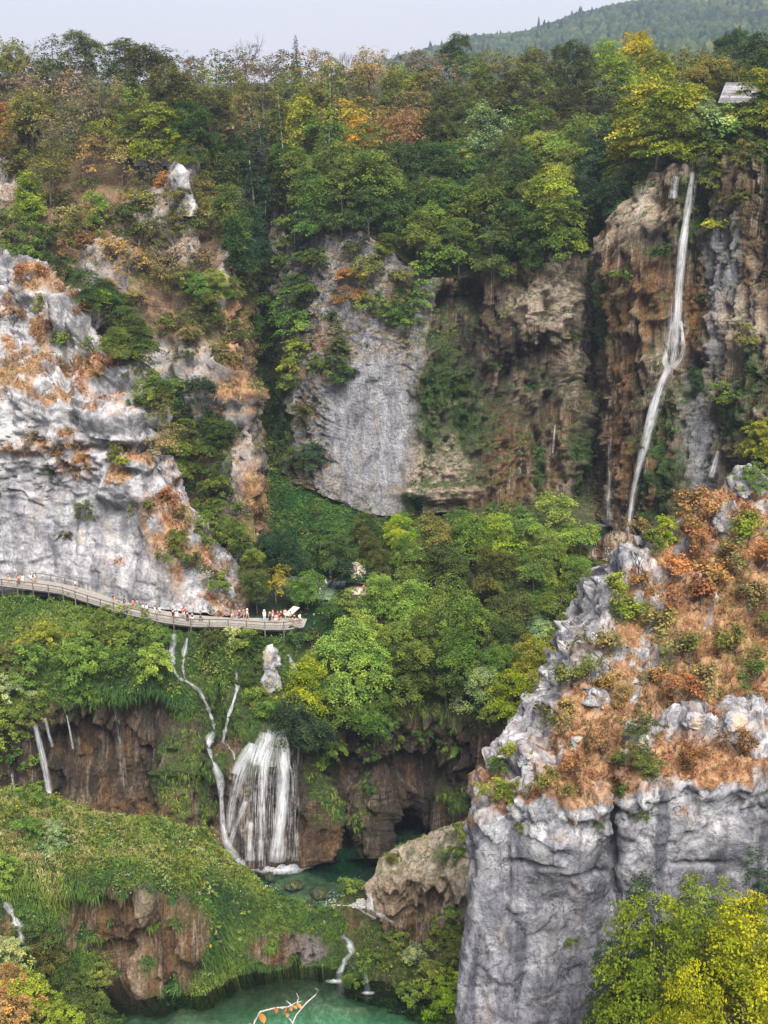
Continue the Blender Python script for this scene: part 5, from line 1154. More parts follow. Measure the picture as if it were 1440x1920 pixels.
# ================================================================== grass, ivy, far wood (uncountable)
def blade_material(name, stops, transl=0.25):
    g = NG(name); c = g.ramp(g.attr('hue'), stops)
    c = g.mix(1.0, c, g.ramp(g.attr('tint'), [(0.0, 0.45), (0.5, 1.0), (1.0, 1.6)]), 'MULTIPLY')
    d = g.n('ShaderNodeBsdfDiffuse'); tr = g.n('ShaderNodeBsdfTranslucent'); mx = g.n('ShaderNodeMixShader'); mx.inputs[0].default_value = transl
    g.l(c, d.inputs[0]); g.l(c, tr.inputs[0]); g.l(d.outputs[0], mx.inputs[1]); g.l(tr.outputs[0], mx.inputs[2])
    return g.done(mx.outputs[0])
M['green_grass'] = blade_material('green_grass', [(0.0, (0.035, 0.08, 0.032)), (0.3, (0.07, 0.13, 0.03)), (0.55, (0.13, 0.19, 0.035)), (0.8, (0.22, 0.24, 0.06)), (1.0, (0.33, 0.27, 0.12))])
M['dry_grass'] = blade_material('dry_grass', [(0.0, (0.14, 0.05, 0.03)), (0.3, (0.22, 0.11, 0.06)), (0.55, (0.32, 0.20, 0.105)), (0.8, (0.38, 0.28, 0.15)), (1.0, (0.20, 0.18, 0.06))])
M['ivy'] = blade_material('ivy', [(0.0, (0.014, 0.045, 0.016)), (0.5, (0.03, 0.085, 0.022)), (1.0, (0.07, 0.13, 0.03))])
M['blossom'] = blade_material('blossom', [(0.0, (0.45, 0.43, 0.36)), (1.0, (0.6, 0.58, 0.5))])
def blades(p, n, L, wd, r, hang=0.5, hue=None, lean=0.5):
    N = len(p); L = L * r.uniform(0.55, 1.35, N)
    d = n * lean + np.array([0, 0, 0.75]) + r.normal(0, 0.42, (N, 3)); d /= np.linalg.norm(d, axis=1, keepdims=True)
    side = np.cross(d, rnd_unit(r, N)); side /= np.linalg.norm(side, axis=1, keepdims=True) + 1e-9; side *= (wd * r.uniform(.7, 1.4, N))[:, None] / 2
    steep = np.clip(1 - n[:, 2], 0, 1); hg = hang * (0.5 + steep)
    p1 = p + d * (L * 0.5)[:, None]; p1[:, 2] -= 0.12 * hg * L
    out = d.copy(); out[:, 2] = 0
    p2 = p1 + d * (L * 0.4)[:, None] + out * (0.25 * L)[:, None]; p2[:, 2] -= 0.75 * hg * L
    V = np.stack([p - side, p + side, p1 + side * .9, p1 - side * .9, p2], 1).reshape(-1, 3)
    b = np.arange(N) * 5
    return V, np.stack([b, b + 1, b + 2, b + 3], 1), np.stack([b + 3, b + 2, b + 4], 1)
def tufted(p, n, per, spread, r):                        # turn each sample into a tuft
    k = np.repeat(np.arange(len(p)), per); t = r.normal(0, spread, (len(k), 3)); nn = n[k]
    t -= nn * (t * nn).sum(1)[:, None]; return p[k] + t, nn, k
def grass(name, parts, mat, label_seed=0):
    V, Q, T, hu, ti = [], [], [], [], []; off = 0
    for (src, cnt, maskf, L, wd, hang, huef, per, spread) in parts:
        r = np.random.default_rng(900 + label_seed + len(V)); p, n = surface_samples(src, cnt, maskf, 77 + len(V))
        if len(p) == 0: continue
        ok = stream_dist(p) > 10; p = p[ok]; n = n[ok]
        pp, nn, k = tufted(p, n, per, spread, r); v, q, t = blades(pp, nn, L, wd, r, hang)
        V.append(v); Q.append(q + off); T.append(t + off); off += len(v)
        h = np.clip(huef(p) + r.normal(0, 0.07, len(p)), 0, 1)[k]; hu.append(np.repeat(h, 5))
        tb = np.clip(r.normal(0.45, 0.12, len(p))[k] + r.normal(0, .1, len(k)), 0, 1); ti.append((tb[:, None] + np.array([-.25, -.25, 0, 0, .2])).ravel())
    me = np_mesh(name, np.concatenate(V), quads=np.concatenate(Q), tris=np.concatenate(T), attrs={'hue': np.concatenate(hu), 'tint': np.clip(np.concatenate(ti), 0, 1)}, smooth=False)
    return link(name, me, mat, kind='stuff')
def hue_noise(lo, hi, s, seed):
    return lambda p: lo + (hi - lo) * (0.5 + 0.9 * fbm(p * s, 3, seed))
def spur_hue(p):                                         # fresh green on the steep side, seedy and pale on the top
    qx, qy, _ = proj(p); top = 1 - sstep(1560, 1690, qy - 0.12 * np.abs(qx - 300))
    return 0.34 + 0.40 * top + 0.55 * fbm(p * 0.3, 3, 4)
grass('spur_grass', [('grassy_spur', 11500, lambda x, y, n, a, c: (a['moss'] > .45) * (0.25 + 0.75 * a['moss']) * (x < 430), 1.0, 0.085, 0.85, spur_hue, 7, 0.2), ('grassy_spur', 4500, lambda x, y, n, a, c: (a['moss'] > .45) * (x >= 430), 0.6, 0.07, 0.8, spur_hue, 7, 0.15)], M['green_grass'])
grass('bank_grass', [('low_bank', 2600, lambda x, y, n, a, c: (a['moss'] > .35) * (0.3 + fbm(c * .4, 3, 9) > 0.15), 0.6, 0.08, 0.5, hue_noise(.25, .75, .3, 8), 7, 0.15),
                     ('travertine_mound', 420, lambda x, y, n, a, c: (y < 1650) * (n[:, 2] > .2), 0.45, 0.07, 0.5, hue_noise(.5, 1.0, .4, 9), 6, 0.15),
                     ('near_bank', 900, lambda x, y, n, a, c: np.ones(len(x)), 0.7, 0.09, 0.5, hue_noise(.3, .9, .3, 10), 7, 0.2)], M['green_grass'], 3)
def marsh_hue(p):
    qx, qy, _ = proj(p); return 0.12 + 0.45 * blob(qx, qy, 110, 1190, 120, 45, .6) + 0.3 * fbm(p * .2, 3, 14) + 0.12
grass('marsh_grass', [('travertine_step', 6500, lambda x, y, n, a, c: (a['moss'] > .5) * (x < 365) * (y < 1345), 0.95, 0.1, 0.8, marsh_hue, 7, 0.2),
                      ('travertine_step', 5200, lambda x, y, n, a, c: (a['moss'] > .35) * (x > 300) * ((x > 365) | (y > 1340)) , 0.45, 0.09, 1.3, hue_noise(.2, .7, .3, 15), 6, 0.15)], M['green_grass'], 6)
grass('dry_grass', [('left_cliff', 3600, lambda x, y, n, a, c: (a['veg'] > .35) * a['veg'], 0.6, 0.09, 0.8, hue_noise(.1, .8, .12, 21), 7, 0.2),
                    ('left_spur', 2600, lambda x, y, n, a, c: a['veg'] * (a['veg'] > .3), 0.7, 0.09, 0.9, hue_noise(.45, .95, .12, 22), 7, 0.2),
                    ('back_cliff', 1200, lambda x, y, n, a, c: (a['veg'] > .4) * a['veg'] * 1.0, 0.6, 0.1, 0.8, hue_noise(.2, .9, .12, 23), 6, 0.2),
                    ('right_cliff', 8500, lambda x, y, n, a, c: (a['veg'] > .3) * a['veg'], 0.36, 0.055, 0.8, hue_noise(.05, .85, .16, 24), 7, 0.12)], M['dry_grass'], 9)
def leaves(name, parts, mat):
    V, Q, hu, ti = [], [], [], []; off = 0
    for (src, cnt, maskf, size, lift, huef) in parts:
        r = np.random.default_rng(1900 + len(V)); p, n = surface_samples(src, cnt, maskf, 177 + len(V))
        if len(p) == 0: continue
        ok = stream_dist(p) > 12; p = p[ok]; n = n[ok]
        h = np.clip(huef(p) + r.normal(0, .1, len(p)), 0, 1); pp = p + n * r.uniform(0.02, lift, (len(p), 1))
        nn = n * 0.5 + np.array([0, 0, .6]) + r.normal(0, .4, n.shape); nn /= np.linalg.norm(nn, axis=1, keepdims=True)
        v, q = leaf_quads(pp, nn, np.full(len(pp), size), r, 0.75); V.append(v); Q.append(q + off); off += len(v)
        hu.append(np.repeat(h, 4)); ti.append(np.repeat(np.clip(r.normal(.45, .16, len(p)), 0, 1), 4))
    me = np_mesh(name, np.concatenate(V), quads=np.concatenate(Q), attrs={'hue': np.concatenate(hu), 'tint': np.concatenate(ti)}, smooth=False)
    return link(name, me, mat, kind='stuff')
leaves('ivy_cover', [('ivy_slope', 26000, lambda x, y, n, a, c: np.ones(len(x)), 0.36, 0.5, hue_noise(0, 1, .15, 31)),
                     ('back_cliff', 16000, lambda x, y, n, a, c: a['moss'] * (a['moss'] > .45) * np.where(x < 560, 1.0, 0.8), 0.32, 0.35, hue_noise(0, 1, .15, 32))], M['ivy'])
leaves('ledge_herbs', [('travertine_step', 9000, lambda x, y, n, a, c: (a['moss'] > .55) * (y < 1330) * (x < 600) * (fbm(c * .3, 3, 41) > 0), 0.26, 0.7, hue_noise(.2, .75, .3, 33)),
                       ('grassy_spur', 7000, lambda x, y, n, a, c: (a['moss'] > .55) * (fbm(c * .3, 3, 42) > .1), 0.2, 0.5, hue_noise(.25, .7, .3, 34)),
                       ('low_bank', 2500, lambda x, y, n, a, c: (a['moss'] > .5) * (fbm(c * .4, 3, 43) > 0), 0.2, 0.45, hue_noise(.25, .7, .3, 35)),
                       ('forest_slope', 6000, lambda x, y, n, a, c: (c[:, 1] < 245) * 1.0, 0.5, 1.6, hue_noise(.05, .4, .1, 36)),
                       ('valley_floor', 7000, lambda x, y, n, a, c: (x > 560) * (x < 1130) * 1.0, 0.4, 1.2, hue_noise(.1, .5, .1, 37))], M['green_grass'])
leaves('seed_heads', [('grassy_spur', 2600, lambda x, y, n, a, c: (y < 1680) * (a['moss'] > .6) * (fbm(c * .35, 3, 44) > .12), 0.13, 1.0, hue_noise(0, 1, .3, 38)),
                      ('travertine_step', 900, lambda x, y, n, a, c: (y < 1260) * (a['moss'] > .6) * (fbm(c * .35, 3, 45) > .15), 0.15, 1.1, hue_noise(0, 1, .3, 39)),
                      ('low_bank', 300, lambda x, y, n, a, c: (a['moss'] > .6) * 1.0, 0.11, 0.9, hue_noise(0, 1, .3, 40))], M['blossom'])
# far wood on the hill: a mass of small crowns
r = np.random.default_rng(5); p, n = surface_samples('far_hill', 9000, lambda x, y, nn, a, c: (y < 190) * 1.0, 91, 30)
ico = np.array([(0, 0, 1.25), (.72, 0, .55), (.22, .69, .55), (-.58, .42, .55), (-.58, -.42, .55), (.22, -.69, .55), (.85, .3, -.2), (0, .95, -.2), (-.9, 0, -.2), (0, -.95, -.2), (.8, -.5, -.2)])
it = np.array([(0, 1, 2), (0, 2, 3), (0, 3, 4), (0, 4, 5), (0, 5, 1), (1, 6, 2), (2, 6, 7), (2, 7, 3), (3, 7, 8), (3, 8, 4), (4, 8, 9), (4, 9, 5), (5, 9, 10), (5, 10, 1), (1, 10, 6)])
N = len(p); s = r.uniform(3.6, 7.0, N); con = r.random(N) < 0.03; hz = np.where(con, 1.7, 0.8) * s; wx = np.where(con, 0.5, 1.0) * s
an = r.uniform(0, 6.28, N); ca, sa = np.cos(an), np.sin(an)
jj = 1 + r.normal(0, .16, (N, len(ico), 1)); I = ico[None] * jj
V = np.stack([p[:, :1] + wx[:, None] * (I[..., 0] * ca[:, None] - I[..., 1] * sa[:, None]), p[:, 1:2] + wx[:, None] * (I[..., 0] * sa[:, None] + I[..., 1] * ca[:, None]), p[:, 2:3] + hz[:, None] * (I[..., 2] + .3)], -1).reshape(-1, 3)
Tt = (np.arange(N)[:, None, None] * len(ico) + it[None]).reshape(-1, 3)
hu = np.where(con, 0.02, np.clip(0.35 + 0.5 * fbm(p / 90, 3, 51) + r.normal(0, .13, N), 0, 1)); ti = np.clip(r.normal(.45, .15, N), 0, 1)
M['far_leaf'] = blade_material('far_leaf', [(0.0, (0.018, 0.035, 0.028)), (0.35, (0.04, 0.065, 0.034)), (0.65, (0.065, 0.085, 0.034)), (0.85, (0.11, 0.09, 0.04)), (1.0, (0.12, 0.075, 0.05))])
link('far_wood', np_mesh('far_wood', V, tris=Tt, attrs={'hue': np.repeat(hu, len(ico)), 'tint': np.repeat(ti, len(ico))}, smooth=False), M['far_leaf'], kind='stuff')
# ================================================================== water
def water_material(name, absorb, density, rough=0.04, ripple=0.25):
    g = NG(name); fr = g.n('ShaderNodeFresnel'); fr.inputs['IOR'].default_value = 1.33
    o = g.obj((1, 1, 1)); h = g.math('ADD', g.noise(o, 1.2, 4, 0.6), g.math('MULTIPLY', g.noise(o, 4.0, 3, 0.6), 0.4))
    nr = g.bump(h, ripple, 0.15); g.l(nr, fr.inputs['Normal'])
    tr = g.n('ShaderNodeBsdfTransparent'); gl = g.n('ShaderNodeBsdfGlossy'); gl.inputs['Roughness'].default_value = rough; g.l(nr, gl.inputs['Normal'])
    mx = g.n('ShaderNodeMixShader'); g.l(fr.outputs[0], mx.inputs[0]); g.l(tr.outputs[0], mx.inputs[1]); g.l(gl.outputs[0], mx.inputs[2])
    ab = g.n('ShaderNodeVolumeAbsorption'); ab.inputs['Color'].default_value = (*absorb, 1); ab.inputs['Density'].default_value = density
    return g.done(mx.outputs[0], ab.outputs[0])
M['water'] = water_material('water', (0.02, 0.85, 0.79), 0.18); M['water_mid'] = water_material('water_mid', (0.05, 0.66, 0.58), 0.32)
M['water_dark'] = water_material('water_dark', (0.05, 0.66, 0.6), 0.35, 0.06, 0.35)
def slab(name, x0, x1, y0, y1, top, depth, mat):
    v = [(x, y, z) for z in (top - depth, top) for x, y in ((x0, y0), (x1, y0), (x1, y1), (x0, y1))]
    me = np_mesh(name, v, quads=[(3, 2, 1, 0), (4, 5, 6, 7), (0, 1, 5, 4), (1, 2, 6, 5), (2, 3, 7, 6), (3, 0, 4, 7)], smooth=False)
    return link(name, me, mat, kind='structure')
slab('lower_pool', -44, 40, 139.6, 165, CZ - 102.0, 9, M['water_mid'])
slab('bottom_pool', -44, 40, 109, 139.4, CZ - 107.3, 8, M['water'])
slab('boardwalk_lake', -88, -6, 169.5, 200, lake, 4, M['water_dark'])
slab('waterfall_pool', 22, 52, 196, 224, CZ - 74.3, 5, M['water_dark'])

def falls_material(name, dens=0.5, sc=1.0, vs=0.16):
    """falling water: white threads running down, open between"""
    g = NG(name); u = g.attr('u'); v = g.attr('v'); e = g.attr('edge'); sd = g.attr('seed')
    cb = g.n('ShaderNodeCombineXYZ'); g.l(g.math('MULTIPLY', u, 3.2 * sc), cb.inputs[0]); g.l(g.math('MULTIPLY', v, vs), cb.inputs[1]); g.l(sd, cb.inputs[2])
    a = g.noise(cb.outputs[0], 1.6, 5, 0.68, 0.4)
    cb2 = g.n('ShaderNodeCombineXYZ'); g.l(g.math('MULTIPLY', u, 1.2), cb2.inputs[0]); g.l(g.math('MULTIPLY', v, 0.6), cb2.inputs[1]); g.l(sd, cb2.inputs[2])
    b = g.noise(cb2.outputs[0], 1.5, 4, 0.7)
    al = g.math('ADD', g.math('MULTIPLY', a, 0.75), g.math('MULTIPLY', b, 0.25))
    al = g.ramp(al, [(0.56 - 0.30 * dens, 0.0), (0.95 - 0.30 * dens, 1.0)])
    al = g.math('MULTIPLY', al, g.math('POWER', e, 0.8))
    d = g.n('ShaderNodeBsdfDiffuse'); d.inputs[0].default_value = (0.86, 0.88, 0.92, 1); t2 = g.n('ShaderNodeBsdfTranslucent'); t2.inputs[0].default_value = (0.86, 0.88, 0.92, 1)
    m0 = g.n('ShaderNodeMixShader'); m0.inputs[0].default_value = 0.4; g.l(d.outputs[0], m0.inputs[1]); g.l(t2.outputs[0], m0.inputs[2])
    tr = g.n('ShaderNodeBsdfTransparent'); mx = g.n('ShaderNodeMixShader'); g.l(al, mx.inputs[0]); g.l(tr.outputs[0], mx.inputs[1]); g.l(m0.outputs[0], mx.inputs[2])
    return g.done(mx.outputs[0])
M['falls'] = falls_material('falls', 0.82, 1.0); M['falls_thin'] = falls_material('falls_thin', 0.62, 1.2); M['foam'] = falls_material('foam', 0.85, 0.5); M['veil'] = falls_material('veil', 0.26, 1.4); M['rapid'] = falls_material('rapid', 0.8, 0.7, 0.6); M['winding'] = falls_material('winding', 0.8, 1.2, 0.7)
WB = build_bvh([t[0] for t in TERR if 'pool_bed' not in t[0]])
def fall_strip(path, off, seed, jitter=0.0, free=True, n=60):
    """path of (px, py, width px): points on the rock, pushed out, that never fall back inwards"""
    path = np.array(path, float); t = np.concatenate([[0], np.cumsum(np.hypot(np.diff(path[:, 0]), np.diff(path[:, 1])))]); s = np.linspace(0, t[-1], n)
    px = np.interp(s, t, path[:, 0]); py = np.interp(s, t, path[:, 1]); wd = np.interp(s, t, path[:, 2])
    k = np.ones(5) / 5; px = np.convolve(np.pad(px, 2, 'edge'), k, 'valid')
    Y = []
    for a, b in zip(px, py):
        h_, _ = hit(a, b, WB); Y.append(h_[1] if h_ is not None else (Y[-1] if Y else 200))
    Y = np.array(Y); Y = np.array([np.median(Y[max(0, i - 3):i + 4]) for i in range(n)])
    if free: Y = np.minimum.accumulate(Y)
    Y = np.convolve(np.pad(Y, 4, 'edge'), np.ones(9) / 9, 'valid') - off
    r = np.random.default_rng(seed); rows = 9; V = []; U = []; VV = []; E = []
    C = np.array([P(a, b, y) for a, b, y in zip(px, py, Y)])
    dep = proj(C)[2]; L = np.concatenate([[0], np.cumsum(np.linalg.norm(np.diff(C, axis=0), axis=1))])
    tg = np.gradient(C, axis=0); sd = np.cross(tg, np.array([0, 1.0, 0.35])); sd /= np.linalg.norm(sd, axis=1, keepdims=True) + 1e-9; sd *= np.sign(sd[:, :1] + 1e-9)
    wv = 1 + (0.15 if free else 0.5) * vnoise(np.stack([L * (0.5 if free else 1.3), L * 0 + seed, L * 0], 1), 3)
    for i in range(n):
        for k in range(rows):
            a = k / (rows - 1) * 2 - 1; W = wd[i] * dep[i] / F / 2 * wv[i]
            V.append(C[i] + sd[i] * a * W + np.array([0, -0.35 * W * (1 - a * a), 0]) + np.array([0, jitter * r.normal(), 0])); U.append(a * W); VV.append(L[i]); E.append(max(0.0, 1 - abs(a) ** 1.8) * min(1, (n - 1 - i) / 5 + 0.3) * min(1, i / 3 + 0.2))
    Q = grid_quads(n, rows)
    return np.array(V), Q, np.array(U), np.array(VV), np.array(E), C
def waterfall(strips, label, cat='waterfall', foam=None, name='waterfall', group=None):
    e = bpy.data.objects.new(name, None); COL.objects.link(e); tag(e, label, cat, group); first = None
    for j, (path, mat, off, free) in enumerate(strips):
        V, Q, U, VV, E, C = fall_strip(path, off, 7 * j + int(path[0][0]), 0.02, free)
        if first is None: first = C[-1]; e.location = tuple(first)
        me = np_mesh('water_strand', V - first, quads=Q, attrs={'u': U, 'v': VV, 'edge': E, 'seed': np.full(len(V), (j * 3.7 + path[0][0] * 0.13) % 40)})
        link('water_strand', me, M[mat], parent=e)
    for (cx, cy, rx, ry, z) in (foam or []):
        c = PZ(cx, cy, z); n1, n2 = 10, 28; V, U, VV, E = [], [], [], []
        rr = abs(PZ(cx + rx, cy, z)[0] - c[0]); rl = abs(PZ(cx, cy - ry, z)[1] - c[1])
        for i in range(n1):
            for k in range(n2):
                q = i / (n1 - 1); an = 2 * math.pi * k / n2; V.append((math.cos(an) * q * rr, math.sin(an) * q * rl, 0.03 + 0.14 * (1 - q) * (0.5 + 0.5 * math.sin(9 * an + 4 * q)))); U.append(math.cos(an) * q * rr); VV.append(math.sin(an) * q * rl * 3); E.append(max(0, 1 - q ** 1.3))
        Q = [(i * n2 + k, i * n2 + (k + 1) % n2, (i + 1) * n2 + (k + 1) % n2, (i + 1) * n2 + k) for i in range(n1 - 1) for k in range(n2)]
        me = np_mesh('foam', np.array(V) + c - first, quads=np.array(Q), attrs={'u': U, 'v': VV, 'edge': E, 'seed': np.full(len(V), 3.3)}); link('foam', me, M['foam'], parent=e)
    return e
waterfall([([(1299,322,9),(1290,385,15),(1279,470,17),(1272,560,15),(1266,640,14),(1258,690,15)], 'falls', 0.9, True),
           ([(1304,335,10),(1294,400,18),(1276,480,18),(1270,560,24),(1266,640,60),(1262,686,70)], 'veil', 1.4, True),
           ([(1264,585,10),(1254,640,14),(1246,680,14),(1252,690,20)], 'falls_thin', 1.2, True),
           ([(1276,600,8),(1282,650,9),(1276,675,10),(1262,692,18)], 'falls_thin', 1.3, True),
           ([(1257,684,20),(1241,715,16),(1224,770,20),(1212,820,17),(1203,860,14),(1192,900,10),(1184,940,9),(1176,1004,8)], 'falls', 0.7, True),
           ([(1258,690,44),(1236,730,34),(1222,790,28),(1204,860,24),(1184,945,18),(1174,1006,18)], 'veil', 1.0, True)],
          'tall white waterfall plunging in two leaps down the great brown cliff', foam=[(1168, 1008, 22, 7, CZ - 74.25)])
waterfall([([(1268,330,14),(1264,350,18),(1262,372,20)], 'falls_thin', 0.7, True)], 'short trickle at the cliff lip left of the tall waterfall')
waterfall([([(1163,472,4),(1158,500,8),(1154,525,6)], 'veil', 0.7, True)], 'thin trickle off a mossy lip left of the tall waterfall')
waterfall([([(1145,800,5),(1143,850,8),(1142,900,12),(1140,980,14)], 'veil', 0.8, True), ([(1144,880,4),(1141,930,6),(1140,984,8)], 'veil', 1.0, True)], 'faint misty ribbon in the dark corner beside the waterfall pool', foam=[(1138, 983, 26, 5, CZ - 74.25)])
waterfall([([(1041,795,3),(1039,820,4),(1036,850,4)], 'falls_thin', 0.6, True)], 'thin white trickle on the rusty wall of the cave cliff')
waterfall([([(1347,845,6),(1340,870,12),(1333,895,12)], 'falls', 0.6, True)], 'little spout beside the grey rock right of the tall waterfall')
waterfall([([(1206,345,10),(1200,390,14),(1196,420,10)], 'veil', 0.6, True)], 'misty veil on the pale rock at the top left of the great cliff')
# lower falls
waterfall([([(327,1186,8),(323,1215,12),(322,1245,16),(332,1268,22),(345,1277,10)], 'winding', 0.8, False), ([(345,1274,8),(372,1293,9),(388,1322,9),(398,1350,9),(403,1372,8)], 'winding', 0.7, False),
           ([(403,1372,12),(390,1387,20),(394,1415,12),(402,1435,16),(413,1460,17),(415,1500,10),(418,1550,12),(424,1580,18),(443,1612,30)], 'winding', 0.7, True),
           ([(310,1188,22),(312,1205,30),(318,1225,20),(322,1240,14)], 'veil', 0.7, False)],
          'winding white waterfall down the mossy wall, left of the broad fall', foam=[(446, 1612, 24, 7, CZ - 101.95)])
waterfall([([(351,1195,4),(346,1222,10),(343,1255,6),(347,1275,6)], 'falls_thin', 0.6, False)], 'small trickle between mossy cushions below the boardwalk')
waterfall([([(443,1260,5),(446,1288,10),(438,1315,7),(428,1345,6),(421,1375,7),(418,1392,8)], 'winding', 0.5, False), ([(418,1392,8),(428,1398,8),(438,1412,6),(440,1425,4)], 'falls_thin', 0.5, False)], 'slim bent waterfall between bright moss in the middle of the mossy wall')
waterfall([([(522,1366,26),(530,1400,26),(532,1450,26),(528,1520,28),(522,1570,26),(518,1614,34)], 'falls', 1.0, True), ([(520,1362,34),(508,1390,40),(495,1420,60),(490,1450,90),(488,1500,100),(486,1614,110)], 'veil', 1.4, True),
           ([(512,1368,20),(500,1395,20),(480,1410,30),(458,1430,26),(445,1470,22),(434,1510,18),(430,1560,16)], 'falls_thin', 1.0, True), ([(474,1392,20),(466,1408,26),(454,1425,22),(440,1450,16)], 'falls', 0.9, True),
           ([(500,1400,26),(494,1440,20),(492,1490,16),(490,1560,12),(488,1612,14)], 'falls_thin', 1.2, True), ([(540,1400,24),(546,1450,30),(548,1520,34),(546,1612,40)], 'veil', 1.2, True), ([(462,1500,12),(450,1530,12),(438,1560,12),(430,1590,14)], 'falls_thin', 1.0, True),
           ([(470,1540,10),(468,1580,12),(470,1612,20)], 'falls_thin', 0.9, True), ([(505,1372,30),(498,1400,46),(488,1430,70)], 'falls_thin', 0.8, True)],
          'broad white veil of water spreading over a mossy boss into the lower pool', foam=[(512, 1622, 80, 14, CZ - 101.93), (470, 1617, 46, 10, CZ - 101.92), (525, 1632, 46, 9, CZ - 101.91)])
waterfall([([(65,1356,9),(72,1385,12),(80,1420,13),(88,1460,14),(96,1505,14)], 'falls', 1.0, True)], 'white jet falling from green moss at the far left of the brown wall')
waterfall([([(84,1345,6),(90,1370,8),(98,1400,8)], 'falls_thin', 0.8, True)], 'short drip right of the white jet on the brown wall')
waterfall([([(211,1308,5),(218,1340,7),(225,1390,10),(231,1440,14),(234,1480,14)], 'veil', 1.2, True)], 'spraying thread of water in the middle of the brown wall')
waterfall([([(125,1340,3),(131,1370,4),(137,1405,4)], 'falls_thin', 0.8, True)], 'very thin drip on the brown wall left of the spraying thread')
waterfall([([(22,1450,4),(27,1480,5),(30,1495,5)], 'falls_thin', 0.6, True)], 'thin drip at the left frame edge above the grassy spur')
waterfall([([(8,1690,14),(22,1712,18),(36,1745,18),(42,1770,14)], 'rapid', 0.4, False)], 'white rill running off the grassy spur at the left frame edge')
waterfall([([(541,1226,8),(546,1240,14),(552,1258,10)], 'rapid', 0.8, False)], 'small white cascade right of the white rock pillar')
waterfall([([(555,1205,5),(557,1222,8)], 'falls_thin', 0.6, False)], 'tiny spout under the right end of the boardwalk')
waterfall([([(690,1672,18),(697,1690,22),(700,1705,18),(712,1716,14),(738,1730,10)], 'rapid', 0.45, False), ([(668,1700,8),(685,1712,16),(705,1722,14)], 'rapid', 0.45, False)], 'churning rapids beside the cream travertine mound', name='rapids')
waterfall([([(640,1752,16),(655,1768,26),(660,1785,18),(648,1800,14),(638,1822,12),(630,1838,20)], 'rapid', 0.5, False)], 'white cascade dropping over the low bank into the bottom pool', name='cascade', foam=[(630, 1840, 22, 5, CZ - 107.25)])
waterfall([([(684,1820,6),(687,1840,10),(690,1858,12)], 'rapid', 0.35, False)], 'short second spout into the bottom pool right of the cascade', name='cascade', foam=[(690, 1862, 14, 4, CZ - 107.25)])
waterfall([([(808,1772,8),(812,1782,14),(816,1790,12)], 'rapid', 0.3, False)], 'little patch of white water among the shrubs under the right cliff', name='cascade')
waterfall([([(575,1676,16),(600,1678,22)], 'foam', 0.2, False)], 'ripple of white water on the shallow shelf', name='cascade')

# ================================================================== boardwalk
def wood_material(name, a, b, c):
    g = NG(name); f = g.noise(g.obj((1.5, 1.5, 1.5)), 1.0, 5, 0.7)
    oi = g.n('ShaderNodeObjectInfo'); k = g.mix(1.0, g.ramp(f, [(0.3, a), (0.5, b), (0.7, c)]), g.ramp(oi.outputs['Random'], [(0.0, 0.6), (1.0, 1.25)]), 'MULTIPLY')
    return g.done(g.bsdf(k, 0.85, None, 0.2))
M['plank'] = wood_material('plank', (0.27, 0.245, 0.22), (0.36, 0.33, 0.30), (0.45, 0.42, 0.38))
M['rail_wood'] = wood_material('rail_wood', (0.08, 0.07, 0.06), (0.13, 0.115, 0.10), (0.19, 0.165, 0.145))
M['beam_dark'] = wood_material('beam_dark', (0.03, 0.025, 0.02), (0.06, 0.05, 0.04), (0.10, 0.085, 0.07))
zd = CZ - 75.5
FR = [(-140,1096),(-60,1097),(0,1098),(60,1105),(112,1112),(170,1131),(240,1152),(300,1166),(360,1174),(430,1175),(500,1180),(540,1180),(570,1175)]
BKW = [(-140,1082),(-60,1082),(0,1083),(60,1085),(105,1092),(160,1104),(220,1124),(290,1142),(350,1152),(430,1158),(500,1159),(540,1158),(576,1160)]
def line(pts, n):
    A = np.array([PZ(x, y, zd) for x, y in pts]); return A
def even(A, step):
    t = np.concatenate([[0], np.cumsum(np.linalg.norm(np.diff(A, axis=0), axis=1))]); n = max(2, int(t[-1] / step)); s = np.linspace(0, t[-1], n + 1)
    return np.stack([np.interp(s, t, A[:, k]) for k in range(3)], 1), t[-1]
fa, fl = even(line(FR, 0), 0.3); n_ = len(fa)
ba = line(BKW, 0); t = np.concatenate([[0], np.cumsum(np.linalg.norm(np.diff(ba, axis=0), axis=1))]); s_ = np.linspace(0, t[-1], n_); ba = np.stack([np.interp(s_, t, ba[:, k]) for k in range(3)], 1)
root = fa[n_ // 2].copy(); bw = bpy.data.objects.new('boardwalk', None); COL.objects.link(bw); bw.location = tuple(root)
tag(bw, 'long curving wooden boardwalk with rail along the foot of the left cliff', 'boardwalk')
mb = MB()
for i in range(n_ - 1):                                  # planks laid across
    a0, a1, b0, b1 = fa[i], fa[i + 1], ba[i], ba[i + 1]; g0 = 0.05; b_ = len(mb.v); dz = random.uniform(-.012, .012)
    for q in (a0 + (a1 - a0) * g0, a1 + (a0 - a1) * g0, b1 + (b0 - b1) * g0, b0 + (b1 - b0) * g0): mb.v += [q - root + np.array([0, 0, dz]), q - root + np.array([0, 0, dz - .07])]
    mb.f += [[b_, b_ + 2, b_ + 4, b_ + 6], [b_ + 1, b_ + 7, b_ + 5, b_ + 3], [b_, b_ + 1, b_ + 3, b_ + 2], [b_ + 4, b_ + 5, b_ + 7, b_ + 6], [b_ + 2, b_ + 3, b_ + 5, b_ + 4], [b_ + 6, b_ + 7, b_ + 1, b_]]
link('plank_decking', mb.mesh('plank_decking'), M['plank'], parent=bw, kind='stuff')
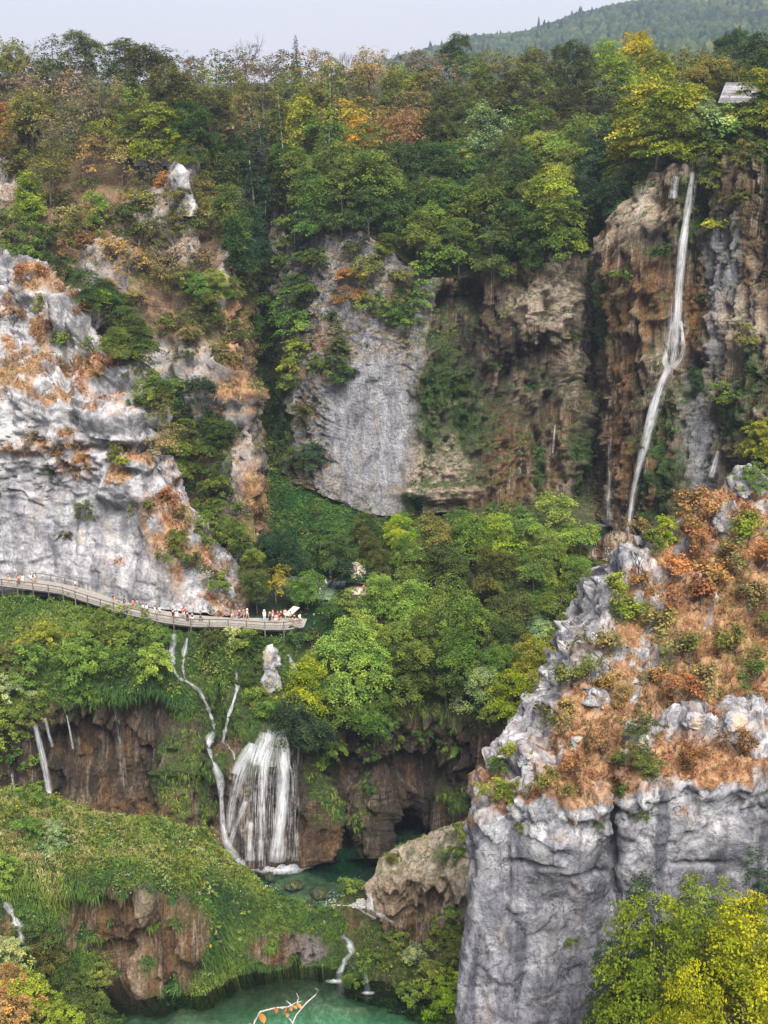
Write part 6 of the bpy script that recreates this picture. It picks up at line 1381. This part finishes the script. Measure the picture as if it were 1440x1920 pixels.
for A in (fa, ba):
    mb = MB()
    for i in range(0, n_ - 6, 6): mb.beam(A[i] - root + np.array([0, .15 if A is fa else -.15, -.2]), A[i + 6] - root + np.array([0, .15 if A is fa else -.15, -.2]), 0.16, 0.24)
    link('bearer_beam', mb.mesh('bearer_beam'), M['beam_dark'], parent=bw)
pm = MB().box((0, 0, -0.35 + 0.0), (0.14, 0.14, 2.9)).mesh('post'); sm = MB().box((0, 0, -1.4), (0.2, 0.2, 2.6)).mesh('support_post')
for i in range(4, n_ - 2, 9):
    o = link('railing_post', pm, M['rail_wood'], parent=bw); o.location = tuple(fa[i] - root + np.array([0, .07, 0.0]))
    if i % 2 == 0: o = link('support_post', sm, M['beam_dark'], parent=bw); o.location = tuple((fa[i] * .75 + ba[i] * .25) - root)
for zz, nm in ((1.08, 'top_rail'), (0.58, 'middle_rail')):
    mb = MB()
    for i in range(4, n_ - 10, 9): mb.beam(fa[i] - root + np.array([0, .0, zz]), fa[i + 9] - root + np.array([0, .0, zz]), 0.09, 0.11)
    link(nm, mb.mesh(nm), M['rail_wood'], parent=bw)
# back rail on the left stretch and the fork to the path
i0, i1 = [int(np.argmin(np.abs(proj(ba)[0] - x))) for x in (68, 165)]
mb = MB(); ii = list(range(i0, i1, 9)) + [i1]
for a, b in zip(ii[:-1], ii[1:]): mb.beam(ba[a] - root + np.array([0, 0, 1.08]), ba[b] - root + np.array([0, 0, 1.08]), 0.09, 0.12)
link('back_rail', mb.mesh('back_rail'), M['rail_wood'], parent=bw)
for a in ii: o = link('railing_post', pm, M['rail_wood'], parent=bw); o.location = tuple(ba[a] - root)
# stub of deck leading back to the gravel path
q0, q1 = PZ(538, 1154, zd), PZ(556, 1138, zd + .3); mb = MB(); mb.beam(q0 - root + np.array([0, 0, -.04]), q1 - root, 1.1, 0.09); link('side_deck', mb.mesh('side_deck'), M['plank'], parent=bw)
# gravel path
PT = [(600,1128),(612,1112),(628,1098),(645,1092),(662,1100),(676,1112),(684,1098),(676,1084),(668,1070),(656,1060)]
g = NG('gravel'); f = g.noise(g.obj(), 3.0, 6, 0.7); M['gravel'] = g.done(g.bsdf(g.ramp(f, [(0.3, (0.34, 0.28, 0.21)), (0.7, (0.58, 0.50, 0.40))]), 0.95, g.bump(f, .5, .05), 0.1))
def path_pt(x, y):
    h_, _ = hit(x, y, GROUND); return h_
pa = np.array([path_pt(*q) for q in PT]); pa, _ = even(pa, 0.8); pa[:, 2] = np.convolve(np.pad(pa[:, 2], 4, 'edge'), np.ones(9) / 9, 'valid') + 0.45
tg = np.gradient(pa, axis=0); sdv = np.cross(tg, [0, 0, 1.0]); sdv /= np.linalg.norm(sdv, axis=1, keepdims=True)
V = np.concatenate([np.stack([pa - sdv * 1.5 - [0, 0, .6], pa - sdv * 1.3, pa + sdv * 1.3, pa + sdv * 1.5 - [0, 0, .6]], 1).reshape(-1, 3)])
link('gravel_path', np_mesh('gravel_path', V, quads=grid_quads(len(pa), 4)), M['gravel'], kind='structure')
PATHB = BVHTree.FromPolygons(V.tolist(), grid_quads(len(pa), 4).tolist())

# ================================================================== people
def plain(name, col, rough=0.8):
    g = NG(name); oi = g.n('ShaderNodeObjectInfo'); return g.done(g.bsdf(oi.outputs['Color'] if col is None else col, rough, None, 0.2))
M['cloth'] = plain('cloth', None); M['skin'] = plain('skin', (0.50, 0.30, 0.21)); M['hair'] = plain('hair', None)
def skin_mesh(name, pts, edges, rad, sub=1):
    me = bpy.data.meshes.new(name + '_cage'); me.from_pydata([tuple(p) for p in pts], edges, []); o = bpy.data.objects.new(name, me); COL.objects.link(o)
    o.modifiers.new('s', 'SKIN'); sv = me.skin_vertices[0].data
    for i, r_ in enumerate(rad): sv[i].radius = (r_, r_) if not isinstance(r_, tuple) else r_
    sv[0].use_root = True; m = o.modifiers.new('u', 'SUBSURF'); m.levels = sub; m.render_levels = sub
    dg = bpy.context.evaluated_depsgraph_get(); out = bpy.data.meshes.new_from_object(o.evaluated_get(dg)); out.name = name
    bpy.data.objects.remove(o); bpy.data.meshes.remove(me)
    out.polygons.foreach_set('use_smooth', np.ones(len(out.polygons), bool)); out.materials.clear(); return out
def make_pose(k):
    """1.7 m figure at the origin, facing -Y; stride / arms differ by pose"""
    st = (0.0, 0.16, 0.08)[k]; af = ((0.0, 0.0), (0.18, -0.15), (0.3, 0.02))[k]; el = (0.0, 0.05, 0.22)[k]
    J = dict(pel=(0, 0, .93), wai=(0, 0, 1.08), che=(0, 0, 1.30), nec=(0, .0, 1.46), hd=(0, -.02, 1.55), top=(0, -.02, 1.66))
    for s, nm in ((-1, 'l'), (1, 'r')):
        f = st * s; a = af[0] if s < 0 else af[1]; ez = el if s < 0 else 0
        J['hip' + nm] = (.09 * s, 0, .88); J['kn' + nm] = (.10 * s, -f - .02, .49); J['an' + nm] = (.10 * s, -f * 1.35 + .02 + (.05 if f < 0 else 0), .09); J['to' + nm] = (.11 * s, -f * 1.35 - .12, .035)
        J['sh' + nm] = (.185 * s, 0, 1.39); J['eb' + nm] = (.225 * s, -a * .5 + .01, 1.13); J['ha' + nm] = (.22 * s, -a - .05 - ez * .6, .88 + ez); J['fi' + nm] = (.215 * s, -a - .09 - ez * .8, .80 + ez * 1.2)
    names = list(J); ix = {n: i for i, n in enumerate(names)}
    E = [('pel', 'wai'), ('wai', 'che'), ('che', 'nec'), ('nec', 'hd'), ('hd', 'top')]
    for nm in 'lr': E += [('pel', 'hip' + nm), ('hip' + nm, 'kn' + nm), ('kn' + nm, 'an' + nm), ('an' + nm, 'to' + nm), ('che', 'sh' + nm), ('sh' + nm, 'eb' + nm), ('eb' + nm, 'ha' + nm), ('ha' + nm, 'fi' + nm)]
    R = dict(pel=.125, wai=.115, che=.135, nec=.055, hd=.092, top=.075, hip=.085, kn=.058, an=.042, to=.035, sh=.06, eb=.043, ha=.033, fi=.022)
    rad = [R[n] if n in R else R[n[:-1]] for n in names]
    body = skin_mesh('body', [J[n] for n in names], [(ix[a], ix[b]) for a, b in E], rad, 1); body.materials.append(M['skin'])
    def sub(name, keep, edges, grow, cut=None):
        pts = [cut.get(n, J[n]) if cut else J[n] for n in keep]; jx = {n: i for i, n in enumerate(keep)}
        me = skin_mesh(name, pts, [(jx[a], jx[b]) for a, b in edges], [(R[n] if n in R else R[n[:-1]]) + grow for n in keep], 1); me.materials.append(M['cloth']); return me
    mid = lambda a, b, t: tuple(np.array(J[a]) * (1 - t) + np.array(J[b]) * t)
    shirt = sub('shirt', ['wai', 'pel', 'che', 'shl', 'shr', 'ebl', 'ebr'], [('wai', 'pel'), ('wai', 'che'), ('che', 'shl'), ('che', 'shr'), ('shl', 'ebl'), ('shr', 'ebr')], .022, {'ebl': mid('shl', 'ebl', .75), 'ebr': mid('shr', 'ebr', .75), 'pel': (0, 0, .99)})
    shorts = sub('shorts', ['pel', 'hipl', 'hipr', 'knl', 'knr'], [('pel', 'hipl'), ('pel', 'hipr'), ('hipl', 'knl'), ('hipr', 'knr')], .024, {'knl': mid('hipl', 'knl', .75), 'knr': mid('hipr', 'knr', .75)})
    trou = sub('trousers', ['pel', 'hipl', 'hipr', 'knl', 'knr', 'anl', 'anr'], [('pel', 'hipl'), ('pel', 'hipr'), ('hipl', 'knl'), ('hipr', 'knr'), ('knl', 'anl'), ('knr', 'anr')], .02)
    # hair: a cap over the back and top of the head
    V, Fc = [], []; n1, n2 = 7, 12
    for i in range(n1):
        for j in range(n2):
            th = math.pi * 0.62 * i / (n1 - 1); ph = 2 * math.pi * j / n2; V.append((.108 * math.sin(th) * math.cos(ph), -.0 + .118 * math.sin(th) * math.sin(ph) + .018, 1.605 + .125 * math.cos(th) - (.04 * (1 if math.sin(ph) > .2 else 0)) * (i / n1)))
    for i in range(n1 - 1):
        for j in range(n2): Fc.append((i * n2 + j, i * n2 + (j + 1) % n2, (i + 1) * n2 + (j + 1) % n2, (i + 1) * n2 + j))
    hair = bpy.data.meshes.new('hair'); hair.from_pydata(V, [], Fc); hair.update(); hair.materials.append(M['hair'])
    return dict(body=body, shirt=shirt, shorts=shorts, trousers=trou, hair=hair)
POSE = [make_pose(k) for k in range(3)]
hat_me = MB().tube([(0, .0, 1.64), (0, 0, 1.66), (0, 0, 1.661), (0, 0, 1.73), (0, 0, 1.75)], [.16, .165, .115, .10, .04], 12).mesh('hat', True); hat_me.materials.append(M['cloth'])
pack_me = MB().box((0, .2, 1.22), (.30, .18, .44)).box((0, .31, 1.14), (.22, .06, .24)).mesh('backpack'); pack_me.materials.append(M['cloth'])
CC = dict(white=(.72, .72, .72), black=(.02, .02, .022), red=(.48, .04, .05), orange=(.55, .14, .06), navy=(.02, .03, .09), grey=(.22, .22, .24), pink=(.6, .2, .24), purple=(.16, .07, .2), blue=(.06, .3, .6), tan=(.45, .33, .22), brown=(.14, .08, .05), peach=(.62, .34, .24), teal=(.1, .3, .3), skyblue=(.45, .6, .75))
def person(px, py, top, bot, pose, rot, where, hair='brown', hat=None, pack=None, h=1.7, onpath=False):
    q = None
    if onpath: q, _ = hit(px, py, PATHB)
    if q is None: q = PZ(px, py, zd) if not onpath else hit(px, py, GROUND)[0]
    e = bpy.data.objects.new('person', None); COL.objects.link(e); e.location = tuple(q); e.rotation_euler = (0, 0, rot); s = h / 1.7; e.scale = (s, s, s)
    b = bot[0]; extra = f" with a {hat} hat" if hat else (f" with a {pack} backpack" if pack else '')
    tag(e, f"person in {top} top and {b} {bot[1]}{extra} {where}", 'person', 'visitors on the boardwalk and path')
    p = POSE[pose]
    for nm, col in (('body', None), ('shirt', CC[top]), (bot[1], CC[b]), ('hair', CC[hair] if hair != 'brown' else (.06, .035, .02))):
        if nm == 'hair' and hat: continue
        o = link(nm, p[nm], None, parent=e)
        if col: o.color = (*col, 1)
    if hat: o = link('hat', hat_me, None, parent=e); o.color = (*CC[hat], 1)
    if pack: o = link('backpack', pack_me, None, parent=e); o.color = (*CC[pack], 1)
S, T = 'shorts', 'trousers'; L_ = 'at the left boardwalk end'; M_ = 'on the boardwalk past the tree'; C_ = 'on the middle boardwalk'; R_ = 'at the boardwalk end'; E_ = 'by the middle rail'; G_ = 'on the gravel path'
for a in ((17,1094,'orange',('white',S),1,1.2,L_),(36,1098,'red',('black',T),0,.3,L_),(44,1096,'white',('white',S),1,2.5,L_),(59,1094,'white',('tan',S),0,4,L_),(66,1093,'white',('peach',S),1,1.5,L_,'black',None,'black'),(142,1106,'white',('brown',S),1,1.6,'alone on the sloping boardwalk'),
          (213,1132,'black',('tan',S),1,1.4,M_),(234,1138,'black',('black',S),1,4.6,M_),(250,1143,'pink',('red',S),1,4.4,M_),(258,1143,'grey',('grey',S),0,4,M_),(269,1151,'white',('red',S),1,1.4,M_),(276,1152,'white',('black',S),0,1,M_),(291,1155,'white',('white',S),1,4.7,C_),(300,1156,'white',('tan',S),2,4.4,C_),
          (325,1162,'black',('black',S),0,.4,C_),(332,1164,'skyblue',('white',S),0,0,C_),(344,1160,'red',('white',S),2,.8,C_),(346,1157,'red',('black',S),0,3,C_),(352,1166,'navy',('black',T),0,0,C_),(361,1168,'black',('white',S),0,.2,E_),(377,1166,'black',('brown',T),1,1.3,E_),
          (436,1161,'orange',('white',S),1,1.5,'by the lone walker'),(449,1161,'purple',('navy',T),0,.5,'by the lone walker'),(457,1160,'orange',('tan',S),0,2,'by the lone walker'),(464,1162,'white',('tan',S),1,1.4,'by the lone walker','brown','white'),
          (496,1164,'white',('skyblue',T),0,.3,R_,'brown','white'),(506,1165,'brown',('black',T),0,.8,R_),(518,1171,'pink',('white',S),0,0,R_),(521,1164,'red',('tan',S),1,2,R_),(527,1163,'brown',('black',S),0,4,R_),(535,1161,'peach',('white',S),1,3,R_),(545,1166,'tan',('black',S),0,1,R_),(552,1171,'black',('tan',S),1,.4,R_),(562,1170,'white',('tan',S),2,.8,R_),(512,1162,'pink',('white',S),1,5,R_)):
    person(*a)
for a in ((620,1086,'blue',('navy',S),0,.4,G_,'brown','white'),(627,1090,'teal',('black',S),1,1.2,G_,'brown','tan'),(611,1102,'white',('white',S),1,4,G_),(600,1119,'skyblue',('white',S),0,1,G_),(684,1086,'white',('black',S),1,2,G_),(682,1114,'red',('navy',S),0,1,G_),(668,1074,'tan',('grey',S),0,2,G_)):
    person(*a, onpath=True)

# ================================================================== small built things and rocks
def rock(name, c, size, seed, mat, label, cat='rock', lean=0.0, taper=0.5, blocky=0.25):
    n1, n2 = 26, 30; V = []
    for i in range(n1):
        for j in range(n2):
            t = i / (n1 - 1); an = 2 * math.pi * j / n2; rr = (1 - taper * t) * (math.sin(min(1, (1 - t) * 5 + .02) * math.pi / 2)); V.append([math.cos(an) * rr + lean * t, math.sin(an) * rr, t])
    V = np.array(V); W = V * np.array([size[0] / 2, size[1] / 2, size[2]])
    f1, f2, val = worley((W + c) / (0.35 * size[0]) + seed, seed); nrm = V * np.array([1, 1, 0]); nrm /= np.linalg.norm(nrm, axis=1, keepdims=True) + .1
    W += nrm * (size[0] * (blocky * 0.8 * facets((W + c) / (.75 * size[0]), seed) + .08 * facets((W + c) / (.3 * size[0]), seed + 3) + .05 * facets((W + c) / (.13 * size[0]), seed + 4) - .05 * np.exp(-(f2 - f1) / .07) + .10 * fbm((W + c) / (.5 * size[0]), 4, seed) + .05 * fbm((W + c) / .4, 3, seed + 2)))[:, None]
    Q = [(i * n2 + j, i * n2 + (j + 1) % n2, (i + 1) * n2 + (j + 1) % n2, (i + 1) * n2 + j) for i in range(n1 - 1) for j in range(n2)]
    z = np.zeros(len(W)); top = np.clip(V[:, 2], 0, 1)
    me = np_mesh(name, W, quads=Q, smooth=False, attrs=dict(veg=z, moss=z, tan=np.where(fbm((W + c) / 1.5, 3, seed + 5) > .25, .6, 0), soil=z))
    o = link(name, me, M[mat], label=label, cat=cat); o.location = tuple(c); return o
h_, _ = hit(512, 1285, WB); rock('rock_pillar', h_ + np.array([0, -.6, -1.5]), (3.0, 2.6, PZ(512, 1195, 0)[2] * 0 + 8.2), 5, 'limestone', 'white rock pillar standing in the greenery under the right end of the boardwalk', lean=-.1, taper=.6)
h_, _ = hit(352, 392, WB); rock('rock_pillar', h_ + np.array([-.3, -.5, -1]), (4.0, 3.2, 9.0), 9, 'limestone', 'white rock tower on the crest of the left spur', lean=-.3, taper=.45)
for k, (x, y, wpx, lab) in enumerate(((1300, 1358, 34, 'white boulder below the middle of the dry slope'), (1380, 1365, 44, 'broad white boulder at the rim of the right cliff face'), (1130, 1322, 18, 'small white stone in the middle of the dry slope'), (1205, 1395, 26, 'white block beside the green shrub above the crack'), (1350, 985, 26, 'jagged pale rock near the top right of the dry slope'), (1330, 1010, 22, 'low pale rock left of the jagged one on the dry slope'), (1400, 925, 36, 'flat pale outcrop at the top edge of the dry slope'), (1440, 1345, 24, 'white block at the right frame edge on the dry slope'), (1110, 1308, 26, 'white stone left of the small stone on the dry slope'), (1250, 1390, 18, 'small white stone above the cliff rim right of the crack'), (1080, 1400, 26, 'white block above the corner of the right cliff'), (990, 1430, 24, 'white block on the left edge of the dry slope'))):
    h_, _ = hit(x, y, WB); s = wpx * proj(h_)[2] / F; rock('boulder', h_ + np.array([0, .3, -.45 * s]), (s * 1.25, s * 1.1, s * 1.15), 20 + k, 'limestone', lab, taper=.4, blocky=.4)
h_, _ = hit(1160, 1020, WB); rock('boulder', h_ + np.array([0, .5, -1.5]), (4.5, 3, 2.8), 41, 'tufa', 'brown boulder at the lip of the waterfall pool', taper=.4)
for k, (x, y, wpx, lab) in enumerate(((548, 1655, 34, 'low mossy stone in the shallows right of the broad fall'), (600, 1668, 44, 'long mossy stone at the edge of the lower pool'), (652, 1690, 40, 'mossy stone beside the rapids'), (585, 1690, 26, 'small mossy stone by the grassy bank of the lower pool'), (505, 1640, 22, 'mossy stone just below the foam of the broad fall'), (712, 1712, 18, 'dark soaked stone in the middle of the rapids'))):
    c = PZ(x, y, CZ - 102.0); s = wpx * proj(c)[2] / F; o = rock('mossy_stone', c + np.array([0, 0, -.5]), (s, s * .7, .85), 60 + k, 'tufa', lab, taper=.6, blocky=.3)
    me = o.data; at = me.attributes['moss']; at.data.foreach_set('value', np.clip(.75 + .5 * fbm(np.array([v.co[:] for v in me.vertices]) * 1.5, 3, k), 0, 1).astype(np.float32))
# wooden roof on the plateau
c = P(1388, 180, 236); hut = bpy.data.objects.new('hut', None); COL.objects.link(hut); hut.location = (c[0], c[1], c[2] - 3.4); hut.rotation_euler = (0, 0, math.radians(-34)); hut.scale = (1.15, 1.15, 1.15); tag(hut, 'small hut with a pale shingled roof among the trees of the plateau', 'hut')
M['shingle'] = wood_material('shingle', (0.13, 0.125, 0.13), (0.21, 0.20, 0.21), (0.29, 0.28, 0.29)); M['log'] = wood_material('log', (0.10, 0.07, 0.045), (0.16, 0.11, 0.07), (0.22, 0.16, 0.10))
link('wall', MB().box((0, 1.6, 1.0), (5.0, 3.2, 3.4)).mesh('wall'), M['log'], parent=hut)
for k in range(8):
    t = k / 8; z0 = 4.8 - 2.9 * t; y0 = 1.6 - 2.7 * t; mb = MB()
    for j in range(16): mb.box((-2.85 + 0.38 * j + random.uniform(-.02, .02), y0 - .2, z0 - .18 + .012 * (j % 3)), (.345, .46, .09), axes=np.array([[1, 0, 0], [0, .68, .73], [0, -.73, .68]]))
    link('shingle_row', mb.mesh('shingle_row'), M['shingle'], parent=hut)
mb = MB(); mb.box((0, 2.95, 3.45), (6.0, 3.95, .06), axes=np.array([[1, 0, 0], [0, .68, -.73], [0, .73, .68]])); link('rear_roof', mb.mesh('rear_roof'), M['shingle'], parent=hut)
link('ridge_board', MB().box((0, 1.6, 4.88), (6.1, .3, .08)).mesh('ridge_board'), M['shingle'], parent=hut)
link('verge_board', MB().beam((3.02, 1.6, 4.8), (3.02, -1.2, 1.8), .06, .26).mesh('verge_board'), M['shingle'], parent=hut)
# stone lookout wall with a rail
a = P(252, 293, 247); b = P(323, 293, 246); lw = bpy.data.objects.new('lookout_wall', None); COL.objects.link(lw); m_ = (a + b) / 2; lw.location = tuple(m_); tag(lw, 'rough stone lookout wall with a wooden rail on the crest of the left spur', 'wall')
mb = MB(); L = np.linalg.norm(b - a); ux = (b - a) / L
M['wall_stone'] = rock_material('wall_stone', (0.5, 0.49, 0.48), (0.36, 0.35, 0.35), (0.2, 0.2, 0.2), (0.4, 0.34, 0.27))
for k in range(4):
    x = 0.0
    while x < L:
        wd = random.uniform(.45, .9); me = MB().box((0, 0, 0), (wd * .95, random.uniform(.6, .75), .42)).mesh('stone'); o = link('stone', me, M['wall_stone'], parent=lw)
        o.location = tuple(ux * (x + wd / 2 - L / 2) + np.array([0, random.uniform(-.06, .06), -1.5 + .44 * k])); o.rotation_euler = (0, 0, math.atan2(ux[1], ux[0]) + random.uniform(-.05, .05)); x += wd
me = MB().box((0, 0, 0), (.9, .7, .4)).mesh('stone')
for k in range(9): o = link('stone', me, M['wall_stone'], parent=lw); o.location = tuple(ux * (L / 2 - .5) + np.array([random.uniform(-.15, .15), -.2, -2.0 - .42 * k])); o.rotation_euler = (0, 0, random.uniform(-.2, .2))
mb = MB()
for k in range(6): mb.beam(ux * (L * (k / 5 - .5)) + np.array([0, 0, -.1]), ux * (L * (k / 5 - .5)) + np.array([.001, 0, 1.15]), .1, .1)
for z in (.6, 1.1): mb.beam(-ux * L / 2 + np.array([0, 0, z]), ux * L / 2 + np.array([0, 0, z]), .07, .09)
link('wooden_rail', mb.mesh('wooden_rail'), M['rail_wood'], parent=lw)
# dead branches and snags
for (x, y, s, me, lab, tl) in ((1225, 1115, .95, SNAG[0], 'black dead snag forking on the upper dry slope', (0, .35)), (1200, 1090, .9, SNAG[1], 'black leaning dead trunk above the top corner of the dry slope', (0, -.25)), (1405, 1040, .8, SNAG[2], 'dark bare sapling on the upper right of the dry slope', (0, .2)), (1110, 1300, .7, SNAG[0], 'dark bare branches on the edge of the dry slope', (0, .1)), (1100, 1400, .6, SNAG[1], 'low dark bare branches above the cliff corner', (0, 0)),
                             (70, 1225, .9, PALEB[0], 'pale dead branch over the hanging greenery at the left', (.3, 1.0)), (15, 1235, .8, PALEB[1], 'pale dead twig at the left frame edge above the marsh', (0, .1)), (150, 1290, .8, PALEB[0], 'pale roots hanging under the greenery left of the falls', (0, 2.6)), (585, 1215, 1.0, PALEB[1], 'grey dead bush beside the right end of the boardwalk', (0, .3)), (735, 1380, 1.0, PALEB[0], 'pale dead branches hanging over the dark wall of the lower pool', (.5, 1.9)), (750, 1240, 1.3, PALEB[1], 'pale leafless trunk in the valley wood above the dark wall', (0, 0)), (800, 1730, .5, PALEB[0], 'tangle of grey twigs under the cream travertine mound', (.8, 1.2)), (840, 1565, .5, SNAG[2], 'reddish dead brush behind the cream travertine mound', (0, 1.2)), (110, 1610, .4, PALEB[1], 'grey driftwood lying on the grassy spur', (1.2, 1.0))):
    h_, _ = hit(x, y, ALLB)
    if h_ is not None: bare('dead_branch', me, h_, s, lab, 'branch', rot=x * .1, tilt=tl)
# twig with withered leaves near the camera
M['twig'] = bark_material('twig', (0.25, 0.22, 0.2), (0.45, 0.42, 0.4)); M['dead_leaf'] = plain('dead_leaf', None, 0.6)
tw = bpy.data.objects.new('twig', None); COL.objects.link(tw); ro = P(470, 1990, 5.2); tw.location = tuple(ro); tag(tw, 'grey twig with withered orange leaves at the bottom edge', 'twig')
def tp(x, y, dy=0): return P(x, y, 5.2 + dy) - ro
mb = MB()
for pts, r0 in (([(455, 2000), (478, 1915), (488, 1897), (515, 1890), (540, 1888), (557, 1879)], .006), ([(536, 2000), (549, 1918), (556, 1902), (575, 1880), (592, 1865)], .005), ([(557, 1879), (560, 1872), (556, 1862)], .003), ([(557, 1880), (566, 1877)], .003), ([(553, 1890), (541, 1880), (537, 1876)], .003), ([(549, 1918), (541, 1908)], .003), ([(592, 1865), (597, 1857), (590, 1852)], .002), ([(525, 1889), (532, 1892), (533, 1896)], .003)):
    mb.tube([tp(x, y, .02 * i) for i, (x, y) in enumerate(pts)], np.linspace(r0, r0 * .5, len(pts)), 6)
link('stem', mb.mesh('stem', True), M['twig'], parent=tw)
def leaf_me(L, W):
    V = []; n = 9
    for i in range(n):
        t = i / (n - 1); w_ = W * math.sin(math.pi * min(1, t * .92 + .04)) ** .8; z = .12 * L * math.sin(t * 3) ; V += [(-w_, .35 * w_, -t * L), (0, z * .3, -t * L), (w_, .35 * w_ + z * .2, -t * L)]
    V = np.array(V); Q = grid_quads(n, 3); V2 = V + np.array([0, .0006, 0]); me = bpy.data.meshes.new('leaf')
    me.from_pydata([tuple(v) for v in np.concatenate([V, V2])], [], [tuple(q) for q in Q] + [tuple(q[::-1] + len(V)) for q in Q]); me.update(); me.materials.append(M['dead_leaf']); return me
LM = leaf_me(1.0, .17)
for (x, y, lp, ang, col) in ((488, 1900, 36, .15, (.55, .25, .07)), (517, 1889, 20, .1, (.5, .14, .06)), (538, 1888, 16, -.1, (.5, .16, .05)), (544, 1888, 18, .35, (.55, .28, .1)), (550, 1886, 17, .6, (.55, .26, .08)), (556, 1881, 22, .45, (.6, .3, .1)), (541, 1900, 18, -.4, (.55, .33, .14)), (468, 1918, 30, 0, (.5, .3, .12)), (534, 1897, 10, 0, (.5, .12, .05))):
    o = link('leaf', LM, None, parent=tw); o.location = tuple(tp(x, y, -.01)); s = lp * 5.4 / F; o.scale = (s * 1.3, s, s); o.rotation_euler = (.25, -ang, random.uniform(-.6, .6)); o.color = (*col, 1)

# ================================================================== air
b_ = 2700; z0, z1 = CZ - 131.5, CZ + 175
v = [(x, y, z) for z in (z0, z1) for x, y in ((-b_, -305), (b_, -305), (b_, b_), (-b_, b_))]
g = NG('haze'); pv = g.n('ShaderNodeVolumePrincipled'); pv.inputs['Color'].default_value = (0.68, 0.80, 1.0, 1); pv.inputs['Density'].default_value = HAZE; pv.inputs['Anisotropy'].default_value = 0.2
g.l(pv.outputs[0], g.out.inputs['Volume'])
me = np_mesh('haze', v, quads=[(3, 2, 1, 0), (4, 5, 6, 7), (0, 1, 5, 4), (1, 2, 6, 5), (2, 3, 7, 6), (3, 0, 4, 7)], smooth=False)
if HAZE > 0: link('haze', me, g.m, kind='stuff')

# ================================================================== labels: where several share one, say which
ORD = ['leftmost', 'second from left', 'third from left', 'fourth from left', 'fifth from left', 'sixth from left', 'seventh from left', 'eighth from left', 'ninth from left', 'tenth from left', 'eleventh from left', 'twelfth from left', 'thirteenth from left', 'rightmost']
CARD = {2: 'two', 3: 'three', 4: 'four', 5: 'five', 6: 'six', 7: 'seven', 8: 'eight'}
ALLTOP = {}
for o in bpy.data.objects:
    if o.parent is None and 'label' in o: ALLTOP.setdefault(o['label'], []).append(o)
for lab, os_ in ALLTOP.items():
    n = len(os_)
    if 2 <= n <= 14:
        os_.sort(key=lambda o: float(proj(np.array(o.location))[0]))
        for i, o in enumerate(os_): o['label'] = f"{lab}, {('left one' if i == 0 else 'right one') if n == 2 else ORD[i]}" 

for o in bpy.data.objects:
    if o.parent is None and 'label' in o and len(o['label'].replace(',', ' ').split()) > 16: print('LONG', o['label'])
